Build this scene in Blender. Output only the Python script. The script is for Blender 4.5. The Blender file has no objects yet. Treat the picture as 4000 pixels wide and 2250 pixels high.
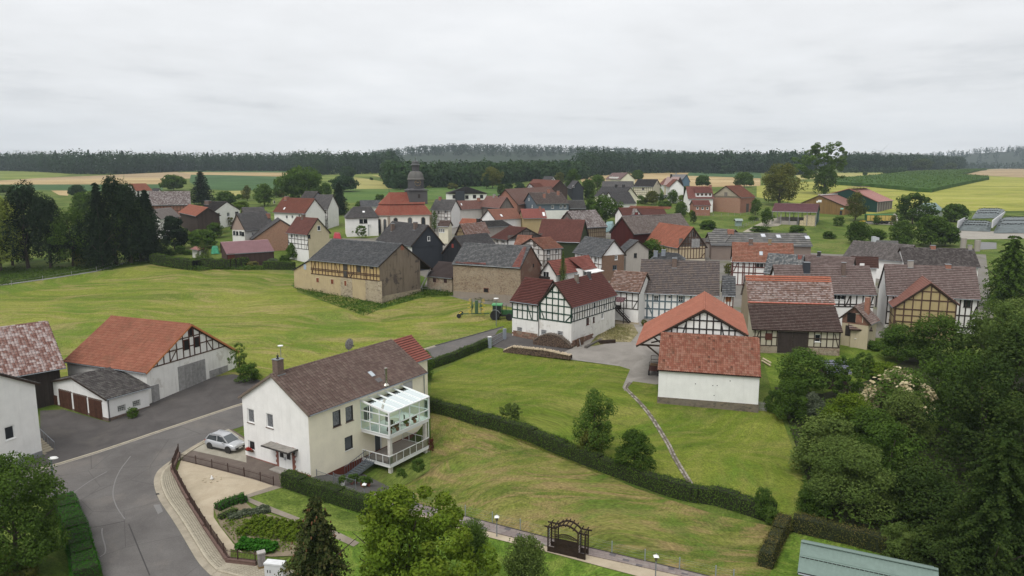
import bpy,bmesh,math,random
import numpy as np
from mathutils import Vector,Matrix,geometry
random.seed(7)
SC=bpy.context.scene
COL=SC.collection
R=math.radians
CAM_H,PITCH,FPX,CX,CY=29.0,R(9.0),2773.0,2000.0,1125.0
cam_d=bpy.data.cameras.new('camera')
cam=bpy.data.objects.new('camera',cam_d)
COL.objects.link(cam)
cam.location=(0,0,CAM_H)
cam.rotation_euler=(math.pi/2-PITCH,0,0)
cam_d.sensor_width=36.0
cam_d.lens=36.0*FPX/4000.0
cam_d.clip_start=0.5
cam_d.clip_end=12000
SC.camera=cam
SUN_EL,SUN_AZ=R(58),R(215)
world=bpy.data.worlds.new("World")
SC.world=world
world.use_nodes=True
wn=world.node_tree
for n in list(wn.nodes):wn.nodes.remove(n)
def wnode(t,**k):
 n=wn.nodes.new(t)
 for a,b in k.items():setattr(n,a,b)
 return n
wo=wnode('ShaderNodeOutputWorld')
sky=wnode('ShaderNodeTexSky',sky_type='NISHITA',sun_disc=False)
sky.sun_elevation,sky.sun_rotation=SUN_EL,SUN_AZ
bg_sky=wnode('ShaderNodeBackground');bg_sky.inputs[1].default_value=0.06
bg_cl=wnode('ShaderNodeBackground');bg_cl.inputs[1].default_value=0.68
mixb=wnode('ShaderNodeMixShader');mixb.inputs[0].default_value=0.93
tc=wnode('ShaderNodeTexCoord')
sep=wnode('ShaderNodeSeparateXYZ')
wn.links.new(tc.outputs['Generated'],sep.inputs[0])
absz=wnode('ShaderNodeMath',operation='ABSOLUTE');wn.links.new(sep.outputs[2],absz.inputs[0])
addz=wnode('ShaderNodeMath',operation='ADD');addz.inputs[1].default_value=0.10;wn.links.new(absz.outputs[0],addz.inputs[0])
dx=wnode('ShaderNodeMath',operation='DIVIDE');wn.links.new(sep.outputs[0],dx.inputs[0]);wn.links.new(addz.outputs[0],dx.inputs[1])
dy=wnode('ShaderNodeMath',operation='DIVIDE');wn.links.new(sep.outputs[1],dy.inputs[0]);wn.links.new(addz.outputs[0],dy.inputs[1])
comb=wnode('ShaderNodeCombineXYZ');wn.links.new(dx.outputs[0],comb.inputs[0]);wn.links.new(dy.outputs[0],comb.inputs[1])
nz1=wnode('ShaderNodeTexNoise');nz1.inputs['Scale'].default_value=0.42;nz1.inputs['Detail'].default_value=9;nz1.inputs['Roughness'].default_value=0.55;nz1.inputs['Distortion'].default_value=0.5
nz2=wnode('ShaderNodeTexNoise');nz2.inputs['Scale'].default_value=1.9;nz2.inputs['Detail'].default_value=8;nz2.inputs['Roughness'].default_value=0.6
wn.links.new(comb.outputs[0],nz1.inputs['Vector']);wn.links.new(comb.outputs[0],nz2.inputs['Vector'])
mx=wnode('ShaderNodeMath',operation='MULTIPLY_ADD');mx.inputs[1].default_value=0.45
wn.links.new(nz2.outputs[0],mx.inputs[0]);wn.links.new(nz1.outputs[0],mx.inputs[2])
crw=wnode('ShaderNodeValToRGB')
cr=crw.color_ramp
cr.elements[0].position=0.50;cr.elements[0].color=(0.72,0.73,0.745,1)
cr.elements[1].position=0.90;cr.elements[1].color=(1.03,1.03,1.035,1)
e=cr.elements.new(0.64);e.color=(0.90,0.903,0.91,1)
e=cr.elements.new(0.78);e.color=(0.97,0.975,0.985,1)
wn.links.new(mx.outputs[0],crw.inputs[0])
wn.links.new(crw.outputs[0],bg_cl.inputs[0])
wn.links.new(sky.outputs[0],bg_sky.inputs[0])
wn.links.new(bg_sky.outputs[0],mixb.inputs[1]);wn.links.new(bg_cl.outputs[0],mixb.inputs[2])
wn.links.new(mixb.outputs[0],wo.inputs[0])
sun_d=bpy.data.lights.new('sun','SUN')
sun_d.energy=1.5;sun_d.angle=R(35);sun_d.color=(1.0,0.97,0.92)
sun=bpy.data.objects.new('sun',sun_d);COL.objects.link(sun)
_sd=Vector((math.sin(SUN_AZ)*math.cos(SUN_EL),math.cos(SUN_AZ)*math.cos(SUN_EL),math.sin(SUN_EL)))
sun.rotation_euler=_sd.to_track_quat('Z','Y').to_euler()
vs=SC.view_settings
SC.display_settings.display_device='sRGB'
vs.view_transform='Standard';vs.look='None';vs.gamma=1.0;vs.use_curve_mapping=False
vs.exposure=0.62
SC.cycles.max_bounces=8
SC.cycles.transparent_max_bounces=12
SC.cycles.volume_bounces=0
SC.cycles.use_denoising=True
KN=[(-200,0),(45,0),(58,.35),(72,1.05),(270,13.7),(330,17.3),(400,20.6),(480,23.2),(600,26.8),(950,35),(1400,42),(6000,60)]
KY=np.array([k[0]for k in KN],float);KZ=np.array([k[1]for k in KN],float)
def hz(y):return float(np.interp(y,KY,KZ))
HU,HN,HO=Vector((.530,.848,0)),Vector((.848,-.530,0)),Vector((-18.9,63.3,0))
def sstep(t):t=min(1.0,max(0.0,t));return t*t*(3-2*t)
def pit(x,y):
 if not(-20<x<0 and 57<y<80):return 0.0
 a=(x-HO.x)*HU.x+(y-HO.y)*HU.y;b=(x-HO.x)*HN.x+(y-HO.y)*HN.y
 if b<-3 or a<0 or a>19:return 0.0
 return 1.45*sstep(a/5.5)*(1-sstep((b-5.6)/3.4))*(1-sstep((a-14)/5))*sstep((b+3)/2)
def gz(x,y):return hz(y)-pit(x,y)
CP,SP=math.cos(PITCH),math.sin(PITCH)
def ray(p):
 a,b=(p[0]-CX)/FPX,(CY-p[1])/FPX
 return Vector((a,CP+b*SP,-SP+b*CP))
EYE=Vector((0,0,CAM_H))
def at(p,h=0.0,far=2500):
 d=ray(p);lo=20.0;hi=None;y=20.0
 while y<far:
  z=CAM_H+d.z/d.y*y
  if z<=hz(y)+h:hi=y;break
  lo=y;y*=1.02
 if hi is None:hi=lo=far
 for _ in range(40):
  m=(lo+hi)/2
  if CAM_H+d.z/d.y*m<=hz(m)+h:hi=m
  else:lo=m
 return EYE+d*(hi/d.y)
def at_z(p,z):
 d=ray(p);t=(z-CAM_H)/d.z
 return EYE+d*t
def at_y(p,y):
 d=ray(p);return EYE+d*(y/d.y)
def on_plane(p,q,n):
 d=ray(p);t=(Vector(q)-EYE).dot(n)/d.dot(n)
 return EYE+d*t
def proj(v):
 q=Vector(v)-EYE
 dep=q.y*CP-q.z*SP;up=q.y*SP+q.z*CP
 return(CX+FPX*q.x/dep,CY-FPX*up/dep)
def z_at(x,y,py):
 b=(CY-py)/FPX
 q=(b*y*CP-y*SP)/(CP+b*SP)
 return CAM_H+q
def K(x0,y0,s):
 f=lambda x,y:(x0+x/s,y0+y/s)
 f.s=s;return f
A1=K(0,1150,2.415);A2=K(0,1700,2.576);A3=K(900,1250,2.4156);A4=K(900,1750,2.576);A5=K(1650,1450,2.2295)
A6=K(1700,1850,2.1467);A7=K(2400,1100,2.229);A8=K(2900,1250,1.449)
B1=K(0,560,2.4143);B2=K(600,620,3.2929);B3=K(1150,580,3.2929);B4=K(1750,640,3.8133);B5=K(2250,640,3.8133)
B6=K(2650,540,3.4347);B7=K(3200,560,3.22);B8=K(1100,880,3.623)
C1=K(1650,880,3.623);C2=K(1900,1040,3.6233);C3=K(2200,840,3.2929);C4=K(2700,820,3.2929);C5=K(3250,880,2.6827)
C6=K(1700,1100,4.14);C7=K(700,900,5.152);C8=K(1380,1480,3.6235);FF=K(0,0,0.644)
def tag(o,label=None,cat=None,group=None,kind=None):
 if label:o['label']=label
 if cat:o['category']=cat
 if group:o['group']=group
 if kind:o['kind']=kind
 return o
def empty(name,loc,rz=0,label=None,cat=None,group=None,mat=None):
 o=bpy.data.objects.new(name,None);COL.objects.link(o)
 o.empty_display_size=.3
 if mat is not None:o.matrix_world=mat
 else:o.location=loc;o.rotation_euler=(0,0,rz)
 return tag(o,label,cat,group)
def link(name,me,parent=None,mat4=None,kind=None):
 o=bpy.data.objects.new(name,me);COL.objects.link(o)
 if parent is not None:o.parent=parent
 if mat4 is not None:o.matrix_local=mat4
 if kind:o['kind']=kind
 return o
def dup(o,parent=None):
 c=o.copy();COL.objects.link(c)
 if parent is not None:c.parent=parent
 for ch in list(o.children):dup(ch,c)
 return c
class MB:
 def __init__(s):s.v=[];s.f=[];s.m=[];s.uv=[];s.mats=[]
 def mi(s,mat):
  if mat not in s.mats:s.mats.append(mat)
  return s.mats.index(mat)
 def face(s,pts,mat=None,uv=None):
  i=len(s.v);s.v+=[tuple(p)for p in pts];s.f.append(tuple(range(i,i+len(pts))))
  s.m.append(s.mi(mat)if mat is not None else 0);s.uv+=(uv if uv else[(0,0)]*len(pts))
  return s
 def box(s,c,d,mat=None,M=None):
  x,y,z=c;a,b,h=d[0]/2,d[1]/2,d[2]/2
  P=[Vector((x+i*a,y+j*b,z+k*h))for k in(-1,1)for j in(-1,1)for i in(-1,1)]
  if M is not None:P=[M@p for p in P]
  for q in((0,2,3,1),(4,5,7,6),(0,1,5,4),(1,3,7,5),(3,2,6,7),(2,0,4,6)):s.face([P[k]for k in q],mat)
  return s
 def box2(s,a,b,mat=None):
  return s.box([(p+q)/2 for p,q in zip(a,b)],[abs(q-p)for p,q in zip(a,b)],mat)
 def bar(s,p,q,w,d,up=(0,0,1),mat=None):
  p,q=Vector(p),Vector(q);t=q-p;L=t.length
  if L<1e-6:return s
  t/=L;up=Vector(up)
  if abs(t.dot(up))>.98:up=Vector((0,1,0))if abs(t.y)<.9 else Vector((1,0,0))
  sd=t.cross(up).normalized();n=sd.cross(t)
  M=Matrix((t,sd,n)).transposed().to_4x4();M.translation=(p+q)/2
  return s.box((0,0,0),(L,w,d),mat,M)
 def tube(s,pts,r,n=8,mat=None,cap=True):
  pts=[Vector(p)for p in pts]
  rs=r if hasattr(r,'__len__')else[r]*len(pts)
  rings=[]
  for i,p in enumerate(pts):
   t=(pts[min(i+1,len(pts)-1)]-pts[max(i-1,0)]).normalized()
   up=Vector((0,0,1))if abs(t.z)<.9 else Vector((0,1,0))
   a=t.cross(up).normalized();b=a.cross(t)
   rings.append([p+(a*math.cos(2*math.pi*k/n)+b*math.sin(2*math.pi*k/n))*rs[i]for k in range(n)])
  for i in range(len(pts)-1):
   for k in range(n):
    l=(k+1)%n
    s.face([rings[i][k],rings[i+1][k],rings[i+1][l],rings[i][l]],mat)
  if cap:
   s.face(rings[0],mat);s.face(rings[-1][::-1],mat)
  return s
 def lathe(s,prof,c=(0,0,0),n=16,mat=None,ang0=0.0):
  c=Vector(c)
  rings=[[c+Vector((r*math.cos(ang0+2*math.pi*k/n),r*math.sin(ang0+2*math.pi*k/n),z))for k in range(n)]for r,z in prof]
  for i in range(len(prof)-1):
   for k in range(n):
    l=(k+1)%n
    s.face([rings[i][k],rings[i][l],rings[i+1][l],rings[i+1][k]],mat)
  if prof[0][0]>1e-4:s.face(rings[0][::-1],mat)
  if prof[-1][0]>1e-4:s.face(rings[-1],mat)
  return s
 def mesh(s,name,mat=None,smooth=False,weld=False):
  me=bpy.data.meshes.new(name)
  me.from_pydata(s.v,[],s.f)
  if s.mats:
   for m in s.mats:me.materials.append(m)
   me.polygons.foreach_set('material_index',s.m)
  elif mat is not None:me.materials.append(mat)
  ul=me.uv_layers.new(name='UVMap')
  ul.data.foreach_set('uv',np.array(s.uv,np.float32).ravel())
  if weld or smooth:
   bm=bmesh.new();bm.from_mesh(me);bmesh.ops.remove_doubles(bm,verts=bm.verts,dist=1e-4)
   bmesh.ops.recalc_face_normals(bm,faces=bm.faces);bm.to_mesh(me);bm.free()
  if smooth:me.polygons.foreach_set('use_smooth',[True]*len(me.polygons))
  me.update()
  return me
 def obj(s,name,mat=None,parent=None,mat4=None,kind=None,smooth=False,weld=False):
  return link(name,s.mesh(name,mat,smooth,weld),parent,mat4,kind)
def lin(c):c/=255.0;return c/12.92 if c<=.04045 else((c+.055)/1.055)**2.4
def rgb(r,g,b,k=1.0):return(lin(r)*k,lin(g)*k,lin(b)*k,1)
MC={}
class NT:
 def __init__(s,name):
  s.m=bpy.data.materials.new(name);s.m.use_nodes=True;s.t=s.m.node_tree
  for n in list(s.t.nodes):s.t.nodes.remove(n)
  s.out=s.n('ShaderNodeOutputMaterial')
  s.tc=None
 def n(s,typ,**k):
  n=s.t.nodes.new(typ)
  for a,b in k.items():setattr(n,a,b)
  return n
 def l(s,a,b):s.t.links.new(a,b);return s
 def val(s,sock,v):
  if hasattr(v,'type')and hasattr(v,'links'):s.t.links.new(v,sock)
  else:sock.default_value=v
 def coord(s,kind='Object'):
  if s.tc is None:s.tc=s.n('ShaderNodeTexCoord')
  return s.tc.outputs[kind]
 def pos(s):
  return s.n('ShaderNodeNewGeometry').outputs['Position']
 def mapping(s,vec,scale=(1,1,1),rot=(0,0,0)):
  m=s.n('ShaderNodeMapping');m.inputs['Scale'].default_value=scale;m.inputs['Rotation'].default_value=rot
  s.l(vec,m.inputs['Vector']);return m.outputs[0]
 def noise(s,vec,scale,detail=4,rough=.55,dist=0):
  n=s.n('ShaderNodeTexNoise');n.inputs['Scale'].default_value=scale;n.inputs['Detail'].default_value=detail
  n.inputs['Roughness'].default_value=rough;n.inputs['Distortion'].default_value=dist
  s.l(vec,n.inputs['Vector']);return n.outputs[0]
 def ramp(s,fac,stops,interp='LINEAR'):
  n=s.n('ShaderNodeValToRGB');cr=n.color_ramp;cr.interpolation=interp
  while len(cr.elements)<len(stops):cr.elements.new(.5)
  for e,(p,c)in zip(cr.elements,stops):
   e.position=p;e.color=c if hasattr(c,'__len__')else(c,c,c,1)
  s.val(n.inputs[0],fac);return n.outputs[0]
 def mix(s,fac,a,b,mode='MIX'):
  n=s.n('ShaderNodeMix',data_type='RGBA',blend_type=mode)
  s.val(n.inputs[0],fac);s.val(n.inputs[6],a);s.val(n.inputs[7],b);return n.outputs[2]
 def math(s,op,a,b=0.0,c=None):
  n=s.n('ShaderNodeMath',operation=op);s.val(n.inputs[0],a);s.val(n.inputs[1],b)
  if c is not None:s.val(n.inputs[2],c)
  return n.outputs[0]
 def bump(s,h,strength=.4,dist=.02):
  n=s.n('ShaderNodeBump');n.inputs['Strength'].default_value=strength;n.inputs['Distance'].default_value=dist
  s.l(h,n.inputs['Height']);return n.outputs[0]
 def principled(s,col,rough=.85,normal=None,metal=0.0,spec=.3):
  p=s.n('ShaderNodeBsdfPrincipled');s.val(p.inputs['Base Color'],col);s.val(p.inputs['Roughness'],rough)
  p.inputs['Metallic'].default_value=metal;p.inputs['Specular IOR Level'].default_value=spec
  if normal is not None:s.l(normal,p.inputs['Normal'])
  s.l(p.outputs[0],s.out.inputs[0]);return s.m
def memo(fn):
 def w(*a,**k):
  key=(fn.__name__,a,tuple(sorted(k.items())))
  if key not in MC:MC[key]=fn(*a,**k)
  return MC[key]
 return w
def mixc(a,b,t):return tuple(a[i]*(1-t)+b[i]*t for i in range(3))+(1,)
def sc(c,k):return(c[0]*k,c[1]*k,c[2]*k,1)
@memo
def plain(name,col,rough=.7,metal=0.0,var=.12,scale=3.0,spec=.3):
 t=NT(name);nz=t.noise(t.coord(),scale,5)
 c=t.ramp(nz,[(.3,sc(col,1-var)),(.7,sc(col,1+var))])
 return t.principled(c,rough,t.bump(nz,.15,.01),metal,spec)
@memo
def plaster(name,col,dirt=(.16,.13,.10,1),amount=.25,patch=0.0,scale=1.0):
 t=NT(name);o=t.coord()
 fine=t.noise(o,26,3);blot=t.noise(o,.8*scale,6,.6)
 streak=t.noise(t.mapping(o,(2.2,2.2,.22)),1.4,5,.6)
 c=t.ramp(blot,[(.25,sc(col,.90)),(.75,sc(col,1.04))])
 f=t.math('MULTIPLY',t.ramp(streak,[(.5,0.0),(.85,1.0)]),amount)
 c=t.mix(f,c,dirt)
 if patch:
  pn=t.noise(o,.55,7,.65)
  c=t.mix(t.math('MULTIPLY',t.ramp(pn,[(.56,0.0),(.62,1.0)]),patch),c,sc(dirt,1.4))
 return t.principled(c,.92,t.bump(fine,.25,.008),0,.15)
@memo
def timber(name,col,scale=1.0):
 t=NT(name);o=t.coord('Object');g=t.noise(t.pos(),2.5,5)
 oi=t.n('ShaderNodeObjectInfo')
 c=t.ramp(g,[(.3,sc(col,.7)),(.75,sc(col,1.35))])
 c=t.mix(.25,c,t.ramp(oi.outputs['Random'],[(0,sc(col,.6)),(1,sc(col,1.5))]))
 return t.principled(c,.85,t.bump(g,.3,.01),0,.2)
@memo
def planks(name,col,w=.16,axis=0,var=.35):
 t=NT(name);o=t.coord();sp=t.n('ShaderNodeSeparateXYZ');t.l(o,sp.inputs[0])
 s=t.math('ADD',sp.outputs[0],sp.outputs[1])
 cell=t.math('FLOOR',t.math('DIVIDE',s,w))
 wn_=t.n('ShaderNodeTexWhiteNoise',noise_dimensions='1D');t.l(cell,wn_.inputs[1])
 gr=t.noise(t.mapping(o,(9,9,.5)),2,5)
 c=t.ramp(wn_.outputs[0],[(0,sc(col,1-var)),(1,sc(col,1+var))])
 c=t.mix(.5,c,t.ramp(gr,[(.3,sc(col,.55)),(.7,sc(col,1.4))]))
 fr=t.math('FRACT',t.math('DIVIDE',s,w))
 edge=t.ramp(fr,[(0,0.0),(.08,1.0),(.92,1.0),(1,0.0)])
 return t.principled(c,.88,t.bump(edge,.7,.02),0,.15)
@memo
def stonework(name,cols,scale=2.2,mortar=(.30,.26,.21,1),rnd=1.0,squash=1.5,mw=.06):
 t=NT(name);o=t.coord();m=t.mapping(o,(1,1,squash))
 v=t.n('ShaderNodeTexVoronoi',feature='F1');v.inputs['Scale'].default_value=scale;v.inputs['Randomness'].default_value=rnd;t.l(m,v.inputs['Vector'])
 e=t.n('ShaderNodeTexVoronoi',feature='DISTANCE_TO_EDGE');e.inputs['Scale'].default_value=scale;e.inputs['Randomness'].default_value=rnd;t.l(m,e.inputs['Vector'])
 sp=t.n('ShaderNodeSeparateColor');t.l(v.outputs['Color'],sp.inputs[0])
 n=len(cols)
 c=t.ramp(sp.outputs[0],[(i/max(1,n-1),cc)for i,cc in enumerate(cols)])
 blot=t.noise(o,.5,6,.65)
 c=t.mix(t.ramp(blot,[(.4,0.0),(.62,.55)]),c,mortar)
 j=t.ramp(e.outputs['Distance'],[(0,1.0),(mw,0.0)])
 c=t.mix(j,c,mortar)
 hgt=t.ramp(e.outputs['Distance'],[(0,0.0),(mw*1.6,1.0)])
 return t.principled(c,.92,t.bump(hgt,.8,.04),0,.15)
@memo
def brickwork(name,c1,c2,mortar,w=.25,h=.083,stain=.4):
 t=NT(name);o=t.coord();sp=t.n('ShaderNodeSeparateXYZ');t.l(o,sp.inputs[0])
 s=t.math('ADD',sp.outputs[0],sp.outputs[1])
 cb=t.n('ShaderNodeCombineXYZ');t.l(s,cb.inputs[0]);t.l(sp.outputs[2],cb.inputs[1])
 b=t.n('ShaderNodeTexBrick');t.l(cb.outputs[0],b.inputs['Vector'])
 b.inputs['Color1'].default_value=c1;b.inputs['Color2'].default_value=c2;b.inputs['Mortar'].default_value=mortar
 b.inputs['Scale'].default_value=1;b.inputs['Mortar Size'].default_value=.012;b.inputs['Brick Width'].default_value=w;b.inputs['Row Height'].default_value=h
 blot=t.noise(o,.45,6,.65)
 c=t.mix(t.math('MULTIPLY',t.ramp(blot,[(.42,0.0),(.68,1.0)]),stain),b.outputs['Color'],sc(mixc(c1,mortar,.6),.85))
 f2=t.noise(o,3.5,4)
 c=t.mix(.35,c,t.ramp(f2,[(.3,sc(c1,.6)),(.7,sc(c2,1.3))]))
 return t.principled(c,.9,t.bump(b.outputs['Fac'],-.4,.01),0,.15)
@memo
def tiles(name,cols,lichen=(.42,.38,.36,1),lam=.0,moss=.0,streak=.25,wave=.5,rough=.8,blot=.35,spots=0.0):
 t=NT(name);uv=t.n('ShaderNodeUVMap');uv.uv_map='UVMap'
 fl=t.n('ShaderNodeVectorMath',operation='FLOOR');t.l(uv.outputs[0],fl.inputs[0])
 oi=t.n('ShaderNodeObjectInfo')
 ad=t.n('ShaderNodeVectorMath',operation='ADD');t.l(fl.outputs[0],ad.inputs[0])
 rv=t.n('ShaderNodeCombineXYZ');t.l(t.math('MULTIPLY',oi.outputs['Random'],91.7),rv.inputs[2]);t.l(rv.outputs[0],ad.inputs[1])
 w=t.n('ShaderNodeTexWhiteNoise',noise_dimensions='3D');t.l(ad.outputs[0],w.inputs[0])
 n=len(cols)
 c=t.ramp(w.outputs[0],[(i/max(1,n-1),cc)for i,cc in enumerate(cols)])
 mid=cols[n//2]
 c=t.mix(.3,c,mid)
 p=t.pos()
 b=t.noise(p,.35,6,.62)
 c=t.mix(t.math('MULTIPLY',t.ramp(b,[(.35,0.0),(.7,1.0)]),blot),c,sc(mid,.55))
 if lam:
  ln=t.noise(p,1.4,7,.7)
  w2=t.math('ADD',t.math('MULTIPLY',w.outputs[0],.35),ln)
  c=t.mix(t.math('MULTIPLY',t.ramp(w2,[(.62,0.0),(.82,1.0)]),lam),c,lichen)
 if moss:
  mn=t.noise(p,.9,7,.7)
  c=t.mix(t.math('MULTIPLY',t.ramp(mn,[(.5,0.0),(.68,1.0)]),moss),c,(.10,.085,.05,1))
 if streak:
  sn=t.noise(t.mapping(uv.outputs[0],(1.3,.09,1)),.9,4)
  c=t.mix(t.math('MULTIPLY',t.ramp(sn,[(.52,0.0),(.75,1.0)]),streak),c,sc(mid,.5))
 if spots:c=t.mix(t.ramp(w.outputs[0],[(1-spots,0.0),(1-spots+.001,.85)]),c,sc(mid,.3))
 s2=t.n('ShaderNodeSeparateXYZ');t.l(uv.outputs[0],s2.inputs[0])
 fu=t.math('FRACT',s2.outputs[0])
 hgt=t.ramp(fu,[(0,0.0),(.35,1.0),(.7,.55),(1,0.0)])
 return t.principled(c,rough,t.bump(hgt,wave,.05),0,.2)
@memo
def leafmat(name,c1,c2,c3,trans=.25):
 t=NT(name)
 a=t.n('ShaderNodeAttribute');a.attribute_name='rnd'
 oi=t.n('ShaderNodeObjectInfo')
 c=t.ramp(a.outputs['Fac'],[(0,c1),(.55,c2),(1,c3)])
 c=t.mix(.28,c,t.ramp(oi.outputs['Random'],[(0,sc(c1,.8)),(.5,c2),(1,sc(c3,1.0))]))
 d=t.n('ShaderNodeBsdfDiffuse');t.l(c,d.inputs[0])
 tr=t.n('ShaderNodeBsdfTranslucent');t.l(t.mix(.5,c,(c3[0]*1.1,c3[1]*1.2,c3[2]*.7,1)),tr.inputs[0])
 m=t.n('ShaderNodeMixShader');m.inputs[0].default_value=trans
 t.l(d.outputs[0],m.inputs[1]);t.l(tr.outputs[0],m.inputs[2]);t.l(m.outputs[0],t.out.inputs[0])
 return t.m
@memo
def glass_dark(name='window_glass',col=(.018,.022,.026,1),rough=.08):
 t=NT(name);oi=t.n('ShaderNodeObjectInfo')
 c=t.ramp(oi.outputs['Random'],[(0,sc(col,.5)),(.6,sc(col,1.3)),(1,(.09,.10,.11,1))])
 return t.principled(c,rough,None,0,.6)
@memo
def glass_clear(name='clear_glass',tint=(.86,.95,.90,1)):
 t=NT(name)
 tr=t.n('ShaderNodeBsdfTransparent');tr.inputs[0].default_value=tint
 g=t.n('ShaderNodeBsdfGlossy');g.inputs['Roughness'].default_value=.02;g.inputs[0].default_value=(.9,.97,.95,1)
 f=t.n('ShaderNodeFresnel');f.inputs[0].default_value=1.5
 m=t.n('ShaderNodeMixShader');t.l(t.math('MULTIPLY_ADD',f.outputs[0],1.1,.06),m.inputs[0])
 t.l(tr.outputs[0],m.inputs[1]);t.l(g.outputs[0],m.inputs[2]);t.l(m.outputs[0],t.out.inputs[0])
 return t.m
WHITE_P=plain('white_paint',(.78,.78,.77,1),.5,var=.04)
GREY_ZINC=plain('zinc',(.28,.30,.32,1),.45,.6)
DARK_WOOD=timber('dark_wood',(.045,.030,.022,1))
BLACK=plain('dark_void',(.012,.011,.010,1),.95)
GLASS=glass_dark()
# ================================================================ SETTING
@memo
def grassmat(name,c1,c2,c3,stretch=(1,1),rot=0.0,scale=.12,dry=None,dryamt=.5,fine=.35,lines=0.0,linew=2.2,green=None,gscale=.1):
 t=NT(name);p=t.pos()
 wq=t.n('ShaderNodeTexNoise');wq.inputs['Scale'].default_value=.03;wq.inputs['Detail'].default_value=2;t.l(p,wq.inputs['Vector'])
 wa=t.n('ShaderNodeVectorMath',operation='MULTIPLY_ADD');t.l(wq.outputs[1],wa.inputs[0]);wa.inputs[1].default_value=(30,30,0);t.l(p,wa.inputs[2]);p=wa.outputs[0]
 m=t.mapping(p,(stretch[0],stretch[1],1),(0,0,rot))
 a=t.noise(m,scale,8,.62,1.2)
 c=t.ramp(a,[(.38,sc(c1,.88)),(.5,c2),(.62,sc(c3,1.08))])
 if dry:
  d=t.noise(m,scale*2.6,9,.66,1.6)
  c=t.mix(t.math('MULTIPLY',t.ramp(d,[(.49,0.0),(.61,1.0)]),dryamt),c,dry)
 if green:
  g=t.noise(p,gscale,7,.65)
  c=t.mix(t.math('MULTIPLY',t.ramp(g,[(.52,0.0),(.62,1.0)]),.7),c,green)
 if lines:
  s=t.n('ShaderNodeSeparateXYZ');t.l(t.mapping(p,(1,1,1),(0,0,rot)),s.inputs[0])
  wob=t.noise(p,.022,3)
  w=t.math('SINE',t.math('ADD',t.math('MULTIPLY',s.outputs[1],6.283/linew),t.math('MULTIPLY',wob,30.0)))
  c=t.mix(t.math('MULTIPLY',t.ramp(w,[(.2,0.0),(.9,1.0)]),lines),c,sc(dry or c3,1.12))
 f=t.noise(p,5.5,5,.7)
 g2=t.noise(p,1.6,6,.7)
 c=t.mix(.55,c,t.mix(1.0,c,t.ramp(g2,[(.3,.6),(.7,1.42)]),'MULTIPLY'))
 c=t.mix(min(1.0,fine*2.2),c,t.mix(1.0,c,t.ramp(f,[(.28,.35),(.72,1.7)]),'MULTIPLY'))
 return t.principled(c,.95,t.bump(f,.9,.08),0,.1)
@memo
def groundmat(name,c1,c2,scale=.5,fine=18,crack=0.0,bump=.3,c3=None,track=None):
 t=NT(name);p=t.pos()
 a=t.noise(p,scale,8,.6,.6);f=t.noise(p,fine,4,.7)
 c=t.ramp(a,[(.32,c1),(.68,c2)])
 if c3:
  b=t.noise(p,scale*.35,7,.62,1.5)
  c=t.mix(t.ramp(b,[(.52,0.0),(.66,.75)]),c,c3)
 c=t.mix(.35,c,t.mix(1.0,c,t.ramp(f,[(.3,.55),(.7,1.45)]),'MULTIPLY'))
 if crack:
  v=t.n('ShaderNodeTexVoronoi',feature='DISTANCE_TO_EDGE');v.inputs['Scale'].default_value=.16
  t.l(p,v.inputs['Vector'])
  c=t.mix(t.ramp(v.outputs['Distance'],[(0,crack),(.006,0.0)]),c,sc(c1,.55))
 return t.principled(c,.9,t.bump(f,bump,.01),0,.2)
ground_mat=grassmat('village_grass',(.055,.092,.014,1),(.08,.122,.020,1),(.115,.145,.032,1),scale=.06,dry=(.16,.14,.055,1),dryamt=.35)
YS=sorted(set([k[0]for k in KN if-200<=k[0]<=4000]+list(range(20,400,20))+[450,500,540,700,800,900,1100,1250,1700,2200,3000,4500]))
mb=MB();YS=sorted(set(YS+[57,80]));XS=[-3500,-1500,-800,-400,-200,-100,-50,-20,0,50,100,200,400,800,1500,3500]
for j in range(len(YS)-1):
 for i in range(len(XS)-1):
  if XS[i]==-20 and 57<=YS[j]<80:
   nx,ny=40,max(1,round((YS[j+1]-YS[j])*2));gx=[-20+20*k/nx for k in range(nx+1)];gy=[YS[j]+(YS[j+1]-YS[j])*k/ny for k in range(ny+1)]
   for a in range(nx):
    for b in range(ny):mb.face([(gx[p],gy[q],gz(gx[p],gy[q]))for p,q in((a,b),(a+1,b),(a+1,b+1),(a,b+1))])
   continue
  mb.face([(XS[i],YS[j],hz(YS[j])),(XS[i+1],YS[j],hz(YS[j])),(XS[i+1],YS[j+1],hz(YS[j+1])),(XS[i],YS[j+1],hz(YS[j+1]))])
mb.obj('ground',ground_mat,kind='structure',weld=True)
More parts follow.
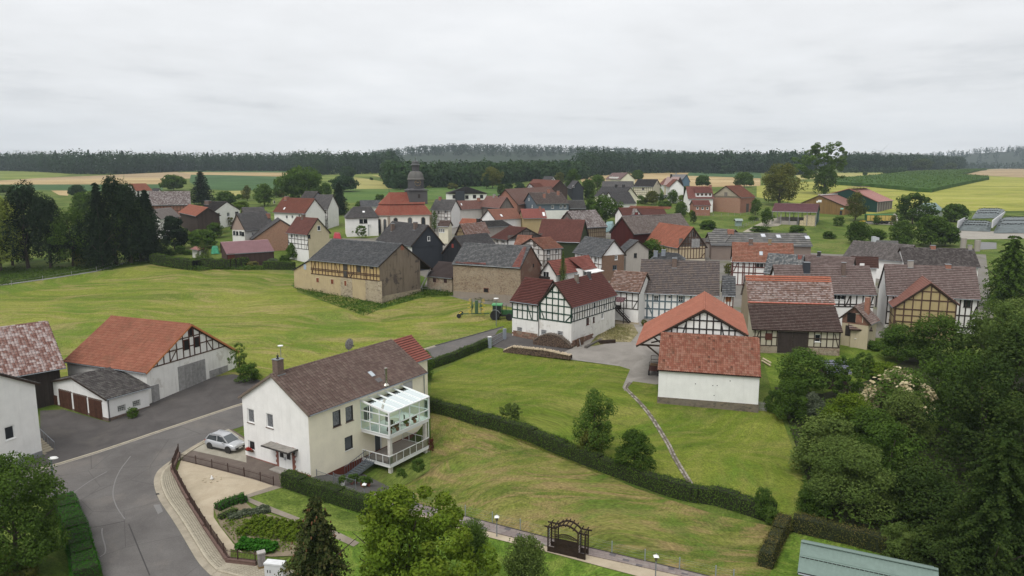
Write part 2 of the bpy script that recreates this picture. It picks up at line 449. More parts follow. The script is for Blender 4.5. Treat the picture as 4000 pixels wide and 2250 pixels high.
def patch_w(name,pts,mat,dz,kind='structure',h=0.0,parent=None,label=None,cat=None,quads=False):
 bm=bmesh.new()
 vs_=[bm.verts.new((p[0],p[1],0))for p in pts]
 if quads:
  n_=len(pts);[bm.faces.new((vs_[i],vs_[i+1],vs_[n_-2-i],vs_[n_-1-i]))for i in range(n_//2-1)]
 else:
  f=bm.faces.new(vs_)
  bmesh.ops.triangulate(bm,faces=[f])
 for y in KY:
  bmesh.ops.bisect_plane(bm,geom=bm.verts[:]+bm.edges[:]+bm.faces[:],plane_co=(0,y,0),plane_no=(0,1,0))
 xs,ys=[p[0]for p in pts],[p[1]for p in pts]
 if min(xs)<-1 and max(xs)>-19 and min(ys)<79 and max(ys)>58 and h==0:
  for k in range(41):
   for no,c in(((1,0,0),(-20+k*.5,0,0)),((0,1,0),(0,57+k*.575,0))):
    if no[0]and not min(xs)<c[0]<max(xs)or no[1]and not min(ys)<c[1]<max(ys):continue
    fs=[f for f in bm.faces if max(v.co.x for v in f.verts)>-20.5 and min(v.co.x for v in f.verts)<.5 and max(v.co.y for v in f.verts)>56.5 and min(v.co.y for v in f.verts)<80.5]
    es=list({e for f in fs for e in f.edges});vs2=list({v for f in fs for v in f.verts})
    bmesh.ops.bisect_plane(bm,geom=vs2+es+fs,plane_co=c,plane_no=no)
 for v in bm.verts:v.co.z=gz(v.co.x,v.co.y)+dz+h
 bmesh.ops.recalc_face_normals(bm,faces=bm.faces)
 if sum(q.normal.z*q.calc_area()for q in bm.faces)<0:bmesh.ops.reverse_faces(bm,faces=bm.faces)
 if h>0:
  r=bmesh.ops.extrude_face_region(bm,geom=[e for e in bm.edges if e.is_boundary])
  for g in r['geom']:
   if isinstance(g,bmesh.types.BMVert):g.co.z-=h+dz+.05
 me=bpy.data.meshes.new(name);bm.to_mesh(me);bm.free();me.materials.append(mat)
 o=link(name,me,parent,kind=kind)
 return tag(o,label,cat)
def patch(name,px,mat,dz,**k):return patch_w(name,[at(p)for p in px],mat,dz,**k)
def offset_line(pts,d):
 out=[]
 for i,p in enumerate(pts):
  a=Vector(pts[max(i-1,0)][:2]);b=Vector(pts[min(i+1,len(pts)-1)][:2]);t=(b-a).normalized()
  out.append(Vector((p[0]-t.y*d,p[1]+t.x*d)))
 return out
def resample(pts,step):
 pts=[Vector((p[0],p[1]))for p in pts];out=[pts[0]];acc=0.0
 for a,b in zip(pts,pts[1:]):
  L=(b-a).length;s=step-acc
  while s<=L:out.append(a+(b-a)*(s/L));s+=step
  acc=L-(s-step)
 if(out[-1]-pts[-1]).length>step*.3:out.append(pts[-1])
 return out
def smooth_line(pts,it=2):
 pts=[Vector((p[0],p[1]))for p in pts]
 for _ in range(it):
  q=[pts[0]]
  for a,b in zip(pts,pts[1:]):q+=[a*.75+b*.25,a*.25+b*.75]
  pts=q+[pts[-1]]
 return pts
def strip(name,px,w,mat,dz,side=1,h=0.0,world_pts=None,**k):
 pts=[at(p)for p in px]if world_pts is None else world_pts
 pts=[Vector((p[0],p[1]))for p in pts]
 off=offset_line(pts,w*side)
 return patch_w(name,pts+off[::-1],mat,dz,h=h,quads=True,**k)
M_TAN=grassmat('ripe_wheat',(.30,.215,.10,1),(.36,.265,.135,1),(.40,.31,.17,1),stretch=(.25,1),scale=.03,fine=.2)
M_TAN2=grassmat('stubble',(.27,.20,.115,1),(.31,.235,.14,1),(.36,.27,.16,1),stretch=(.25,1),scale=.03,fine=.2)
M_GRN=grassmat('beet_field',(.042,.085,.032,1),(.05,.10,.036,1),(.062,.115,.045,1),stretch=(.3,1),scale=.05,fine=.5)
M_CORN=grassmat('maize',(.028,.066,.014,1),(.042,.09,.018,1),(.058,.11,.026,1),stretch=(1,.4),scale=.2,fine=.8)
M_YG=grassmat('mown_meadow',(.20,.23,.036,1),(.25,.265,.045,1),(.29,.29,.07,1),stretch=(.25,1),rot=.5,scale=.05,dry=(.33,.28,.11,1),dryamt=.35,fine=.2,lines=.3,linew=9)
M_LG=grassmat('light_pasture',(.11,.155,.03,1),(.15,.185,.04,1),(.19,.21,.055,1),stretch=(.3,1),scale=.03,fine=.2)
M_PALE=grassmat('pale_barley',(.27,.26,.09,1),(.30,.28,.10,1),(.33,.29,.12,1),stretch=(.3,1),scale=.03,fine=.2)
patch('meadow_field',[B6(1050,640),B6(1050,790),B6(1650,890),B7(560,900),B7(960,860),B7(1560,810),B7(1830,850),B7(2900,850),B7(2900,425),B7(2140,415),B7(1420,540),B7(205,470),B6(1600,590)],M_YG,.03)
patch('field',[B1(-500,250),B1(0,262),B1(350,270),B1(700,290),B1(480,322),B1(0,352),B1(-500,370)],M_LG,.05)
patch('field',[B1(-500,370),B1(0,352),B1(480,322),B1(1060,298),B1(1170,290),B1(1160,330),B1(480,352),B1(0,368),B1(-500,390)],M_TAN2,.05)
patch('field',[B1(-500,372),B1(0,360),B1(480,348),B1(1170,325),B1(1690,335),B2(110,262),B2(110,330),B1(1530,386),B1(0,388),B1(-500,396)],M_TAN,.08)
patch('field',[B1(1170,290),B1(1690,268),B2(300,172),B2(500,205),B2(480,255),B2(100,262),B1(1690,332),B1(1170,328)],M_TAN2,.08)
patch('field',[B1(-500,396),B1(0,390),B1(1530,388),B2(120,335),B2(120,410),B1(1400,470),B1(400,440),B1(0,440),B1(-500,460)],M_GRN,.05)
patch('field',[B1(480,446),B1(660,446),B1(640,495),B1(560,490)],M_TAN,.09)
patch('field',[B2(310,160),B2(1730,158),B2(1730,180),B2(320,172)],M_GRN,.09)
patch('field',[B2(330,172),B2(1740,180),B2(1700,234),B2(1000,214),B2(480,205)],M_TAN,.09)
patch('field',[B2(480,207),B2(1000,214),B2(1720,235),B2(1800,300),B2(1750,400),B2(1000,414),B2(600,385),B2(460,300)],M_GRN,.10)
patch('field',[B2(880,418),B2(1180,412),B2(1180,470),B2(900,480)],M_PALE,.09)
patch('field',[B3(390,338),B3(560,338),B3(790,304),B3(1215,318),B3(1240,360),B3(770,372),B3(560,420),B3(300,420)],M_LG,.05)
patch('field',[B3(990,345),B3(1225,338),B3(1230,372),B3(1100,372)],M_PALE,.09)
patch('field',[B3(770,372),B3(900,385),B3(1100,420),B3(1260,465),B3(1260,522),B3(800,522),B3(760,450)],M_PALE,.08)
patch('field',[B3(600,520),B3(1260,520),B3(2450,470),B4(900,372),B4(1120,380),B4(1100,470),B3(2000,640),B3(1700,665),B3(700,700),B3(600,640)],grassmat('rye_grass',(.055,.105,.026,1),(.07,.125,.03,1),(.09,.14,.035,1),stretch=(.3,1),scale=.03),.05)
patch('field',[B5(40,200),B5(720,146),B5(1000,142),B5(1690,128),B5(1640,178),B5(2288,200),B6(720,525),B6(1100,540),B6(1100,640),B6(440,655),B6(100,640),B5(1600,330),B5(900,290),B5(100,290)],M_TAN,.05)
patch('field',[B5(1690,128),B5(2288,150),B6(0,460),B6(1100,460),B6(1110,538),B6(720,522),B5(2288,198),B5(1640,178)],M_GRN,.06)
patch('field',[B6(1570,496),B6(1800,486),B7(0,372),B7(400,372),B7(820,374),B7(660,404),B7(190,432),B6(1620,557)],M_PALE,.07)
patch('field',[B7(1740,382),B7(1900,350),B7(2160,326),B7(2700,280),B7(2900,290),B7(2900,440),B7(2576,432),B7(2130,408)],M_TAN2,.07)
_corn=[B7(196,432),B7(500,408),B7(800,385),B7(1150,350),B7(2110,318),B7(1900,352),B7(1740,382),B7(2130,408),B7(2140,422),B7(1420,568),B7(1240,560),B7(700,510),B7(205,480)]
patch_w('maize_field',[at(p,2.2)for p in _corn],M_CORN,.02,h=2.1)
def hill_z(x,y):
 g=lambda a,b,s,t,h:h*math.exp(-((x-a)/s)**2-((y-b)/t)**2)
 return hz(y)-2+g(-215,1850,260,260,36)+g(170,1900,330,260,40)+g(620,1950,330,250,18)+g(1750,2500,480,300,64)+g(2500,2700,500,300,55)+g(-900,2100,500,300,10)
mb=MB();hx=np.linspace(-2400,3200,60);hy=np.linspace(1250,3200,26)
for j in range(25):
 for i in range(59):
  mb.face([(hx[a],hy[b],hill_z(hx[a],hy[b]))for a,b in((i,j),(i+1,j),(i+1,j+1),(i,j+1))])
mb.obj('hills',plain('hill_wood',(.018,.032,.014,1),.95,var=.3,scale=.02),kind='structure',smooth=True)
M_MEADOW=grassmat('hay_meadow',(.105,.150,.018,1),(.145,.178,.025,1),(.18,.19,.038,1),stretch=(.25,1),rot=.16,scale=.09,dry=(.28,.215,.10,1),dryamt=.6,fine=.34,lines=.12,linew=3.4,green=(.085,.145,.016,1),gscale=.05)
patch('hay_meadow',[FF(-300,760),FF(0,722),FF(200,690),FF(385,665),FF(480,672),FF(640,680),FF(742,690),FF(748,735),FF(860,775),FF(925,792),FF(965,772),FF(1055,742),FF(1120,742),FF(1180,758),FF(1290,778),FF(1290,824),FF(1095,868),FF(600,975),FF(300,985),FF(-300,1000)],M_MEADOW,.03)
M_YARD=groundmat('village_yard',(.15,.14,.125,1),(.20,.185,.165,1),.25,c3=(.11,.115,.05,1))
patch('village_street',[FF(1060,740),FF(1075,700),FF(850,610),FF(760,660),FF(720,600),FF(930,600),FF(1130,560),FF(1250,560),FF(1420,600),FF(1560,580),FF(1800,620),FF(2100,640),FF(2480,640),FF(2500,800),FF(2240,850),FF(2120,850),FF(1900,800),FF(1560,830),FF(1270,770),FF(1180,760)],M_YARD,.02)
patch('lane',[B4(1895,400),B4(1975,402),B4(2015,470),B4(2020,545),B4(1850,545),B4(1880,500),B4(1905,440)],groundmat('lane_asphalt',(.17,.17,.17,1),(.2,.2,.2,1)),.05)
patch('farm_track',[B6(860,1260),B6(1030,1170),B6(1180,1100),B6(1300,1075),B6(1500,1060),B6(1500,1110),B6(1330,1180),B6(1180,1190),B6(1000,1260)],groundmat('farm_track',(.30,.27,.22,1),(.36,.33,.27,1)),.05)
patch('concrete_apron',[B7(1680,1130),B7(1740,1090),B7(2300,1110),B7(2800,1100),B7(2800,1190),B7(2300,1205),B7(1760,1210)],groundmat('concrete_apron',(.27,.25,.22,1),(.33,.31,.27,1),.3),.05)
patch('concrete_apron',[B7(560,980),B7(980,880),B7(1000,1030),B7(600,1015)],groundmat('concrete_apron',(.27,.25,.22,1),(.33,.31,.27,1),.3),.05)
patch('lane',[B7(1990,1240),B7(2230,1250),B7(2230,1330),B7(1990,1340)],groundmat('lane_asphalt',(.17,.17,.17,1),(.2,.2,.2,1)),.05)
M_ASPH=groundmat('road_asphalt',(.098,.091,.087,1),(.138,.130,.124,1),.30,11,.6,c3=(.16,.145,.132,1))
M_ASPH2=groundmat('yard_asphalt',(.068,.062,.060,1),(.098,.090,.086,1),.35,14,.35,c3=(.11,.10,.09,1))
KERB_N=[(-330,1965),A2(240,388),A2(600,292),A2(960,182),A2(1500,0),A1(2210,1060),C6(0,1045),C6(500,905),C6(1110,735)]
ROAD_S=[C6(1010,800),C6(890,985),C6(0,1330),A2(2110,20),A2(1900,135),A2(1760,232),A2(1600,340),A2(1548,430),A2(1548,520),A2(1600,660),A2(1700,800),A2(1790,940),A2(1900,1130),A2(2000,1300),A2(2120,1417)]
_rs=[at(p)for p in ROAD_S]
_rs=_rs[:3]+[Vector((p.x,p.y))for p in smooth_line(_rs[3:])]
road=[at(p)for p in KERB_N]+_rs+[Vector((-5.5,40,0)),Vector((-12,40,0))]+[at(p)for p in(A2(1040,1417),A2(940,1100),A2(870,900),A2(745,770),A2(600,610),(-330,2060))]
patch_w('road',road,M_ASPH,.035)
patch('yard',[(-330,1960),A2(240,386),A2(600,290),A2(960,180),A2(1500,-2),A1(2210,1058),A1(2700,930),A1(2420,800),A1(2200,755),A1(1950,790),A1(1415,960),A1(1030,1212),A1(600,1090),A1(380,1100),A1(380,1450),(-330,1830)],M_ASPH2,.05)
M_KERB=groundmat('kerb_stone',(.33,.29,.22,1),(.42,.38,.30,1),1.2)
kn=[at(p)for p in KERB_N[:7]]
kn2=[Vector((p.x,p.y))for p in kn]
strip('kerb',None,.22,M_KERB,.06,1,world_pts=kn2,h=.03)
strip('gutter_strip',None,.24,groundmat('gutter_stone',(.26,.235,.20,1),(.34,.31,.26,1),1.5),.045,1,world_pts=offset_line(kn2,-.30))
strip('kerb',[C6(0,1045),C6(500,905),C6(1110,735)],.12,groundmat('dark_kerb',(.07,.07,.07,1),(.12,.12,.11,1)),.06,1,h=.08)
pv=smooth_line([at(p)for p in ROAD_S[3:]])
pv=[Vector((p.x,p.y))for p in pv]+[Vector((-4.4,41.5))]
GUT=groundmat('gutter_concrete',(.25,.22,.17,1),(.36,.32,.25,1),.9)
strip('gutter_strip',None,.55,GUT,.05,1,world_pts=pv)
inner=offset_line(pv,.56)
strip('kerb',None,.14,M_KERB,.04,1,world_pts=inner,h=.10)
WALL_PX=[A2(1800,205),A2(1735,375),A2(1900,690),A2(2060,950),A2(2290,1290),A4(0,1165),A4(255,1195)]
wall_w=[at(p)for p in WALL_PX]
_in=offset_line(pv,.70)
M_PAVE=groundmat('pavement_bed',(.10,.09,.07,1),(.14,.125,.10,1),1.0)
_pl=[p for p in _in if p.y<wall_w[0].y-3.0]
pave_poly=[Vector((wall_w[0].x-.5,wall_w[0].y))]+_pl+[Vector((1.5,41.5)),Vector((2.5,44.3))]+[Vector((p.x,p.y))for p in wall_w[::-1]]
pavement=patch_w('pavement',pave_poly,M_PAVE,.10)
def inside(poly,x,y):
 c=False;n=len(poly);j=n-1
 for i in range(n):
  a,b=poly[i],poly[j]
  if(a[1]>y)!=(b[1]>y)and x<(b[0]-a[0])*(y-a[1])/(b[1]-a[1])+a[0]:c=not c
  j=i
 return c
bl=[]
for row in range(16):
 line=resample(offset_line(_in,.06+.17*row),.26)
 for i in range(len(line)-1):
  a,b=line[i],line[i+1];c=(a+b)/2+(b-a)*.5*(row%2)
  if inside(pave_poly,c.x,c.y):bl.append((c,math.atan2((b-a).y,(b-a).x)))
bl.sort(key=lambda q:(q[0]-Vector((0,0))).length)
BLOCK=MB().box((0,0,.02),(.232,.142,.05)).mesh('paving_block',plain('paving_block',(.36,.325,.25,1),.9,var=.2,scale=8))
_t=NT('paving_blocks');_oi=_t.n('ShaderNodeObjectInfo')
BLM=_t.principled(_t.mix(.5,_t.ramp(_t.noise(_t.pos(),2.2,6),[(.3,(.27,.24,.185,1)),(.7,(.40,.36,.28,1))]),_t.ramp(_t.noise(_t.pos(),9,2),[(.3,(.24,.215,.165,1)),(.7,(.44,.40,.31,1))])),.92)
BLOCK.materials.clear();BLOCK.materials.append(BLM)
rest=MB()
for i,(c,a)in enumerate(bl):
 M=Matrix.Translation((c.x,c.y,hz(c.y)+.10))@Matrix.Rotation(a,4,'Z')
 if i<290:link('paving_block',BLOCK,pavement,M)
 else:rest.box((0,0,.02),(.232,.142,.05),None,M)
rest.obj('paving_blocks',BLM,pavement,kind='stuff')
M_GRAVEL=groundmat('tan_gravel',(.36,.30,.215,1),(.44,.375,.28,1),.6,22,c3=(.33,.28,.2,1),bump=.6)
patch('gravel_bed',[A2(1822,255),A2(2200,355),A2(2560,452),A4(440,385),A4(80,500),A2(2420,640),A2(2150,735),A2(2150,830),A2(2210,920),A2(2370,1125),A2(2450,1190),A4(0,1020),A4(0,1120),A2(2310,1235),A2(2065,935),A2(1905,680),A2(1775,395)],M_GRAVEL,.05)
M_BRICKPAVE=groundmat('brown_paving',(.105,.082,.070,1),(.145,.118,.10,1),.8,16)
patch('paved_path',[A2(1930,158),A2(2370,255),A2(2560,300),A4(200,140),A4(480,230),A4(800,310),A4(660,340),A4(505,410),A4(440,388),A2(2560,452),A2(2200,355),A2(1822,252)],M_BRICKPAVE,.05)
patch('parking_bay',[A2(1930,156),A2(2115,15),A2(2300,-60),A2(2480,60),A2(2480,280),A2(2370,253)],groundmat('pale_setts',(.27,.25,.20,1),(.34,.315,.26,1),.9),.05)
M_SOIL=groundmat('garden_soil',(.17,.135,.09,1),(.23,.19,.13,1),.9,10)
patch('vegetable_bed',[A2(2150,740),A2(2420,645),A4(100,505),A4(250,640),A4(440,690),A4(720,760),A4(1000,900),A4(900,1080),A4(400,1100),A4(250,1080),A4(40,960),A2(2400,1140),A2(2220,920)],M_SOIL,.06)
patch('paved_path',[A4(90,500),A4(440,385),A4(510,405),A4(185,505),A4(700,712),A4(1100,860),A4(1300,960),A4(1240,1000),A4(720,765),A4(430,660),A4(120,520)],groundmat('garden_path',(.20,.17,.135,1),(.27,.235,.19,1),.9),.07)
M_LAWN=grassmat('garden_lawn',(.075,.115,.02,1),(.10,.14,.026,1),(.13,.165,.036,1),scale=.3,fine=.4)
patch('lawn',[A4(185,508),A4(490,405),A4(900,560),A4(1350,700),A4(1350,850),A4(1040,830),A4(720,718)],M_LAWN,.055)
patch('paved_yard',[A4(640,270),A4(1300,110),A4(1580,250),A4(1660,300),A4(1480,430),A4(1250,480),A4(1000,450),A4(840,330)],groundmat('dark_yard',(.075,.07,.065,1),(.105,.1,.095,1),.6),.06)
M_BIGLAWN=grassmat('dry_lawn',(.085,.122,.020,1),(.13,.148,.030,1),(.175,.165,.05,1),stretch=(.3,1),rot=-.5,scale=.22,dry=(.23,.165,.078,1),dryamt=.75,fine=.36,green=(.07,.125,.016,1),gscale=.2,lines=.22,linew=2.6)
patch('lawn',[A4(1250,480),A4(1480,430),A4(1680,300),A4(2000,150),FF(1085,1100),FF(1082,1030),FF(1200,1062),FF(1400,1140),FF(1600,1230),FF(1800,1295),FF(1965,1330),FF(1985,1345),FF(1930,1500),FF(1800,1480),A6(2240,857),A6(930,543),A6(0,300)],M_BIGLAWN,.04)
M_LAWN2=grassmat('lush_lawn',(.092,.138,.015,1),(.12,.155,.020,1),(.145,.168,.028,1),stretch=(.3,1),rot=-.9,scale=.12,dry=(.20,.175,.06,1),dryamt=.35,fine=.34,green=(.072,.132,.013,1),gscale=.1,lines=.14,linew=2.4)
patch('lawn',[FF(1082,1010),FF(1085,945),FF(1160,905),FF(1240,876),FF(1300,885),FF(1440,908),FF(1585,925),FF(1592,960),FF(1570,978),FF(1620,1045),FF(1745,1232),FF(1900,1290),FF(1700,1250),FF(1500,1190),FF(1300,1110),FF(1200,1062)],M_LAWN2,.04)
patch('lawn',[FF(1572,985),FF(1592,958),FF(1650,965),FF(1660,1012),FF(1915,1030),FF(1965,1048),FF(2020,1200),FF(2060,1330),FF(1980,1330),FF(1900,1290),FF(1746,1232)],M_LAWN2,.045)
M_YGRAVEL=groundmat('grey_gravel',(.20,.185,.165,1),(.27,.25,.225,1),.35,16,c3=(.31,.29,.265,1),bump=.5)
patch('gravel_yard',[FF(1238,872),FF(1238,845),FF(1270,838),FF(1440,876),FF(1545,822),FF(1620,795),FF(1720,860),FF(1700,960),FF(1650,968),FF(1592,960),FF(1572,985),FF(1566,975),FF(1585,930),FF(1560,922),FF(1440,906),FF(1300,884)],M_YGRAVEL,.05)
patch('yard',[FF(1238,872),FF(1238,845),FF(1270,836),FF(1440,876),FF(1400,895),FF(1300,882)],M_ASPH2,.06)
patch('weedy_yard',[C2(1420,1150),C2(1560,990),C2(1840,820),C2(2080,830),C2(2150,950),C2(2040,1080),C2(1800,1075),C2(1600,1120)],grassmat('weeds',(.12,.12,.04,1),(.17,.15,.07,1),(.22,.19,.11,1),scale=.4,fine=.5),.07)
patch('courtyard',[C2(1820,820),C2(1840,700),C2(2150,720),C2(2160,830)],groundmat('earth_yard',(.22,.18,.12,1),(.28,.24,.17,1)),.07)
patch('lawn',[FF(1915,892),FF(2120,868),FF(2220,872),FF(2240,1000),FF(2000,1060),FF(1960,1050)],grassmat('green_lawn',(.085,.135,.018,1),(.11,.16,.022,1),(.13,.17,.03,1),scale=.3),.05)
M_BOTTOM=grassmat('bottom_lawn',(.075,.135,.018,1),(.10,.165,.022,1),(.14,.185,.035,1),scale=.35,fine=.4)
patch('lawn',[A6(-900,200),A6(0,428),A6(900,655),A6(1700,870),(2460,2420),(1300,2420),(1100,2200),A4(1040,860)],M_BOTTOM,.04)
patch('lawn',[FF(1985,1345),FF(2010,1335),FF(2250,1390),FF(2500,1449),FF(2500,1600),FF(1880,1560)],M_BOTTOM,.05)
pa=[at(p)for p in(A4(1480,440),A6(0,304),A6(930,546),A6(2240,860),A6(3000,1050))]
pb=[at(p)for p in(A4(1300,560),A6(0,376),A6(900,604),A6(2080,860),A6(2800,1030))]
path=patch_w('garden_path',pa+pb[::-1],groundmat('path_bed',(.17,.14,.125,1),(.21,.18,.16,1)),.07)
patch_w('gravel_strip',[at(p)for p in(A6(-200,330),A6(0,378),A6(900,606),A6(2080,862),A6(2800,1032),A6(2700,1110),A6(1700,866),A6(900,652),A6(0,424),A6(-200,370))],M_GRAVEL,.055)
strip('path_edging',None,.07,groundmat('edging',(.05,.045,.04,1),(.08,.07,.06,1)),.07,1,h=.08,world_pts=pa)
SLABS=[plain('slab_%d'%i,c,.9,var=.15,scale=4)for i,c in enumerate(((.215,.18,.165,1),(.235,.205,.19,1),(.20,.165,.155,1),(.115,.105,.11,1)))]
slab_me=[MB().box((0,0,.015),(.485,.485,.05)).mesh('paving_slab',m)for m in SLABS]
la,lb=[Vector((p.x,p.y))for p in pa],[Vector((p.x,p.y))for p in pb]
def along(line,t):
 Ls=[(b-a).length for a,b in zip(line,line[1:])];d=t*sum(Ls)
 for(a,b),L in zip(zip(line,line[1:]),Ls):
  if d<=L:return a+(b-a)*(d/L)
  d-=L
 return line[-1]
total=sum((b-a).length for a,b in zip(la,la[1:]));nr=int(total/.5)
ncol=3;ns=0
for i in range(nr):
 t=(i+.5)/nr;a,b=along(la,t),along(lb,t);a2=along(la,min(1,t+.01));ang=math.atan2((a2-a).y,(a2-a).x)
 wdt=(b-a).length;ncol=max(2,round(wdt/.5))
 for j in range(ncol):
  c=a+(b-a)*((j+.5)/ncol);dark=(i%3==0 and j==(i//3)%ncol)
  if ns<300:
   M=Matrix.Translation((c.x,c.y,hz(c.y)+.07+random.uniform(0,.008)))@Matrix.Rotation(ang,4,'Z')@Matrix.Diagonal((1,wdt/ncol/.5,1,1))
   link('paving_slab',slab_me[3 if dark else random.randrange(3)],path,M);ns+=1
dr=smooth_line([at(p)for p in(A7(130,880),A7(95,905),A7(85,935),A7(120,970),A7(230,1080),A7(320,1200),A7(400,1330),A7(470,1449),FF(1690,1150),FF(1738,1228))],2)
drain=strip('drainage_channel',None,.34,groundmat('drain_bed',(.10,.085,.065,1),(.15,.13,.10,1),2),.06,1,world_pts=dr)
stn=[MB().box((0,0,.02),(.42,.17,.09)).mesh('edge_stone',plain('edge_stone_%d'%i,c,.9,var=.3,scale=6))for i,c in enumerate(((.24,.215,.18,1),(.33,.30,.255,1),(.15,.13,.105,1)))]
for side in(.02,.34):
 ln=resample(offset_line(dr,side),.46)
 for i in range(len(ln)-1):
  a,b=ln[i],ln[i+1];c=(a+b)/2
  link('edge_stone',stn[random.randrange(3)],drain,Matrix.Translation((c.x,c.y,hz(c.y)+.06))@Matrix.Rotation(math.atan2((b-a).y,(b-a).x)+random.uniform(-.1,.1),4,'Z'))
bank=[at(p)for p in(B8(130,850),B8(420,850),B8(700,880),B8(1030,980),B8(1420,1110),B8(1960,950),B8(2360,990),B8(2360,1005),B8(1980,1030),B8(1430,1180),B8(1160,1285),B8(830,1160),B8(560,1050),B8(200,900))]
patch_w('grass_bank',bank,grassmat('bank_grass',(.05,.095,.015,1),(.08,.13,.02,1),(.17,.17,.05,1),scale=.25,fine=.6),.08)
patch('grass_verge',[C1(-10,1000),C1(0,870),C1(250,910),C1(450,930),C1(1150,1050),C1(1120,1090),C1(800,1060),C1(500,1000)],grassmat('bank_grass',(.05,.095,.015,1),(.08,.13,.02,1),(.17,.17,.05,1),scale=.25,fine=.6),.08)
patch('grass_verge',[B1(-300,1230),B1(0,1180),B1(900,1170),B1(1420,1100),B1(1720,1130),B1(1690,1160),B1(1400,1130),B1(900,1210),B1(0,1345),B1(-300,1400)],grassmat('long_grass',(.035,.06,.012,1),(.05,.08,.016,1),(.08,.10,.025,1),scale=.3,fine=.6),.06)
strip('field_track',[B1(-300,1390),B1(0,1345),B1(500,1278),B1(900,1215),B1(1200,1130),B1(1420,1090)],1.2,groundmat('track',(.19,.19,.18,1),(.23,.23,.22,1)),.08,1)
patch('front_yard',[A2(1800,215),A2(2115,10),A2(2330,-60),A2(2520,60),A2(2760,180),A4(640,250),A4(640,300),A4(440,388)],M_BRICKPAVE,.042)
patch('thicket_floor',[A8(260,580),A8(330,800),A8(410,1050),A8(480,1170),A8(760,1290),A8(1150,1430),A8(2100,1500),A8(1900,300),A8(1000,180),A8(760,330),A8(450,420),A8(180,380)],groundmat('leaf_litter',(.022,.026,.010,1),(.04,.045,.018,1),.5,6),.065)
M_SEAM=groundmat('tar_seam',(.17,.165,.16,1),(.20,.195,.19,1));M_TAR=groundmat('tar_line',(.05,.048,.047,1),(.07,.066,.064,1))
for px_,m_ in(([A2(1310,215),A2(1180,380),A2(1120,580),A2(1160,720),A2(1250,850)],M_SEAM),([A2(930,935),A2(1080,910),A2(1260,870)],M_TAR),([A2(1290,900),A2(1390,1150),A2(1500,1417)],M_TAR),([A2(1010,1230),A2(1085,1180),A2(1030,1000),A2(1035,940)],M_SEAM),([A2(700,620),A2(880,480),A2(1080,370)],M_SEAM)):
 strip('road_seam',None,.09,m_,.042,1,world_pts=smooth_line([at(p)for p in px_],2))
patch('asphalt_patch',[A2(1545,705),A2(1610,700),A2(1640,770),A2(1590,800)],M_SEAM,.043)
patch('drain_grate',[A2(1566,592),A2(1600,588),A2(1606,602),A2(1572,606)],plain('cast_iron',(.03,.028,.026,1)),.062)
# ================================================================ BUILDING KIT
CUBE={}
def cube_mesh(name,mat):
 k=(name,mat.name)
 if k not in CUBE:CUBE[k]=MB().box((0,0,0),(1,1,1)).mesh(name,mat)
 return CUBE[k]
def bar_obj(name,mat,parent,p,q,w,d,n=(0,1,0)):
 p,q,n=Vector(p),Vector(q),Vector(n);t=q-p;L=t.length
 if L<.02:return None
 t/=L;n=(n-t*n.dot(t)).normalized();sd=n.cross(t)
 M=Matrix((t*L,sd*w,n*d)).transposed().to_4x4();M.translation=(p+q)/2
 return link(name,cube_mesh(name,mat),parent,M)
def fbox(name,mat,parent,c,d):
 M=Matrix.Translation(c)@Matrix.Diagonal((d[0],d[1],d[2],1))
 return link(name,cube_mesh(name,mat),parent,M)
TILE_PROF=[(0,.0),(.22,.07),(.5,.08),(.78,.015),(1,0)]
TILE_ME={}
def tile_mesh(mat):
 if mat.name not in TILE_ME:
  m=MB()
  for(a,za),(b,zb)in zip(TILE_PROF,TILE_PROF[1:]):
   m.face([(a,-.06,za+.055),(b,-.06,zb+.055),(b,1.0,zb+.01),(a,1.0,za+.01)],None,[(.1+a*.8,.1),(.1+b*.8,.1),(.1+b*.8,.9),(.1+a*.8,.9)])
   m.face([(a,.10,za-.01),(b,.10,zb-.01),(b,-.06,zb+.055),(a,-.06,za+.055)],None,[(.1+a*.8,.1)]*4)
  TILE_ME[mat.name]=m.mesh('tile',mat)
 return TILE_ME[mat.name]
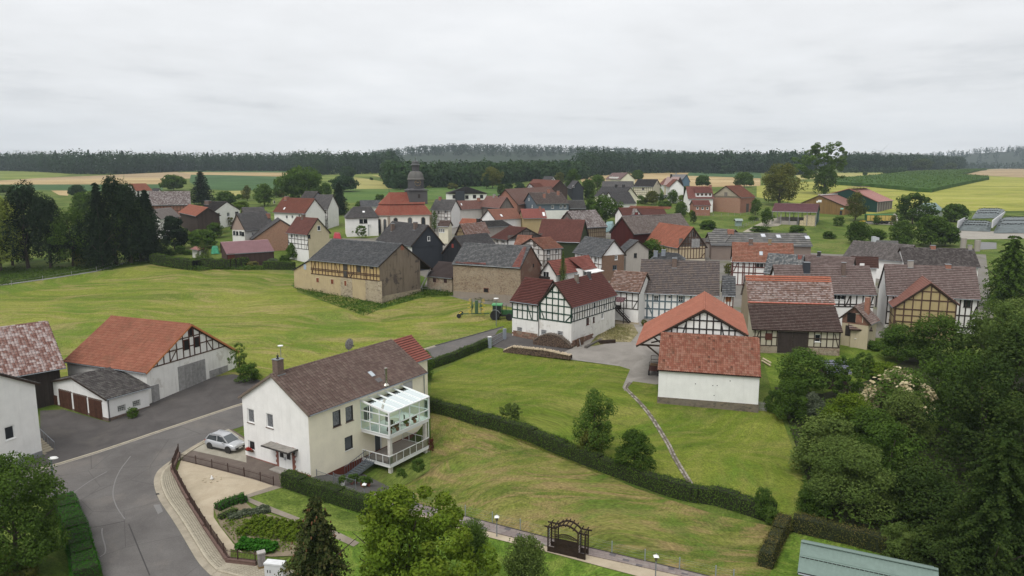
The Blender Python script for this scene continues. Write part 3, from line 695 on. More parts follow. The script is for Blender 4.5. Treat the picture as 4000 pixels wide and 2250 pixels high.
class House:
 def __init__(s,name,label,e0,e1,h=5.0,base=None,e2=None,w=None,pitch=45,ridge=None,oe=.4,og=.3,wall=None,roof=None,cat='house',lvl=1,vr=None,tw=.30,th=.34,group=None,vrf=.5,dz2=0.0,gutter=True,sag=.0,barge=None,deck=None,world=None,depth=.6,oeb=None,ridge_cap=True,gp=False,u=None):
  s.fm={}
  s.lvl,s.oe,s.og,s.wallm,s.roofm,s.tw,s.th,s.sag=lvl,oe,og,wall,roof,tw,th,sag
  s.oeb=oe if oeb is None else oeb
  if world:
   O,ang,L,W,ze,zr=world
   u=Vector((math.cos(ang),math.sin(ang),0));v=Vector((-u.y,u.x,0))
   E0=Vector((O[0],O[1],ze));flip=False;s.ev='G'
   zE=ze
  else:
   if base is not None:
    b=at(base);zE=z_at(b.x,b.y,e0[1]);E0=at_z(e0,zE)
   else:
    E0=at(e0,h);zE=E0.z
   E1=at_z(e1,zE)
   if u is not None:L=(E1-E0).dot(u)
   else:u=(E1-E0);L=u.length;u.normalize()
   v=Vector((-u.y,u.x,0));away=Vector((E0.x,E0.y,0)).normalized()
   flip=v.dot(away)<0
   if flip:v=-v
   W=w
   if gp:
    R_,E2_=on_plane(ridge,E0,u),on_plane(e2,E0,u)
    W=(E2_-E0).dot(v);vrf=(R_-E0).dot(v)/W;zr=R_.z;dz2=E2_.z-zE
   elif e2 is not None:
    W=(at_z(e2,zE+dz2)-E0).dot(v)
   tp=math.tan(R(pitch))
   if gp:pass
   elif W is None:
    lo,hi=1.5,30
    for _ in range(40):
     m=(lo+hi)/2;q=E0+v*m*vrf
     if proj((q.x,q.y,zE+tp*m*vrf))[1]>ridge[1]:lo=m
     else:hi=m
    W=(lo+hi)/2;zr=zE+tp*W*vrf
   elif ridge is not None:
    q=E0+v*W*vrf;zr=z_at(q.x,q.y,ridge[1])
   else:zr=zE+tp*W*vrf
   if flip:O=E1;u=-u;s.ev='H'
   else:O=E0;s.ev='G'
  s.L,s.W=L,W;s.vr=W*vrf
  cs=[O+u*a+v*b for a in(0,L)for b in(0,W)]if not isinstance(O,tuple)else[Vector((O[0],O[1],0))+u*a+v*b for a in(0,L)for b in(0,W)]
  gz=[hz(c.y)for c in cs];s.gmin,s.gmax=min(gz),max(gz)
  z0=s.gmin
  M=Matrix((u,v,Vector((0,0,1)))).transposed().to_4x4();M.translation=Vector((cs[0].x,cs[0].y,z0))
  s.M,s.Mi=M,M.inverted();s.z0=z0
  s.root=empty(name,None,label=label,cat=cat,group=group,mat=M)
  s.ze,s.zr,s.ze2=zE-z0,zr-z0,zE-z0+dz2
  s.zb=-depth
  s.x0,s.x1,s.y0,s.y1=og,L-og,oe,W-s.oeb
  s.t=.16
  s.holes={'F':[],'B':[],'G':[],'H':[]}
  s.barge=barge or DARK_WOOD;s.deck=deck or DARK_WOOD
  s.gutter_on=gutter;s.ridge_cap=ridge_cap
  s.slopes=None
  s.n_tiles=0
 def fc(s,f):return{'E':s.ev,'N':'H' if s.ev=='G' else 'G'}.get(f,f)
 def gl(s,x,y):
  p=s.M@Vector((x,y,0));return hz(p.y)-s.z0
 def roofz(s,y):
  if y<=s.vr:return s.ze+(s.zr-s.ze)*y/s.vr
  return s.ze2+(s.zr-s.ze2)*(s.W-y)/(s.W-s.vr)
 def wtop(s,y):return s.roofz(y)-s.t
 def fp(s,f,q,z,out=0.0):
  f=s.fc(f)
  if f=='F':return Vector((q,s.y0-out,z))
  if f=='B':return Vector((q,s.y1+out,z))
  if f=='G':return Vector((s.x0-out,q,z))
  return Vector((s.x1+out,q,z))
 def fn(s,f):return{'F':Vector((0,-1,0)),'B':Vector((0,1,0)),'G':Vector((-1,0,0)),'H':Vector((1,0,0))}[s.fc(f)]
 def ft(s,f):return Vector((1,0,0))if s.fc(f)in 'FB' else Vector((0,1,0))
 def fr(s,f):return(s.x0,s.x1)if s.fc(f)in 'FB' else(s.y0,s.y1)
 def top(s,f,q):
  f=s.fc(f)
  return s.wtop(s.y0)if f=='F' else s.wtop(s.y1)if f=='B' else s.wtop(q)
 def hit(s,f,p):
  f=s.fc(f);q=s.M@s.fp(f,0,0);n=(s.M.to_3x3()@s.fn(f))
  l=s.Mi@on_plane(p,q,n)
  return(l.x if f in 'FB' else l.y),l.z
 def roof_hit(s,p):
  a=s.M@Vector((0,0,s.ze));b=s.M@Vector((s.L,0,s.ze));c=s.M@Vector((0,s.vr,s.zr))
  return s.Mi@on_plane(p,a,(b-a).cross(c-a))
 def window(s,f,p,w=.9,h=1.2,mull=1,trans=0,frame=None,sill=True,cut=True,loc=None,pane=None,name='window',surround=None):
  q,z=loc if loc else s.hit(f,p)
  F=s.fc(f);frame=frame or WHITE_P
  lo,hi=s.fr(F);q=min(max(q,lo+w/2+.05),hi-w/2-.05)
  zt=min(s.wtop(s.y0),s.wtop(s.y1))if F in 'GH' else s.top(F,0)
  if F in 'FB' and z+h/2>zt-.05:z=zt-.05-h/2
  cut=cut and s.lvl>=1 and z+h/2<zt-.04
  if cut:s.holes[F].append((q-w/2,q+w/2,z-h/2,z+h/2))
  d=-.10 if cut else .03
  key=('w',round(w,2),round(h,2),mull,trans,frame.name,cut)
  if key not in CUBE:
   m=MB();b=.09
   m.box((-(w-b)/2,0,0),(b,.07,h));m.box(((w-b)/2,0,0),(b,.07,h));m.box((0,0,(h-b)/2),(w-2*b,.07,b));m.box((0,0,-(h-b)/2),(w-2*b,.07,b))
   for k in range(mull):m.box((-w/2+(k+1)*w/(mull+1),0,0),(.05,.066,h-2*b))
   for k in range(trans):m.box((0,0,-h/2+(k+1)*h/(trans+1)),(w-2*b,.062,.045))
   if cut:
    for sx in(-1,1):m.box((sx*(w/2+.01),.04,0),(.02,.28,h+.04))
    m.box((0,.04,h/2+.01),(w,.28,.02));m.box((0,.04,-h/2-.01),(w,.28,.02))
   CUBE[key]=m.mesh(name,frame)
  ylo=-s.fn(F)
  Mx=Matrix((ylo.cross(Vector((0,0,1))),ylo,Vector((0,0,1)))).transposed().to_4x4()
  Mx.translation=s.fp(F,q,z,d)
  o=link(name,CUBE[key],s.root,Mx)
  link('pane',cube_mesh('pane',pane or GLASS),o,Matrix.Translation((0,.025,0))@Matrix.Diagonal((w-.06,.02,h-.06,1)))
  if sill:link('sill',cube_mesh('sill',surround or frame),o,Matrix.Translation((0,(-.11 if cut else-.06),-h/2-.03))@Matrix.Diagonal((w+.14,.16,.05,1)))
  return o
 def opening(s,f,p,w,h,mat=None,name='door',loc=None,boards=0,d=.02,frame=None,halves=1):
  q,z=loc if loc else s.hit(f,p)
  F=s.fc(f);n=s.fn(F);t=s.ft(F);mat=mat or DARK_WOOD
  c=s.fp(F,q,z,d)
  Mx=Matrix((t*w,n*.05,Vector((0,0,h)))).transposed().to_4x4();Mx.translation=c
  o=link(name,cube_mesh(name,mat),s.root,Mx)
  if boards:
   bw=w/boards
   for k in range(boards):
    fbb=Matrix((t*(bw*.93),n*.04,Vector((0,0,h*.995)))).transposed().to_4x4()
    fbb.translation=s.fp(F,q-w/2+bw*(k+.5),z,d+.035+random.uniform(0,.012))
    b=link('plank',cube_mesh('plank',mat),o);b.matrix_local=Mx.inverted()@fbb
  if frame:
   for a,b in((-1,0),(1,0)):
    bar_obj('door_frame',frame,s.root,s.fp(F,q+a*(w/2+.06),z-h/2,d),s.fp(F,q+a*(w/2+.06),z+h/2+.1,d),.12,.1,n)
   bar_obj('door_frame',frame,s.root,s.fp(F,q-w/2-.12,z+h/2+.06,d),s.fp(F,q+w/2+.12,z+h/2+.06,d),.12,.104,n)
  return o
 def clad(s,f,z0,z1,mat,name='cladding',gable=True,q0=None,q1=None,d=.025):
  F=s.fc(f);a,b=s.fr(F);a=a if q0 is None else q0;b=b if q1 is None else q1
  n=s.fn(F)
  if F in 'FB':
   zt=min(z1,s.top(F,0));P=[(a,z0),(b,z0),(b,zt),(a,zt)]
  else:
   P=[(a,z0),(b,z0),(b,min(z1,s.wtop(b)))]
   if a<s.vr<b and gable:
    if z1>=s.wtop(s.vr):P.append((s.vr,s.wtop(s.vr)))
    else:
     yb=s.vr+(s.W-s.vr)*(s.wtop(s.vr)-z1)/max(.01,s.zr-s.ze2);ya=s.vr-(s.vr)*(s.wtop(s.vr)-z1)/max(.01,s.zr-s.ze)
     if yb<b:P.append((yb,z1))
     if ya>a:P.append((ya,z1))
   P.append((a,min(z1,s.wtop(a))))
  m=MB();fr=[s.fp(F,q,z,d)for q,z in P];bk=[s.fp(F,q,z,-.02)for q,z in P]
  m.face(fr)
  for i in range(len(P)):
   j=(i+1)%len(P);m.face([fr[i],bk[i],bk[j],fr[j]])
  return m.obj(name,mat,s.root,weld=True)
 def plinth(s,z,mat,d=.05,name='plinth'):
  m=MB();zb=s.zb-.05
  m.box2((s.x0-d,s.y0-d,zb),(s.x1+d,s.y0+.1,z));m.box2((s.x0-d,s.y1-.1,zb),(s.x1+d,s.y1+d,z))
  m.box2((s.x0-d,s.y0+.1,zb),(s.x0+.1,s.y1-.1,z));m.box2((s.x1-.1,s.y0+.1,zb),(s.x1+d,s.y1-.1,z))
  return m.obj(name,mat,s.root)
 def timber(s,f,z0,z1=None,nq=6,rails=(),mat=None,bw=.16,braces=(),gable=True,posts=None,join=False,q0=None,q1=None,d=.012,sillb=True,rafters=True,skip=()):
  F=s.fc(f);n=s.fn(F);a,b=s.fr(F);a=a if q0 is None else q0;b=b if q1 is None else q1
  mat=mat or DARK_WOOD;isg=F in 'GH' and gable
  zt=(lambda q:s.top(F,q)-.02)if isg else(lambda q:min(s.top(F,q)for q in(a,b))-.02)
  if z1 is not None:zt0=zt;zt=lambda q:min(zt0(q),z1)
  segs=[]
  qs=posts if posts is not None else[a+bw/2+(b-a-bw)*k/nq for k in range(nq+1)]
  for k,q in enumerate(qs):
   if k in skip:continue
   if zt(q)-z0>.25:segs.append(((q,z0),(q,zt(q)),bw))
  def span(z):
   xs=np.linspace(a,b,81);ok=[x for x in xs if zt(x)>=z-.01]
   return(ok[0],ok[-1])if ok else None
  rl=list(rails)+([z0]if sillb else[])
  for z in rl:
   sp_=span(z)
   if sp_ and sp_[1]-sp_[0]>.3:segs.append(((sp_[0],z),(sp_[1],z),bw))
  for(qa,za,qb,zb_)in braces:segs.append(((min(max(qa,a+.1),b-.1),za),(min(max(qb,a+.1),b-.1),zb_),bw*.9))
  if isg and rafters and z1 is None:
   segs.append(((a,zt(a)-bw*.3),(s.vr,zt(s.vr)-bw*.6),bw));segs.append(((b,zt(b)-bw*.3),(s.vr,zt(s.vr)-bw*.6),bw))
  elif not isg and z1 is None:segs.append(((a,zt(a)-bw/2),(b,zt(b)-bw/2),bw))
  m=MB()
  for k,(p,q,w_)in enumerate(segs):
   P,Q=s.fp(F,p[0],p[1],d+.002*(k%4)),s.fp(F,q[0],q[1],d+.002*(k%4))
   w2=w_*random.uniform(.88,1.1)
   if join:m.bar(P,Q,w2,.07,n)
   else:bar_obj('timber_beam',mat,s.root,P,Q,w2,.07,n)
  if join:m.obj('timber_frame',mat,s.root)
 def chimney(s,p,h=1.2,w=.6,mat=None,d=None,cap=True,ridge=False):
  l=s.roof_hit(p)
  x,y=min(max(l.x,.5),s.L-.5),(s.vr if ridge else l.y)
  zb=s.roofz(y)-.5;zt=s.roofz(y)+h;d=d or w
  m=MB().box2((x-w/2,y-d/2,zb),(x+w/2,y+d/2,zt))
  o=m.obj('chimney',mat or brickwork('chimney_brick',(.13,.075,.055,1),(.17,.10,.075,1),(.2,.18,.16,1),.24,.08),s.root)
  if cap:
   fbox('chimney_cap',GREY_ZINC,o,(x,y,zt+.03),(w+.1,d+.1,.06))
   fbox('flashing',GREY_ZINC,o,(x,y-d/2-.05,s.roofz(y-d/2)+.08),(w+.16,.14,.10))
  return o
 def roof_quad(s,p,w,h,name,mat,up=.09,frame=None):
  l=s.roof_hit(p);n=Vector((0,-(s.zr-s.ze),s.vr)).normalized();t=Vector((0,s.vr,s.zr-s.ze)).normalized()
  Mx=Matrix((Vector((1,0,0))*w,t*h,n*.08)).transposed().to_4x4();Mx.translation=l+n*up
  o=link(name,cube_mesh(name,frame or GREY_ZINC),s.root,Mx)
  if mat is not None:link('pane',cube_mesh('pane',mat),o,Matrix.Translation((0,0,.35))@Matrix.Diagonal((.82,.86,.5,1)))
  return o
 def skylight(s,p,w=.7,h=1.0,pane=None):
  return s.roof_quad(p,w,h,'skylight',pane or plain('skylight_glass',(.45,.50,.54,1),.1,var=.05,spec=.6),frame=GREY_ZINC)
 def slope(s,mb,bl,br,tr,tl,lvl,mat,roofobj):
  bl,br,tr,tl=map(Vector,(bl,br,tr,tl))
  S=((tl-bl).length+(tr-br).length)/2;nrow=max(2,round(S/s.th))
  Lm=max((br-bl).length,(tr-tl).length)
  ncol=max(2,round(Lm/s.tw))
  n=(br-bl).cross(tl-bl)
  if n.length<1e-6:n=(br-bl).cross(tr-bl)
  n.normalize()
  rx=random.randrange(1000)
  if lvl>=2:
   me=tile_mesh(mat);u=(br-bl).normalized();t=(tl-bl).normalized();w=Lm/ncol;hh=S/nrow
   lst=[]
   for r in range(nrow):
    for c in range(ncol):
     o=bl+u*(c*w)+t*(r*hh)
     lst.append(((s.M@o-EYE).length,r,c,o))
   lst.sort(key=lambda q:q[0])
   facing=(s.M.to_3x3()@n).dot(EYE-s.M@bl)>0
   for k,(dd,r,c,o)in enumerate(lst):
    jz=random.uniform(0,.012)
    if facing and s.n_tiles<300:
     Mx=Matrix((u*w,t*hh,n)).transposed().to_4x4();Mx.translation=o+n*jz
     link('tile',me,roofobj,Mx);s.n_tiles+=1
    else:
     for(a,za),(b,zb)in zip(TILE_PROF,TILE_PROF[1:]):
      P=lambda q,y,z:o+u*(q*w)+t*(y*hh)+n*(z+jz)
      q0=(rx+c+.1+a*.8,r+.1);q1=(rx+c+.1+b*.8,r+.1)
      mb.face([P(a,-.06,za+.055),P(b,-.06,zb+.055),P(b,1,zb+.01),P(a,1,za+.01)],None,[q0,q1,(q1[0],r+.9),(q0[0],r+.9)])
      mb.face([P(a,.10,za-.01),P(b,.10,zb-.01),P(b,-.06,zb+.055),P(a,-.06,za+.055)],None,[q0,q1,q1,q0])
   return
  nseg=max(1,min(ncol,10 if s.sag else(6 if lvl else 2)))
  ph=random.uniform(0,6)
  def P(f,g,dz):
   l,r_=bl.lerp(tl,f),br.lerp(tr,f)
   q=l.lerp(r_,g)
   sg=s.sag*(-math.sin(math.pi*g)*f+.35*math.sin(9*g+ph+3*f))
   return q+n*(dz+sg*.6)+Vector((0,0,1))*sg*.4
  lip=.12 if lvl else .09
  for r in range(nrow):
   f0,f1=r/nrow,(r+1)/nrow
   for k in range(nseg):
    g0,g1=k/nseg,(k+1)/nseg
    c0,c1=rx+ncol*g0,rx+ncol*g1
    a,b,c,d=P(f0,g0,lip+.02),P(f0,g1,lip+.02),P(f1,g1,.02),P(f1,g0,.02)
    mb.face([a,b,c,d],None,[(c0,r+.02),(c1,r+.02),(c1,r+.98),(c0,r+.98)])
    mb.face([P(f0+.22/nrow,g0,.0),P(f0+.22/nrow,g1,.0),b,a],None,[(c0,r+.02),(c1,r+.02),(c1,r+.05),(c0,r+.05)])
 def done(s,holes=True):
  L,W,ze,zr,ze2,vr,t=s.L,s.W,s.ze,s.zr,s.ze2,s.vr,s.t
  mb=MB();zb=s.zb;fm={s.fc(k):v for k,v in s.fm.items()}
  for F in 'FBGH':
   a,b=s.fr(F)
   zt=s.top(F,0)if F in 'FB' else min(s.wtop(s.y0),s.wtop(s.y1))
   hs=[h for h in s.holes[F]if h[2]>zb and h[3]<zt]
   qs=sorted(set([a,b]+[max(a,min(b,x))for h in hs for x in h[:2]]));zs=sorted(set([zb,zt]+[x for h in hs for x in h[2:]]))
   for i in range(len(qs)-1):
    for j in range(len(zs)-1):
     cq,cz=(qs[i]+qs[i+1])/2,(zs[j]+zs[j+1])/2
     if any(h[0]<cq<h[1]and h[2]<cz<h[3]for h in hs):continue
     mb.face([s.fp(F,qs[i],zs[j]),s.fp(F,qs[i+1],zs[j]),s.fp(F,qs[i+1],zs[j+1]),s.fp(F,qs[i],zs[j+1])],fm.get(F,s.wallm))
   if F in 'GH':
    P=[(a,zt),(b,zt)]
    if s.wtop(b)>zt+.01:P.append((b,s.wtop(b)))
    P.append((vr,s.wtop(vr)))
    if s.wtop(a)>zt+.01:P.append((a,s.wtop(a)))
    mb.face([s.fp(F,q,z)for q,z in P],fm.get(F,s.wallm))
  s.wall=mb.obj('wall',s.wallm,s.root)
  dk=MB();th=.11
  sl=s.slopes or[((0,0,ze),(L,0,ze),(L,vr,zr),(0,vr,zr)),((L,W,ze2),(0,W,ze2),(0,vr,zr),(L,vr,zr))]
  for q in sl:
   q=[Vector(p)for p in q];n=(q[1]-q[0]).cross(q[2]-q[0]).normalized()
   k_=.012+s.sag*1.5;hi=[p-n*k_ for p in q];lo=[p-Vector((0,0,th+s.sag*1.5))for p in q]
   dk.face(hi);dk.face(lo[::-1])
   for i in range(4):
    j=(i+1)%4;dk.face([lo[i],lo[j],hi[j],hi[i]])
  ro=dk.obj('roof',s.deck,s.root)
  tm=MB()
  for q in sl:s.slope(tm,*q,s.lvl,s.roofm,ro)
  if tm.f:tm.obj('roof_tiles',s.roofm,ro,kind='stuff')
  if s.slopes is None:
   if s.ridge_cap:
    if s.lvl>=2:
     rt='ridge_tile';k=(rt,s.roofm.name)
     if k not in CUBE:CUBE[k]=MB().tube([(0,0,0),(.36,0,.0),(.40,0,.01)],[.12,.115,.14],8).mesh(rt,s.roofm)
     for i in range(int(L/.4)):link(rt,CUBE[k],ro,Matrix.Translation((i*.4,vr,zr+.03)))
    else:
     m=MB();pts=[(L*i/8,vr,zr+.05-(s.sag*.5*math.sin(math.pi*i/8)if s.sag else 0))for i in range(9)]
     m.tube(pts,.11,6);m.uv=[(v_[0]/.4,0)for v_ in m.v][:len(m.uv)]
     m.obj('ridge_tiles',s.roofm,ro)
   for x in(.02,L-.02):
    for y,z in((0,ze),(W,ze2)):
     bar_obj('bargeboard',s.barge,s.root,(x,y,z-.07),(x,vr,zr-.07),.05,.2,Vector((0,vr-y,zr-z)).cross(Vector((1,0,0))))
   if s.gutter_on:
    g=MB().tube([(0.05,-.06,ze-.03),(L-.05,-.06,ze-.05)],.065,6)
    g.obj('gutter',GREY_ZINC,s.root)
  return s
def beam_braces(a,b,z0,z1,k=.9):
 return[(a,z1,a+k,z0),(b,z1,b-k,z0)]
# ================================================================ PLANT KIT
def leaf_mesh(name,P,N,size,mat,asp=.62,rng=None,rnd=None,droop=0.0):
 rng=rng or np.random.default_rng(1)
 n=len(P)
 N=N/np.maximum(1e-6,np.linalg.norm(N,axis=1,keepdims=True))
 A=rng.normal(size=(n,3));A[:,2]-=droop
 T=A-(A*N).sum(1,keepdims=True)*N;T/=np.maximum(1e-6,np.linalg.norm(T,axis=1,keepdims=True))
 B=np.cross(N,T);s=(size*(rng.uniform(.6,1.35,n))if np.isscalar(size)else size)[:,None]
 b=rng.uniform(-.12,.22,n)[:,None]
 V=np.empty((n,4,3))
 V[:,0]=P-T*s*.5;V[:,1]=P+B*s*asp*.5+T*s*b;V[:,2]=P+T*s*.5-N*s*.12;V[:,3]=P-B*s*asp*.5+T*s*b*.6
 me=bpy.data.meshes.new(name)
 me.vertices.add(4*n);me.vertices.foreach_set('co',V.reshape(-1).astype(np.float32))
 me.loops.add(4*n);me.loops.foreach_set('vertex_index',np.arange(4*n,dtype=np.int32))
 me.polygons.add(n);me.polygons.foreach_set('loop_start',np.arange(0,4*n,4,dtype=np.int32));me.polygons.foreach_set('loop_total',np.full(n,4,np.int32))
 at_=me.attributes.new('rnd','FLOAT','FACE')
 at_.data.foreach_set('value',(rng.uniform(0,1,n)if rnd is None else np.clip(rnd,0,1)).astype(np.float32))
 me.materials.append(mat);me.update(calc_edges=True)
 return me
def crown_points(rng,n,kind):
 P,N,Rn=[],[],[]
 def blob(c,r,m,up=.5,sq=.8):
  d=rng.normal(size=(m,3));d/=np.linalg.norm(d,axis=1,keepdims=True)
  rr=r*rng.uniform(.72,1.08,m)[:,None]
  d2=d.copy();d2[:,2]*=sq
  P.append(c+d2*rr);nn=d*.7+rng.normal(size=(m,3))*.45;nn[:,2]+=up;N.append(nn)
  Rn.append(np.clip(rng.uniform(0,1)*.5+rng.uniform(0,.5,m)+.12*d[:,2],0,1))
 if kind in('round','tall','loose','dome','open','poplar','walnut'):
  nb={'round':60,'tall':64,'loose':46,'dome':80,'open':110,'poplar':80,'walnut':120}[kind];br={'round':.135,'tall':.12,'loose':.115,'dome':.12,'open':.062,'poplar':.075,'walnut':.075}[kind]
  per=n//nb
  lob=[(rng.uniform(0,6.28),rng.uniform(.25,.9),rng.uniform(.5,1.0))for _ in range(7)]
  for _ in range(nb):
   a=rng.uniform(0,2*math.pi);z=rng.uniform(.02,.98)
   if kind=='round':env=math.sin(math.pi*min(1,z*.86+.12))**.6
   elif kind=='tall':env=(math.sin(math.pi*min(1,z*.80+.18))**.75)*.95
   elif kind=='dome':env=math.cos(min(1,max(0,z))*math.pi/2)**.55*(.82+.18*min(1,z*4))
   elif kind=='open':env=math.sin(math.pi*min(1,z*.8+.16))**.5
   elif kind=='poplar':env=(math.sin(math.pi*min(1,z*.92+.05))**.7)*(.55+.45*math.sin(z*7.5+1.0)**2 if z<.75 else .95)
   else:env=math.sin(math.pi*min(1,z*.84+.13))**.5
   for la,lz,lk in lob:
    dd=math.cos(a-la)
    env*=1+(.24 if kind!='dome' else .07)*lk*dd*math.exp(-((z-lz)/.25)**2)
   rad=(.5-br)*env*(rng.uniform(.66,1.06)if kind not in('open','walnut')else rng.uniform(.4,1.08))
   c=np.array([math.cos(a)*rad,math.sin(a)*rad,br*.8+z*(1-br*1.7)])
   blob(c,br*rng.uniform(.65,1.25),per)
  m=n//8;d=rng.normal(size=(m,3));d/=np.linalg.norm(d,axis=1,keepdims=True)
  q=d*rng.uniform(.1,.33,m)[:,None];q[:,2]=.5+q[:,2]*1.1;
  if kind not in('open','poplar'):P.append(q);N.append(rng.normal(size=(m,3)));Rn.append(rng.uniform(0,.4,m))
 elif kind in('spruce','fir','yew'):
  nw={'spruce':24,'fir':17,'yew':20}[kind];n=int(n*1.6);per=max(4,n//(nw*11));m=n//5;z_=rng.uniform(.03,.9,m);q=rng.normal(size=(m,3))*.16*(1-z_)[:,None];q[:,2]=z_;P.append(q);N.append(rng.normal(size=(m,3)));Rn.append(rng.uniform(0,.3,m))
  for i in range(nw):
   z=.04+.94*(i/nw)**.92;rad=.5*(1-z)**(.85 if kind!='yew' else .6)*(1.0 if kind!='yew' else .95)+.012
   nbr=max(4,int(6+9*(1-z)))
   for k in range(nbr):
    a=2*math.pi*(k+rng.uniform(-.35,.35))/nbr+i*1.3;rr=rad*rng.uniform(.5,1.18)
    if rng.uniform()<.1:continue
    m=per;t=rng.uniform(.12,1,m)**.8
    dr={'spruce':.42,'fir':.15,'yew':.30}[kind]
    x=np.stack([np.cos(a)*rr*t,np.sin(a)*rr*t,z-dr*rr*t*t+.12*rr*t],1)
    w=.05*(1-z)+.012
    x+=rng.normal(size=(m,3))*w*np.array([.55,.55,.35])*(1.15-t*.5)[:,None]
    P.append(x);nn=rng.normal(size=(m,3))*.45;nn[:,2]+=.9;nn[:,0]+=.3*np.cos(a);nn[:,1]+=.3*np.sin(a);N.append(nn)
    Rn.append(np.clip(.15+.55*t+rng.uniform(-.2,.25,m),0,1))
 elif kind=='willow':
  ns=n//26
  for _ in range(ns):
   a=rng.uniform(0,2*math.pi);r0=.44*math.sqrt(rng.uniform(.08,1));top=.98-.42*(r0/.46)**2.2+rng.uniform(-.07,.03)
   L=rng.uniform(.18,.55)*(.5+r0*1.3);m=26;t=np.linspace(0,1,m)
   x=np.stack([np.cos(a)*(r0+.05*t),np.sin(a)*(r0+.05*t),np.maximum(.02,top-L*t)],1)+rng.normal(size=(m,3))*.010
   P.append(x);nn=rng.normal(size=(m,3))*.5+np.array([math.cos(a),math.sin(a),.25]);N.append(nn);Rn.append(np.clip(.85-.6*t+rng.uniform(-.2,.2,m)+rng.uniform(-.2,.2),0,1))
 elif kind=='upright':
  ns=n//40
  for _ in range(ns):
   a=rng.uniform(0,2*math.pi);r1=rng.uniform(.1,.48);h1=1.0-.9*(r1/.5)**2*rng.uniform(.35,.8);m=40;t=rng.uniform(.25,1,m)
   x=np.stack([np.cos(a)*r1*np.sqrt(t),np.sin(a)*r1*np.sqrt(t),.02+h1*t],1)+rng.normal(size=(m,3))*np.array([.03,.03,.02])
   P.append(x);nn=rng.normal(size=(m,3));nn[:,2]+=.5;N.append(nn);Rn.append(np.clip(t*.6+rng.uniform(-.1,.4,m),0,1))
 elif kind=='shrub':
  nb=40;per=n//nb
  for _ in range(nb):
   a=rng.uniform(0,2*math.pi);z=rng.uniform(0,.8);rad=.37*math.sqrt(max(.05,1-(z/.95)**2))*rng.uniform(.55,1)
   blob(np.array([math.cos(a)*rad,math.sin(a)*rad,.1+z*.92]),.14*rng.uniform(.7,1.25),per)
 return np.concatenate(P),np.concatenate(N),np.concatenate(Rn)
CROWN={}
def crown_mesh(kind,n,leaf,mat,seed,asp=.62,droop=0.0,hw=1.0):
 key=(kind,n,leaf,mat.name,seed,round(hw,1))
 if key not in CROWN:
  rng=np.random.default_rng(seed*77+len(kind))
  P,N,r=crown_points(rng,n,kind)
  P=P*np.array([1,1,hw]);
  CROWN[key]=leaf_mesh('crown',P,N,leaf,mat,asp,rng,r,droop)
 return CROWN[key]
G=lambda r,g,b:(r,g,b,1)
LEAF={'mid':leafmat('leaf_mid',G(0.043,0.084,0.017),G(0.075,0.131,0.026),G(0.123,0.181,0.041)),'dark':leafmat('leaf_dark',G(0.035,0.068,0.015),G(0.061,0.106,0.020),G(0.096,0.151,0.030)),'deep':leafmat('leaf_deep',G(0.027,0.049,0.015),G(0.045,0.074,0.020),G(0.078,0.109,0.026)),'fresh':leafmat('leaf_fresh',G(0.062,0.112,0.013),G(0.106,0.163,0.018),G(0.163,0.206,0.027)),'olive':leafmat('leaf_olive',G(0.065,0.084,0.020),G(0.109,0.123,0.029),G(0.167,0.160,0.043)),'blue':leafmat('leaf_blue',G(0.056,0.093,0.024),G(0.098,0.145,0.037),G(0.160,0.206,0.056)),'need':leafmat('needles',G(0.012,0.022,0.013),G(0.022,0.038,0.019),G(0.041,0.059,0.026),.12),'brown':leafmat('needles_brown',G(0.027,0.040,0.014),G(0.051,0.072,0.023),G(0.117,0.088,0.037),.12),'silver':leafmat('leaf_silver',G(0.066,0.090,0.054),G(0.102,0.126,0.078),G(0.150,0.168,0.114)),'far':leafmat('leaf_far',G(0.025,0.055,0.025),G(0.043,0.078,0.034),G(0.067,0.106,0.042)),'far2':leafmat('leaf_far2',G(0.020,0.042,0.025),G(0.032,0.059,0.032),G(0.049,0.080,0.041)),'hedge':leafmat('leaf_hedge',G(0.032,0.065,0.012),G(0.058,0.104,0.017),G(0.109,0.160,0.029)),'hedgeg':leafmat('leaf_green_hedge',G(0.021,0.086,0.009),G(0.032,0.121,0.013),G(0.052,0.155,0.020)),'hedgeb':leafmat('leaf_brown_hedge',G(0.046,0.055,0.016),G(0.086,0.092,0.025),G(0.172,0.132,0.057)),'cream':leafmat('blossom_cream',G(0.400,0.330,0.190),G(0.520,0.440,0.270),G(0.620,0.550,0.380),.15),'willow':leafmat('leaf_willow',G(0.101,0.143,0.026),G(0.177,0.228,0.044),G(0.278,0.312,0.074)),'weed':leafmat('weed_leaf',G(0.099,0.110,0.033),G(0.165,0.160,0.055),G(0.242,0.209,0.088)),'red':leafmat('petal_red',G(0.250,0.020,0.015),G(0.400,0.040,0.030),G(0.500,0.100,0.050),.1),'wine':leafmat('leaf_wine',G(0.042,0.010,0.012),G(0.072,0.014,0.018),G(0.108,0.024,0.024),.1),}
BARK=plain('bark',(.060,.048,.036,1),.95,var=.35,scale=6)
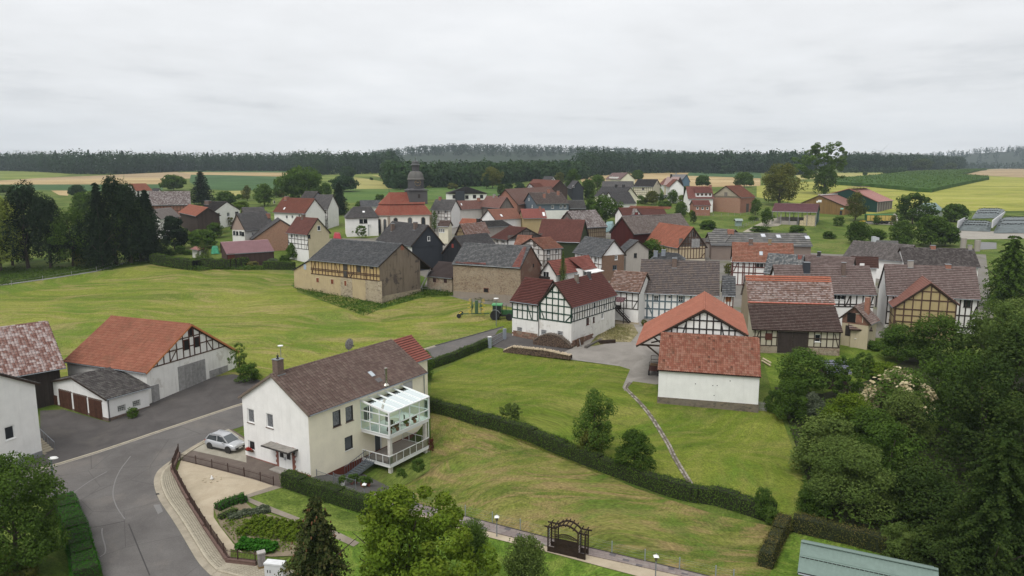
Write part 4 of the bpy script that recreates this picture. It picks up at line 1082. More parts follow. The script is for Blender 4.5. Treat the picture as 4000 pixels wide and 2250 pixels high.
def trunk_mesh(h,r,hc,w,seed,limbs=5):
 key=('trunk',round(h,1),round(r,2),seed)
 rng=random.Random(seed);m=MB()
 top=h*.72;bend=[(0,0,0),(rng.uniform(-.03,.03)*h,rng.uniform(-.03,.03)*h,top*.5),(rng.uniform(-.05,.05)*h,rng.uniform(-.05,.05)*h,top)]
 m.tube([(0,0,-.3)]+bend,[r*1.25,r*1.1,r*.75,r*.25],7)
 for k in range(limbs):
  a=6.283*k/limbs+rng.uniform(-.4,.4);z=hc+(top-hc)*rng.uniform(.05,.6);l=w*.36*rng.uniform(.7,1.1)
  b=Vector(bend[1])*(z/top if top else 0)
  p0=Vector((bend[1][0]*min(1,z/(top*.5)),bend[1][1]*min(1,z/(top*.5)),z))
  m.tube([p0,p0+Vector((math.cos(a)*l*.5,math.sin(a)*l*.5,l*.35)),p0+Vector((math.cos(a)*l,math.sin(a)*l,l*.8))],[r*.45,r*.3,r*.1],5)
 return m.mesh('trunk',BARK)
def tree(name,label,base,top=None,h=None,w=4.0,kind='round',leaf='mid',n=3000,ls=.05,hc=.18,seed=None,tr=None,cat='tree',group=None,sq=1.0,asp=.62,at_w=None,rot=None,sub=None,limbs=5):
 b=Vector(at_w)if at_w is not None else at(base)
 z0=hz(b.y)
 if h is None:h=z_at(b.x,b.y,top[1])-z0
 h=max(.25,h);seed=seed or 1+int(abs(b.x*7+b.y*3))%5
 o=empty(name,(b.x,b.y,z0),(rot if rot is not None else random.uniform(0,6.28)),label,cat,group)
 hcr=h*(1-hc);hw=max(.5,min(3.0,round(hcr/w*2)/2))
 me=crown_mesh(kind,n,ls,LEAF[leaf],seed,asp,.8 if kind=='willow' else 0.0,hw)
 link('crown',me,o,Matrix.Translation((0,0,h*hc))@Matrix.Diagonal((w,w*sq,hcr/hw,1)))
 if tr is not False:
  link('trunk',trunk_mesh(h,tr or max(.04,h*.018),h*hc,w,seed,limbs),o)
 return o
def hedge(name,label,px,w,h,leaf='hedge',n=70,ls=.16,world_pts=None,step=.5,cat='hedge',group=None,rough=.08,hfun=None,seed=3):
 pts=[at(p)for p in px]if world_pts is None else world_pts
 ln=resample(smooth_line(pts,2),step)
 rng=np.random.default_rng(seed)
 c0=ln[len(ln)//2];z0=hz(c0.y)
 o=empty(name,(c0.x,c0.y,z0),0,label,cat,group)
 P,N=[],[];core=MB();Rn=[]
 tot=len(ln)-1
 for i in range(tot):
  a,b=ln[i],ln[i+1];t=(b-a);L=t.length;t/=L;s=Vector((-t.y,t.x))
  hh=(hfun(i/tot)if hfun else h)*(1+.05*math.sin(i*.7)+.03*math.sin(i*2.1));ww=w*(1+.05*math.sin(i*.5+1))
  za,zb=hz(a.y)-z0,hz(b.y)-z0
  m=max(3,int(n*L*(2*hh+ww)))
  u=rng.uniform(0,1,m);v=rng.uniform(0,2*hh+ww,m)
  lat=np.where(v<hh,-ww/2,np.where(v<hh+ww,v-hh-ww/2,ww/2));zz=np.where(v<hh,v,np.where(v<hh+ww,hh,v-hh-ww))
  k=np.clip((zz/hh-.75)/.25,0,1);lat=lat*(1-.16*k*k)
  bul=rng.normal(size=m)*rough
  nx=np.where(v<hh,-1,np.where(v<hh+ww,0,1));nzv=np.where((v>=hh)&(v<hh+ww),1.0,.25)
  lat=lat+nx*bul;zz=zz+np.where(nx==0,bul,0)
  X=a.x-c0.x+t.x*L*u+s.x*lat;Y=a.y-c0.y+t.y*L*u+s.y*lat;Z=za+(zb-za)*u+zz
  P.append(np.stack([X,Y,Z],1));N.append(np.stack([s.x*nx+rng.normal(size=m)*.5,s.y*nx+rng.normal(size=m)*.5,nzv+rng.normal(size=m)*.4],1))
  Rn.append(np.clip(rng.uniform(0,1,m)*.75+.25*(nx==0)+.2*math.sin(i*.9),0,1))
  q=[]
  for(p,z)in((a,za),(b,zb)):
   x,y=p.x-c0.x,p.y-c0.y;e=ww/2-.06
   q.append([(x-s.x*e,y-s.y*e,z-.15),(x-s.x*e*.9,y-s.y*e*.9,z+hh-.08),(x+s.x*e*.9,y+s.y*e*.9,z+hh-.08),(x+s.x*e,y+s.y*e,z-.15)])
  for j in range(3):core.face([q[0][j],q[1][j],q[1][j+1],q[0][j+1]])
  if i==0:core.face(q[0])
  if i==tot-1:core.face(q[1][::-1])
 for(p,tdir)in((ln[0],-1),(ln[-1],1)):
  m=int(n*w*h*1.3);tt=(ln[1]-ln[0]).normalized()if tdir<0 else(ln[-1]-ln[-2]).normalized();s=Vector((-tt.y,tt.x));zz=rng.uniform(0,(hfun(0 if tdir<0 else 1)if hfun else h),m);la=rng.uniform(-w/2,w/2,m);bu=rng.normal(size=m)*rough
  P.append(np.stack([p.x-c0.x+s.x*la+tt.x*tdir*bu,p.y-c0.y+s.y*la+tt.y*tdir*bu,hz(p.y)-z0+zz],1));N.append(np.stack([np.full(m,tt.x*tdir),np.full(m,tt.y*tdir),np.full(m,.3)],1)+rng.normal(size=(m,3))*.4);Rn.append(rng.uniform(0,1,m))
 core.obj('dark_core',plain('hedge_core',(.020,.026,.010,1),.95,var=.3),o)  # solid dark core, its colour stands for the shaded inside of the hedge
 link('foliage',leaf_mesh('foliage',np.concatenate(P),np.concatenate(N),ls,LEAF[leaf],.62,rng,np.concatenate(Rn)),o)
 return o
def scatter(name,poly,n,hgt,ls,leaf,label=None,seed=5,kind='stuff',up=1.0):
 rng=np.random.default_rng(seed);P=[(p[0],p[1])for p in poly]
 xs,ys=[p[0]for p in P],[p[1]for p in P];out=[]
 while len(out)<n:
  X=rng.uniform(min(xs),max(xs),4000);Y=rng.uniform(min(ys),max(ys),4000)
  out+=[(x,y)for x,y in zip(X,Y)if inside(P,x,y)]
  if not out:break
 A=np.array(out[:n]);Z=np.interp(A[:,1],KY,KZ)
 big=(np.sin(A[:,0]*.9)+np.sin(A[:,1]*1.1+A[:,0]*.4)+2)/4
 H=rng.uniform(.05,1,len(A))*hgt*(.5+.7*big)
 N=rng.normal(size=(len(A),3))*.6;N[:,2]+=up
 me=leaf_mesh(name,np.stack([A[:,0],A[:,1],Z+H],1),N,ls,LEAF[leaf],.5,rng)
 o=link(name,me,None,kind=kind)
 return tag(o,label)
def forest(name,poly,n,h0,h1,leaf,ls=2.2,per=80,seed=1,zfun=None,front=None,label=None,conif=.10):
 rng=np.random.default_rng(seed);P=[(p[0],p[1])for p in poly];xs,ys=[p[0]for p in P],[p[1]for p in P];pts=[]
 while len(pts)<n:
  for x,y in zip(rng.uniform(min(xs),max(xs),3000),rng.uniform(min(ys),max(ys),3000)):
   if inside(P,x,y):pts.append((x,y,False))
 pts=pts[:n]
 if front is not None:
  for q in resample(front,(h0+h1)/2*.30):pts.append((q.x+rng.normal()*2,q.y+abs(rng.normal())*4,True))
 zf=zfun or(lambda x,y:hz(y))
 PP,NN,RR,SS=[],[],[],[]
 for x,y,fr in pts:
  H=rng.uniform(h0,h1);W=H*rng.uniform(.46,.72);con=rng.uniform()<conif;z=zf(x,y);m=per*(2 if fr else 1);tone=rng.uniform(-.28,.28)
  if con:
   t=rng.uniform(0,1,m)**.8;a=rng.uniform(0,6.283,m);r=W*.38*(1-t)+.3
   p=np.stack([np.cos(a)*r,np.sin(a)*r,H*(.12+.90*t)],1);nn=np.stack([np.cos(a),np.sin(a),np.full(m,.6)],1)+rng.normal(size=(m,3))*.4;rn=.15+.25*t
  else:
   d=rng.normal(size=(m,3));d/=np.linalg.norm(d,axis=1,keepdims=True);lump=1+.16*np.sin(d[:,0]*5+x)*np.sin(d[:,1]*5+y)+.1*np.sin(d[:,2]*8+x*.3)
   lo=-.12 if fr else-.05
   p=d*np.array([W/2,W/2,H*(1-lo)/2])*lump[:,None]*rng.uniform(.86,1.05,m)[:,None];p[:,2]+=H*(1+lo)/2
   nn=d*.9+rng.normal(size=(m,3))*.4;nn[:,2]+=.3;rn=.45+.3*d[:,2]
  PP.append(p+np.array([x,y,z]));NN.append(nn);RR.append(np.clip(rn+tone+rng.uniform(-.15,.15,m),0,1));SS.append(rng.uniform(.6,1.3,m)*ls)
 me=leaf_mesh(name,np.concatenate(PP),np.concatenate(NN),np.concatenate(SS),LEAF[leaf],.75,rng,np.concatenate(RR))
 return tag(link(name,me,None,kind='stuff'),label)
# ================================================================ BUILDINGS IN FRONT
WHITE_W=plaster('white_render',(.80,.79,.77,1),amount=.12)
WHITE_OLD=plaster('old_white_render',(.74,.73,.70,1),dirt=(.22,.19,.15,1),amount=.35,patch=.35)
WHITE_M=plaster('white_infill',(.76,.75,.73,1),dirt=(.3,.27,.22,1),amount=.18)
CREAM=plaster('cream_render',(.86,.80,.64,1),amount=.05)
BEIGE=plaster('beige_render',(.56,.48,.34,1),amount=.22)
T_ORANGE=tiles('orange_tiles',((.235,.085,.053,1),(.275,.108,.068,1),(.32,.135,.088,1)),streak=.35,moss=.30)
T_BROWN=tiles('brown_tiles',((.105,.068,.058,1),(.13,.088,.076,1),(.165,.115,.10,1)),lichen=(.22,.185,.15,1),lam=.2,streak=.2,wave=.8)
T_DARK=tiles('dark_tiles',((.048,.042,.041,1),(.064,.057,.056,1),(.085,.077,.074,1)),lichen=(.17,.165,.15,1),lam=.35)
T_PIED=tiles('pied_tiles',((.17,.085,.068,1),(.22,.125,.105,1),(.27,.175,.155,1)),lichen=(.46,.41,.40,1),lam=.7,streak=.15,blot=.2)
T_WINE=tiles('wine_tiles',((.092,.032,.026,1),(.112,.04,.033,1),(.135,.052,.043,1)),streak=.2,lam=.0)
T_SALMON=tiles('salmon_tiles',((.30,.105,.065,1),(.345,.125,.078,1),(.39,.15,.095,1)),moss=.22,streak=.3,wave=.6)
T_RUST=tiles('rust_tiles',((.24,.095,.062,1),(.285,.12,.08,1),(.33,.15,.105,1)),moss=.5,streak=.35,lam=.25,lichen=(.36,.25,.19,1))
T_RED=tiles('red_tiles',((.215,.07,.054,1),(.245,.085,.066,1),(.275,.10,.08,1)),streak=.1,blot=.2)
WOOD_GREY=planks('grey_boards',(.26,.255,.25,1),.14)
WOOD_G1=timber('grey_wood',(.27,.265,.26,1))
WOOD_RB=timber('red_brown_wood',(.085,.030,.022,1))
WOOD_BR=timber('brown_timber',(.075,.042,.028,1))
WOOD_GREEN=timber('green_timber',(.020,.050,.036,1))
WOOD_BLUE=timber('blue_grey_timber',(.115,.155,.175,1))
WOOD_DOOR=timber('brown_door',(.075,.034,.022,1))
BRICK_RED=brickwork('red_brick',(.20,.055,.04,1),(.27,.085,.06,1),(.32,.25,.21,1),stain=.15)
BRICK_BR=brickwork('brown_brick',(.10,.065,.05,1),(.14,.09,.07,1),(.25,.22,.2,1),stain=.2)
STONE_RUB=stonework('rubble_stone',((.16,.125,.09,1),(.28,.22,.16,1),(.22,.14,.10,1),(.34,.29,.22,1)),2.6,(.40,.35,.27,1))
STONE_DK=stonework('dark_rubble',((.10,.085,.065,1),(.17,.14,.105,1),(.22,.18,.13,1),(.13,.11,.09,1)),3.0,(.19,.17,.14,1))
FRAME_DK=plain('dark_frame',(.03,.028,.027,1),.5)
H=House('white_house','white house with brown tiled roof, cream side wall and glazed veranda',e0=A3(740,905),e1=A3(1860,495),e2=A3(15,750),ridge=A3(350,520),base=A4(810,325),wall=CREAM,roof=T_BROWN,lvl=2,tw=.34,th=.36,oe=.35,og=.22,depth=2.2,barge=plain('verge_tile',(.15,.12,.095,1),.9,var=.3))
H.fm={'E':WHITE_W}
MAIN=H
CURT=plain('curtained_glass',(.15,.155,.165,1),.12,var=.5,scale=9,spec=.6)
SILLB=plain('clinker_sill',(.12,.075,.06,1),.8)
for p in(A3(192,905),A3(370,950)):H.window('E',p,1.0,1.45,0,surround=SILLB,pane=CURT)
flw=H.window('E',A3(200,1185),.95,1.0,0,sill=False)
for p in(A3(1003,930),A3(1122,885)):H.window('F',p,1.0,1.55,0,frame=FRAME_DK,surround=SILLB,pane=CURT)
H.window('F',A3(1117,1160),1.05,1.35,0,frame=FRAME_DK,surround=WHITE_P)
H.opening('F',A3(1675,640),1.5,1.4,plain('grey_shutter',(.42,.42,.44,1),.6),name='roller_shutter',d=.0)
H.window('F',A3(1395,1150),1.0,2.1,0,sill=False)
H.window('F',A3(1300,880),1.3,1.6,1,sill=False)
q,z=H.hit('E',A3(526,1355));zg=H.gl(*((H.x0,q)if H.fc('E')=='G' else(H.x1,q)))
dw,dh=1.95,2.35
for k in(-1,1):
 o=H.opening('E',None,dw/2-.03,dh,WHITE_P,loc=(q+k*dw/4,zg+dh/2+.12),d=.03,name='door')
 F_=H.fc('E')
 b=H.fp('E',q+k*dw/4,zg+dh*.68,.075)
 pn=fbox('pane',GLASS,None,(0,0,0),(1,1,1));pn.parent=o;pn.matrix_local=o.matrix_basis.inverted()@(Matrix.Translation(b)@Matrix.Diagonal((.02,.5,.85,1)))
 hd=fbox('handle',GREY_ZINC,None,(0,0,0),(1,1,1));hd.parent=o;hd.matrix_local=o.matrix_basis.inverted()@(Matrix.Translation(H.fp('E',q+k*.07,zg+1.15,.09))@Matrix.Diagonal((.05,.03,.3,1)))
for k in(-1,1):
 m=MB()
 for i in range(10):
  w_=.30 if i%2 else .42
  c=H.fp('E',q+k*(dw/2+w_/2),zg+.12+i*.25,.03);m.box(c,(.06,w_,.25))
 m.obj('brick_surround',BRICK_RED,H.root)
fbox('door_step',plain('step_stone',(.30,.28,.25,1)),H.root,H.fp('E',q,zg+.05,.5),(1.0,2.6,.14))
cz=H.hit('E',A3(470,1170))[1]
qa,qb=sorted((H.hit('E',A3(385,1165))[0],H.hit('E',A3(640,1225))[0]))
cb=MB();a_,b_=H.fp('E',qa,cz-.12,.0),H.fp('E',qb,cz+.02,1.25)
cb.box2(a_,(b_.x,b_.y,cz),None)
cano=cb.obj('door_canopy',plain('dark_fascia',(.035,.032,.03,1),.6),H.root)
a2,b2=H.fp('E',qa+.06,cz+.01,.05),H.fp('E',qb-.06,cz+.03,1.19)
MB().box2(a2,b2).obj('canopy_deck',plain('grey_felt',(.22,.205,.185,1),.9,var=.25),cano)
for qq in(qa+.25,qb-.25):
 m=MB();m.tube([H.fp('E',qq,cz-.1,1.0),H.fp('E',qq,cz-.75,.08)],.02,5);m.tube([H.fp('E',qq,cz-.15,.05),H.fp('E',qq,cz-.8,.05)],.02,5);m.lathe([(.0,-.12),(.1,-.12),(.1,.12),(.0,.12)],H.fp('E',qq,cz-.35,.3),8)
 m.obj('canopy_bracket',plain('wrought_iron',(.02,.02,.02,1),.5),cano)
zp=H.hit('E',A4(445,160))[1];qd0,qd1=q-dw/2-.42,q+dw/2+.42
lo_,hi_=H.fr('E')
H.clad('E',-1.6,zp,BRICK_RED,'brick_plinth',q0=lo_,q1=qd0,d=.04);H.clad('E',-1.6,zp,BRICK_RED,'brick_plinth',q0=qd1,q1=hi_,d=.04)
fa,fb=H.fr('F');zc=H.hit('F',A4(958,266))[1]
H.clad('F',-2.2,zc,plaster('red_plinth',(.15,.042,.028,1),amount=.15),'painted_plinth',d=.025)
H.chimney(A3(455,500),1.35,.75,BRICK_BR,ridge=True)
l=H.roof_hit(A3(1470,625));
m=MB();m.tube([(l.x,l.y,l.z-.2),(l.x,l.y,l.z+1.9)],.14,12);m.lathe([(.17,0),(.17,.1),(.2,.1),(.2,.14),(.0,.2)],(l.x,l.y,l.z+1.85),12);m.lathe([(.32,.0),(.32,.08),(.17,.28)],(l.x,l.y,l.z+.05),12)
m.obj('steel_flue',plain('bright_steel',(.55,.52,.46,1),.22,.95),H.root,smooth=False)
H.skylight(A3(1328,515),.6,.8);H.roof_quad(A3(1398,572),.75,.55,'roof_hatch',None,frame=plain('hatch',(.12,.115,.115,1),.5))
H.done()
MB().tube([(H.x1-.1,H.y0-.1,H.ze-.1),(H.x1-.1,H.y0-.1,.0)],.05,6).obj('downpipe',GREY_ZINC,H.root)
g=at_y(A3(1138,255),75);_c=H.roof_hit(A3(1138,292));xx=_c.x
dish=empty('satellite_dish',None,label='grey satellite dish above the ridge of the white house',cat='satellite dish',mat=H.M@Matrix.Translation((xx,H.vr+.5,H.zr-.35)))
m=MB();n_=20
for i in range(5):
 for k in range(n_):
  P=lambda i_,k_:Vector((.62*i_/5*math.cos(6.2832*k_/n_),-.0+.09*(i_/5)**2-.25,1.15+.62*i_/5*math.sin(6.2832*k_/n_)))
  m.face([P(i,k),P(i,k+1),P(i+1,k+1),P(i+1,k)])
m.obj('reflector',plain('weathered_dish',(.20,.19,.18,1),.8,var=.5,scale=8),dish)
MB().tube([(0,0,-.2),(0,0,1.15),(0,-.2,1.15)],.035,6).obj('mast',GREY_ZINC,dish)
m=MB();m.tube([(0,-.2,1.15),(0,-.75,1.05)],.02,5);m.box((0,-.78,1.05),(.1,.14,.1));m.obj('receiver_arm',FRAME_DK,dish)
_c=H.roof_hit(A3(470,500));zc=H.zr+1.35
ant=empty('chimney_antenna',None,label='thin mast with white disc on the brick chimney of the white house',cat='antenna',mat=H.M@Matrix.Translation((_c.x+.25,H.vr,zc)))
MB().tube([(0,0,0),(0,0,1.25)],.03,6).obj('mast',GREY_ZINC,ant);MB().lathe([(.0,.0),(.24,.0),(.26,.07),(.0,.1)],(0,0,1.22),14).obj('disc',WHITE_P,ant)
cap=tag(MB().lathe([(.16,0),(.16,.06),(.09,.1),(.09,.28),(.13,.3),(.13,.34),(.02,.36),(.02,.55)],H.M@Vector((_c.x-.15,H.vr,zc+.05)),10).obj('chimney_pot',FRAME_DK),'black metal cowl on the brick chimney of the white house','chimney pot')
fq=H.fr('F')
vx0=H.hit('F',A3(1230,1000))[0];vz_r=H.hit('F',A3(1230,745))[1]
VD=4.3
def vpx(p):
 qn=H.M@Vector((0,H.y0-VD,0));return H.Mi@on_plane(p,qn,H.M.to_3x3()@Vector((0,1,0)))
cnr=vpx(A3(1545,1080));far=vpx(A3(1870,940))
zb_=H.hit('F',A3(1232,1030))[1]
bd=H.Mi@at_z(A3(1545,1078),(H.M@Vector((0,0,zb_))).z)
VD=max(2.5,min(5.5,H.y0-bd.y));vx0=vx0+.05
cnr=vpx(A3(1545,1078));far=vpx(A3(1872,938));VW=max(5.0,far.x-vx0)
tz=vpx(A3(1545,1390)).z;tz=vpx(A3(1550,1370)).z+.12;rz=vpx(A3(1545,855)).z
VER=empty('veranda',None,label='white two storey veranda with glass roofed room above open terrace',cat='veranda',mat=H.M@Matrix.Translation((vx0,H.y0,0)))
WM=plain('white_metal',(.74,.75,.75,1),.4,var=.03);GL=glass_clear()
def vb(name,a,b,w=.09,d=.09,mat=None,par=None,n=(0,0,1)):return bar_obj(name,mat or WM,par or VER,a,b,w,d,n if abs((Vector(b)-Vector(a)).normalized().dot(Vector(n)))<.9 else(0,1,0))
MB().box2((0,-VD,zb_-.30),(VW,-.02,zb_)).obj('upper_floor',WM,VER)
MB().box2((0,-VD,tz-.22),(VW,-.02,tz)).obj('terrace_slab',WM,VER)
tl=cube_mesh('floor_tile',plain('terrace_tile',(.30,.265,.24,1),.8,var=.2,scale=6));nx,ny=int(VW/.46),int(VD/.46)
for i in range(nx):
 for j in range(ny):link('floor_tile',tl,VER,Matrix.Translation((.12+(i+.5)*.46,-VD+.12+(j+.5)*.46,tz+.012+.002*((i+j)%2)))@Matrix.Diagonal((.445,.445,.03,1)))
for x,y in((.35,-VD+.3),(VW-.3,-VD+.3),(.35,-.3),(VW-.3,-.3)):
 if y<-1:MB().box2((x-.17,y-.17,tz),(x+.17,y+.17,zb_-.3)).obj('post',plain('concrete_post',(.56,.54,.50,1),.8),VER)
 g0=(H.M@Vector((vx0+x,H.y0+y,0)));MB().box2((x-.17,y-.17,gz(g0.x,g0.y)-H.z0-.3),(x+.17,y+.17,tz-.22)).obj('post',plain('concrete_post',(.56,.54,.50,1),.8),VER)
MB().tube([(VW+.06,-VD+.1,zb_+.1),(VW+.06,-VD+.1,-1.2)],.045,6).obj('downpipe',WM,VER)
wz=vz_r-.12
sides=[((0,0),(0,-VD),3),((0,-VD),(VW,-VD),4),((VW,0),(VW,-VD),3)]
for(a,b,n_)in sides:
 def top_(t):
  y=a[1]+(b[1]-a[1])*t;return wz+(rz-wz)*(-y/VD)-.05
 for k in range(n_+1):
  t=k/n_;x,y=a[0]+(b[0]-a[0])*t,a[1]+(b[1]-a[1])*t
  if k==n_ and a[0]==b[0]:continue
  w_=.16 if(k in(0,n_)and y<=-VD+.01)else .09
  vb('mullion',(x,y,zb_),(x,y,top_(t)),w_,w_)
 for f,w_ in((.42,.09),(1.0,.13))if a[1]==b[1]else((.42,.09),(.84,.08),(1.0,.13)):
  za=zb_+(rz-zb_)*f if f<1 else top_(0);zb2=zb_+(rz-zb_)*f if f<1 else top_(1)
  vb('rail',(a[0],a[1],za),(b[0],b[1],zb2),w_,.10)
 vb('rail',(a[0],a[1],zb_+.05),(b[0],b[1],zb_+.05),.12,.10)
 for k in range(n_):
  p,r=k/n_,(k+1)/n_
  P0=Vector((a[0]+(b[0]-a[0])*p,a[1]+(b[1]-a[1])*p,0));P1=Vector((a[0]+(b[0]-a[0])*r,a[1]+(b[1]-a[1])*r,0))
  MB().face([P0+Vector((0,0,zb_)),P1+Vector((0,0,zb_)),P1+Vector((0,0,top_(r))),P0+Vector((0,0,top_(p)))]).obj('glass_pane',GL,VER)
nb=5
for k in range(nb+1):
 x=VW*k/nb;vb('roof_rafter',(x,.05,wz+.03),(x,-VD-.06,rz+.03),.10,.10,n=(0,0,1))
 if k<nb:MB().face([(x,.0,wz),(x+VW/nb,.0,wz),(x+VW/nb,-VD,rz),(x,-VD,rz)]).obj('roof_pane',glass_clear('roof_glass',(.72,.84,.80,1)),VER)
vb('roof_edge',(-.05,-VD-.03,rz-.02),(VW+.05,-VD-.03,rz-.02),.2,.1)
rl=[((0,-.1),(0,-VD+.06),4),((0,-VD+.06),(VW,-VD+.06),6),((VW,-.1),(VW,-VD+.06),4)]
for(a,b,n_)in rl:
 for z_ in(tz+.10,tz+.98):vb('rail',(a[0],a[1],z_),(b[0],b[1],z_),.06,.06)
 for k in range(n_+1):
  t=k/n_;x,y=a[0]+(b[0]-a[0])*t,a[1]+(b[1]-a[1])*t;vb('baluster',(x,y,tz),(x,y,tz+1.0),.05,.05,n=(1,0,0))
  if k<n_:
   t2=(k+1)/n_;x2,y2=a[0]+(b[0]-a[0])*t2,a[1]+(b[1]-a[1])*t2
   MB().face([(x,y,tz+.13),(x2,y2,tz+.13),(x2,y2,tz+.95),(x,y,tz+.95)]).obj('glass_pane',glass_clear('frosted',(.70,.72,.70,1)),VER)
ST=empty('garden_stairs',None,label='grey steel stairs from terrace down to the dark yard',cat='stairs',mat=H.M@Matrix.Translation((vx0,H.y0,0)))
STL=plain('galvanised_steel',(.17,.19,.215,1),.5,.4)
sx1,sz1=-3.0,-1.25+.1
g0=H.M@Vector((vx0-3.0,H.y0-1.0,0));sz1=gz(g0.x,g0.y)-H.z0
for y in(-.55,-1.65):bar_obj('stringer',STL,ST,(0,y,tz-.1),(sx1,y,sz1+.05),.22,.05,(0,1,0))
for k in range(9):
 t=(k+.5)/9;fbox('tread',STL,ST,(sx1*t,-1.1,tz+(sz1-tz)*t-.02),(.30,1.06,.04))
for y in(-.55,-1.65):
 bar_obj('handrail',STL,ST,(0,y,tz+.95),(sx1,y,sz1+.95),.05,.05,(0,1,0))
 for k in range(10):
  t=k/9;bar_obj('baluster',STL,ST,(sx1*t,y,tz+(sz1-tz)*t),(sx1*t,y,tz+(sz1-tz)*t+.93),.025,.025,(0,1,0))
def dining(c):
 t=empty('garden_table',(c.x,c.y,c.z),0,'round pale table behind the veranda glass','table');MB().lathe([(.0,.70),(.55,.70),(.55,.74),(.0,.74)],(0,0,0),18).obj('tabletop',plain('pale_top',(.5,.46,.38,1)),t);MB().lathe([(.25,0),(.05,.05),(.05,.7)],(0,0,0),8).obj('pedestal',FRAME_DK,t)
c0=H.M@Vector((vx0+2.4,H.y0-VD+1.5,zb_));dining(c0)
def chair(pos,rz,lab):
 t=empty('garden_chair',pos,rz,lab,'chair','dark chairs in the veranda');m=FRAME_DK
 MB().box((0,0,.43),(.46,.46,.05)).obj('seat',m,t);MB().box((0,.22,.78),(.44,.04,.6)).obj('backrest',m,t)
 for sx in(-.2,.2):
  for sy in(-.2,.2):MB().box((sx,sy,.2),(.035,.035,.42)).obj('leg',m,t)
for k,lab in enumerate(('dark chair left of the veranda table','dark chair behind the veranda table','dark chair right of the veranda table')):
 a=.4+k*2.1;chair(c0+Vector((math.cos(a)*.85,math.sin(a)*.85,0)),a-1.57,lab)
for k,(fx,lf,lab)in enumerate(((.6,'wine','dark red potted plant behind the corner glass of the veranda'),(1.7,'wine','broad dark red potted plant beside the veranda front'),(3.2,'mid','green and red potted plant at the veranda front'),(4.4,'wine','dark potted plant by the far veranda glass'))):
 p=H.M@Vector((vx0+fx,H.y0-VD+.45,zb_));t=empty('potted_plant',p,0,lab,'plant','potted plants in the veranda')
 MB().lathe([(.14,0),(.2,.3),(.17,.3)],(0,0,0),10).obj('pot',plain('terracotta',(.28,.10,.06,1)),t)
 link('foliage',crown_mesh('shrub',500,.16,LEAF[lf],2),t,Matrix.Translation((0,0,.25))@Matrix.Diagonal((.75,.75,.65,1)))
p=H.M@H.fp('E',H.hit('E',A3(195,1215))[0],H.hit('E',A3(195,1215))[1],.22)
t=empty('flower_box',p,math.radians(58),'window box with red geraniums on white gable wall','flower box')
MB().box((0,0,-.08),(.2,1.15,.18)).obj('box',plain('box_brown',(.10,.05,.03,1)),t)
link('foliage',crown_mesh('shrub',400,.13,LEAF['red'],1),t,Matrix.Translation((-.05,0,-.12))@Matrix.Diagonal((.55,1.25,.42,1)))
u_=(H.M.to_3x3()@Vector((1,0,0)))
p_=H.M@Vector((H.L+.1,H.W*.5-3.0,0));r0=H.M@Vector((H.L+.1,H.W*.5,0));zr_=z_at(r0.x,r0.y,A3(1570,200)[1])
AN=House('red_roofed_annex','low annex with bright red tiled roof beyond the white house',None,None,world=((p_.x,p_.y),math.atan2(u_.y,u_.x),3.3,6.0,zr_-2.3,zr_),wall=CREAM,roof=T_RED,lvl=1,th=.36);AN.done()
B=House('timber_barn','white barn with orange tiled roof, timbered gable and grey board doors',e0=A1(1380,745),e1=A1(590,635),e2=A1(2255,540),ridge=A1(1810,285),base=A1(1410,1050),gp=True,wall=WHITE_OLD,roof=T_ORANGE,lvl=2,tw=.36,th=.42,oe=.3,og=.35,cat='barn',barge=plain('orange_verge',(.42,.16,.06,1),.8))
zt_=B.hit('E',A1(1440,690))[1]
a,b=B.fr('E');qd=lambda x,y:B.hit('E',A1(x,y))
ps=sorted(qd(x,y)[0]for x,y in((1482,650),(1545,620),(1603,600),(1668,560),(1728,520),(1785,470),(1830,460),(1885,450),(1945,430),(2003,450),(2062,470),(2112,490)))
zr1=qd(1700,430)[1];zr2=qd(1700,525)[1]
B.timber('E',zt_,rails=[(B.zr-zt_)*.33+zt_,(B.zr-zt_)*.62+zt_],posts=ps,bw=.14,mat=WOOD_BR,braces=[(qd(1668,480)[0],zt_+1.5,qd(1610,640)[0],zt_+.1),(qd(1945,430)[0],zt_+1.6,qd(2003,540)[0],zt_+.1)],q0=a,q1=b)
for(x,y,w_,h_)in((1757,478,.75,1.25),(1853,452,.75,1.25),(1797,355,.45,.95)):
 B.opening('E',A1(x,y),w_,h_,BLACK,name='loft_opening',d=.03,frame=WOOD_RB)
def bdoor(x0,y0,x1,y1,nb_,leaves):
 qa,za=qd(x0,y1);qb,zb2=qd(x1,y1);z1=qd((x0+x1)/2,y0)[1];qa,qb=sorted((qa,qb));lo_,hi_=B.fr('E');qa,qb=max(qa,lo_+.2),min(qb,hi_-.25);zg=min(za,zb2)
 for k in range(leaves):
  w_=(qb-qa)/leaves;o=B.opening('E',None,w_-.03,z1-zg,WOOD_G1,loc=(qa+w_*(k+.5),(z1+zg)/2),boards=nb_,name='barn_door',d=.02)
  for f in(.2,.8):
   hb=bar_obj('strap_hinge',WOOD_G1,o,(0,0,0),(1,0,0),.1,.1);hb.matrix_local=o.matrix_basis.inverted()@(Matrix.Translation(B.fp('E',qa+w_*(k+.5),zg+(z1-zg)*f,.1))@Matrix.Diagonal((.04,w_*.8,.08,1)))
bdoor(1695,640,1955,960,9,2);bdoor(1985,690,2160,880,6,2);bdoor(1437,850,1510,1030,6,1)
B.done()
GR=House('garage','low white garage with dark tiled roof and three brown doors',e0=A1(1000,995),e1=A1(1430,875),e2=A1(465,820),ridge=A1(690,785),base=A1(1030,1213),wall=plaster('white_garage',(.76,.75,.74,1),amount=.1),roof=T_DARK,lvl=2,tw=.34,th=.4,oe=.3,og=.25,cat='garage')
a,b=GR.fr('E');zg=GR.gl(GR.x0,a)
gq=lambda x,y:GR.hit('E',A1(x,y))
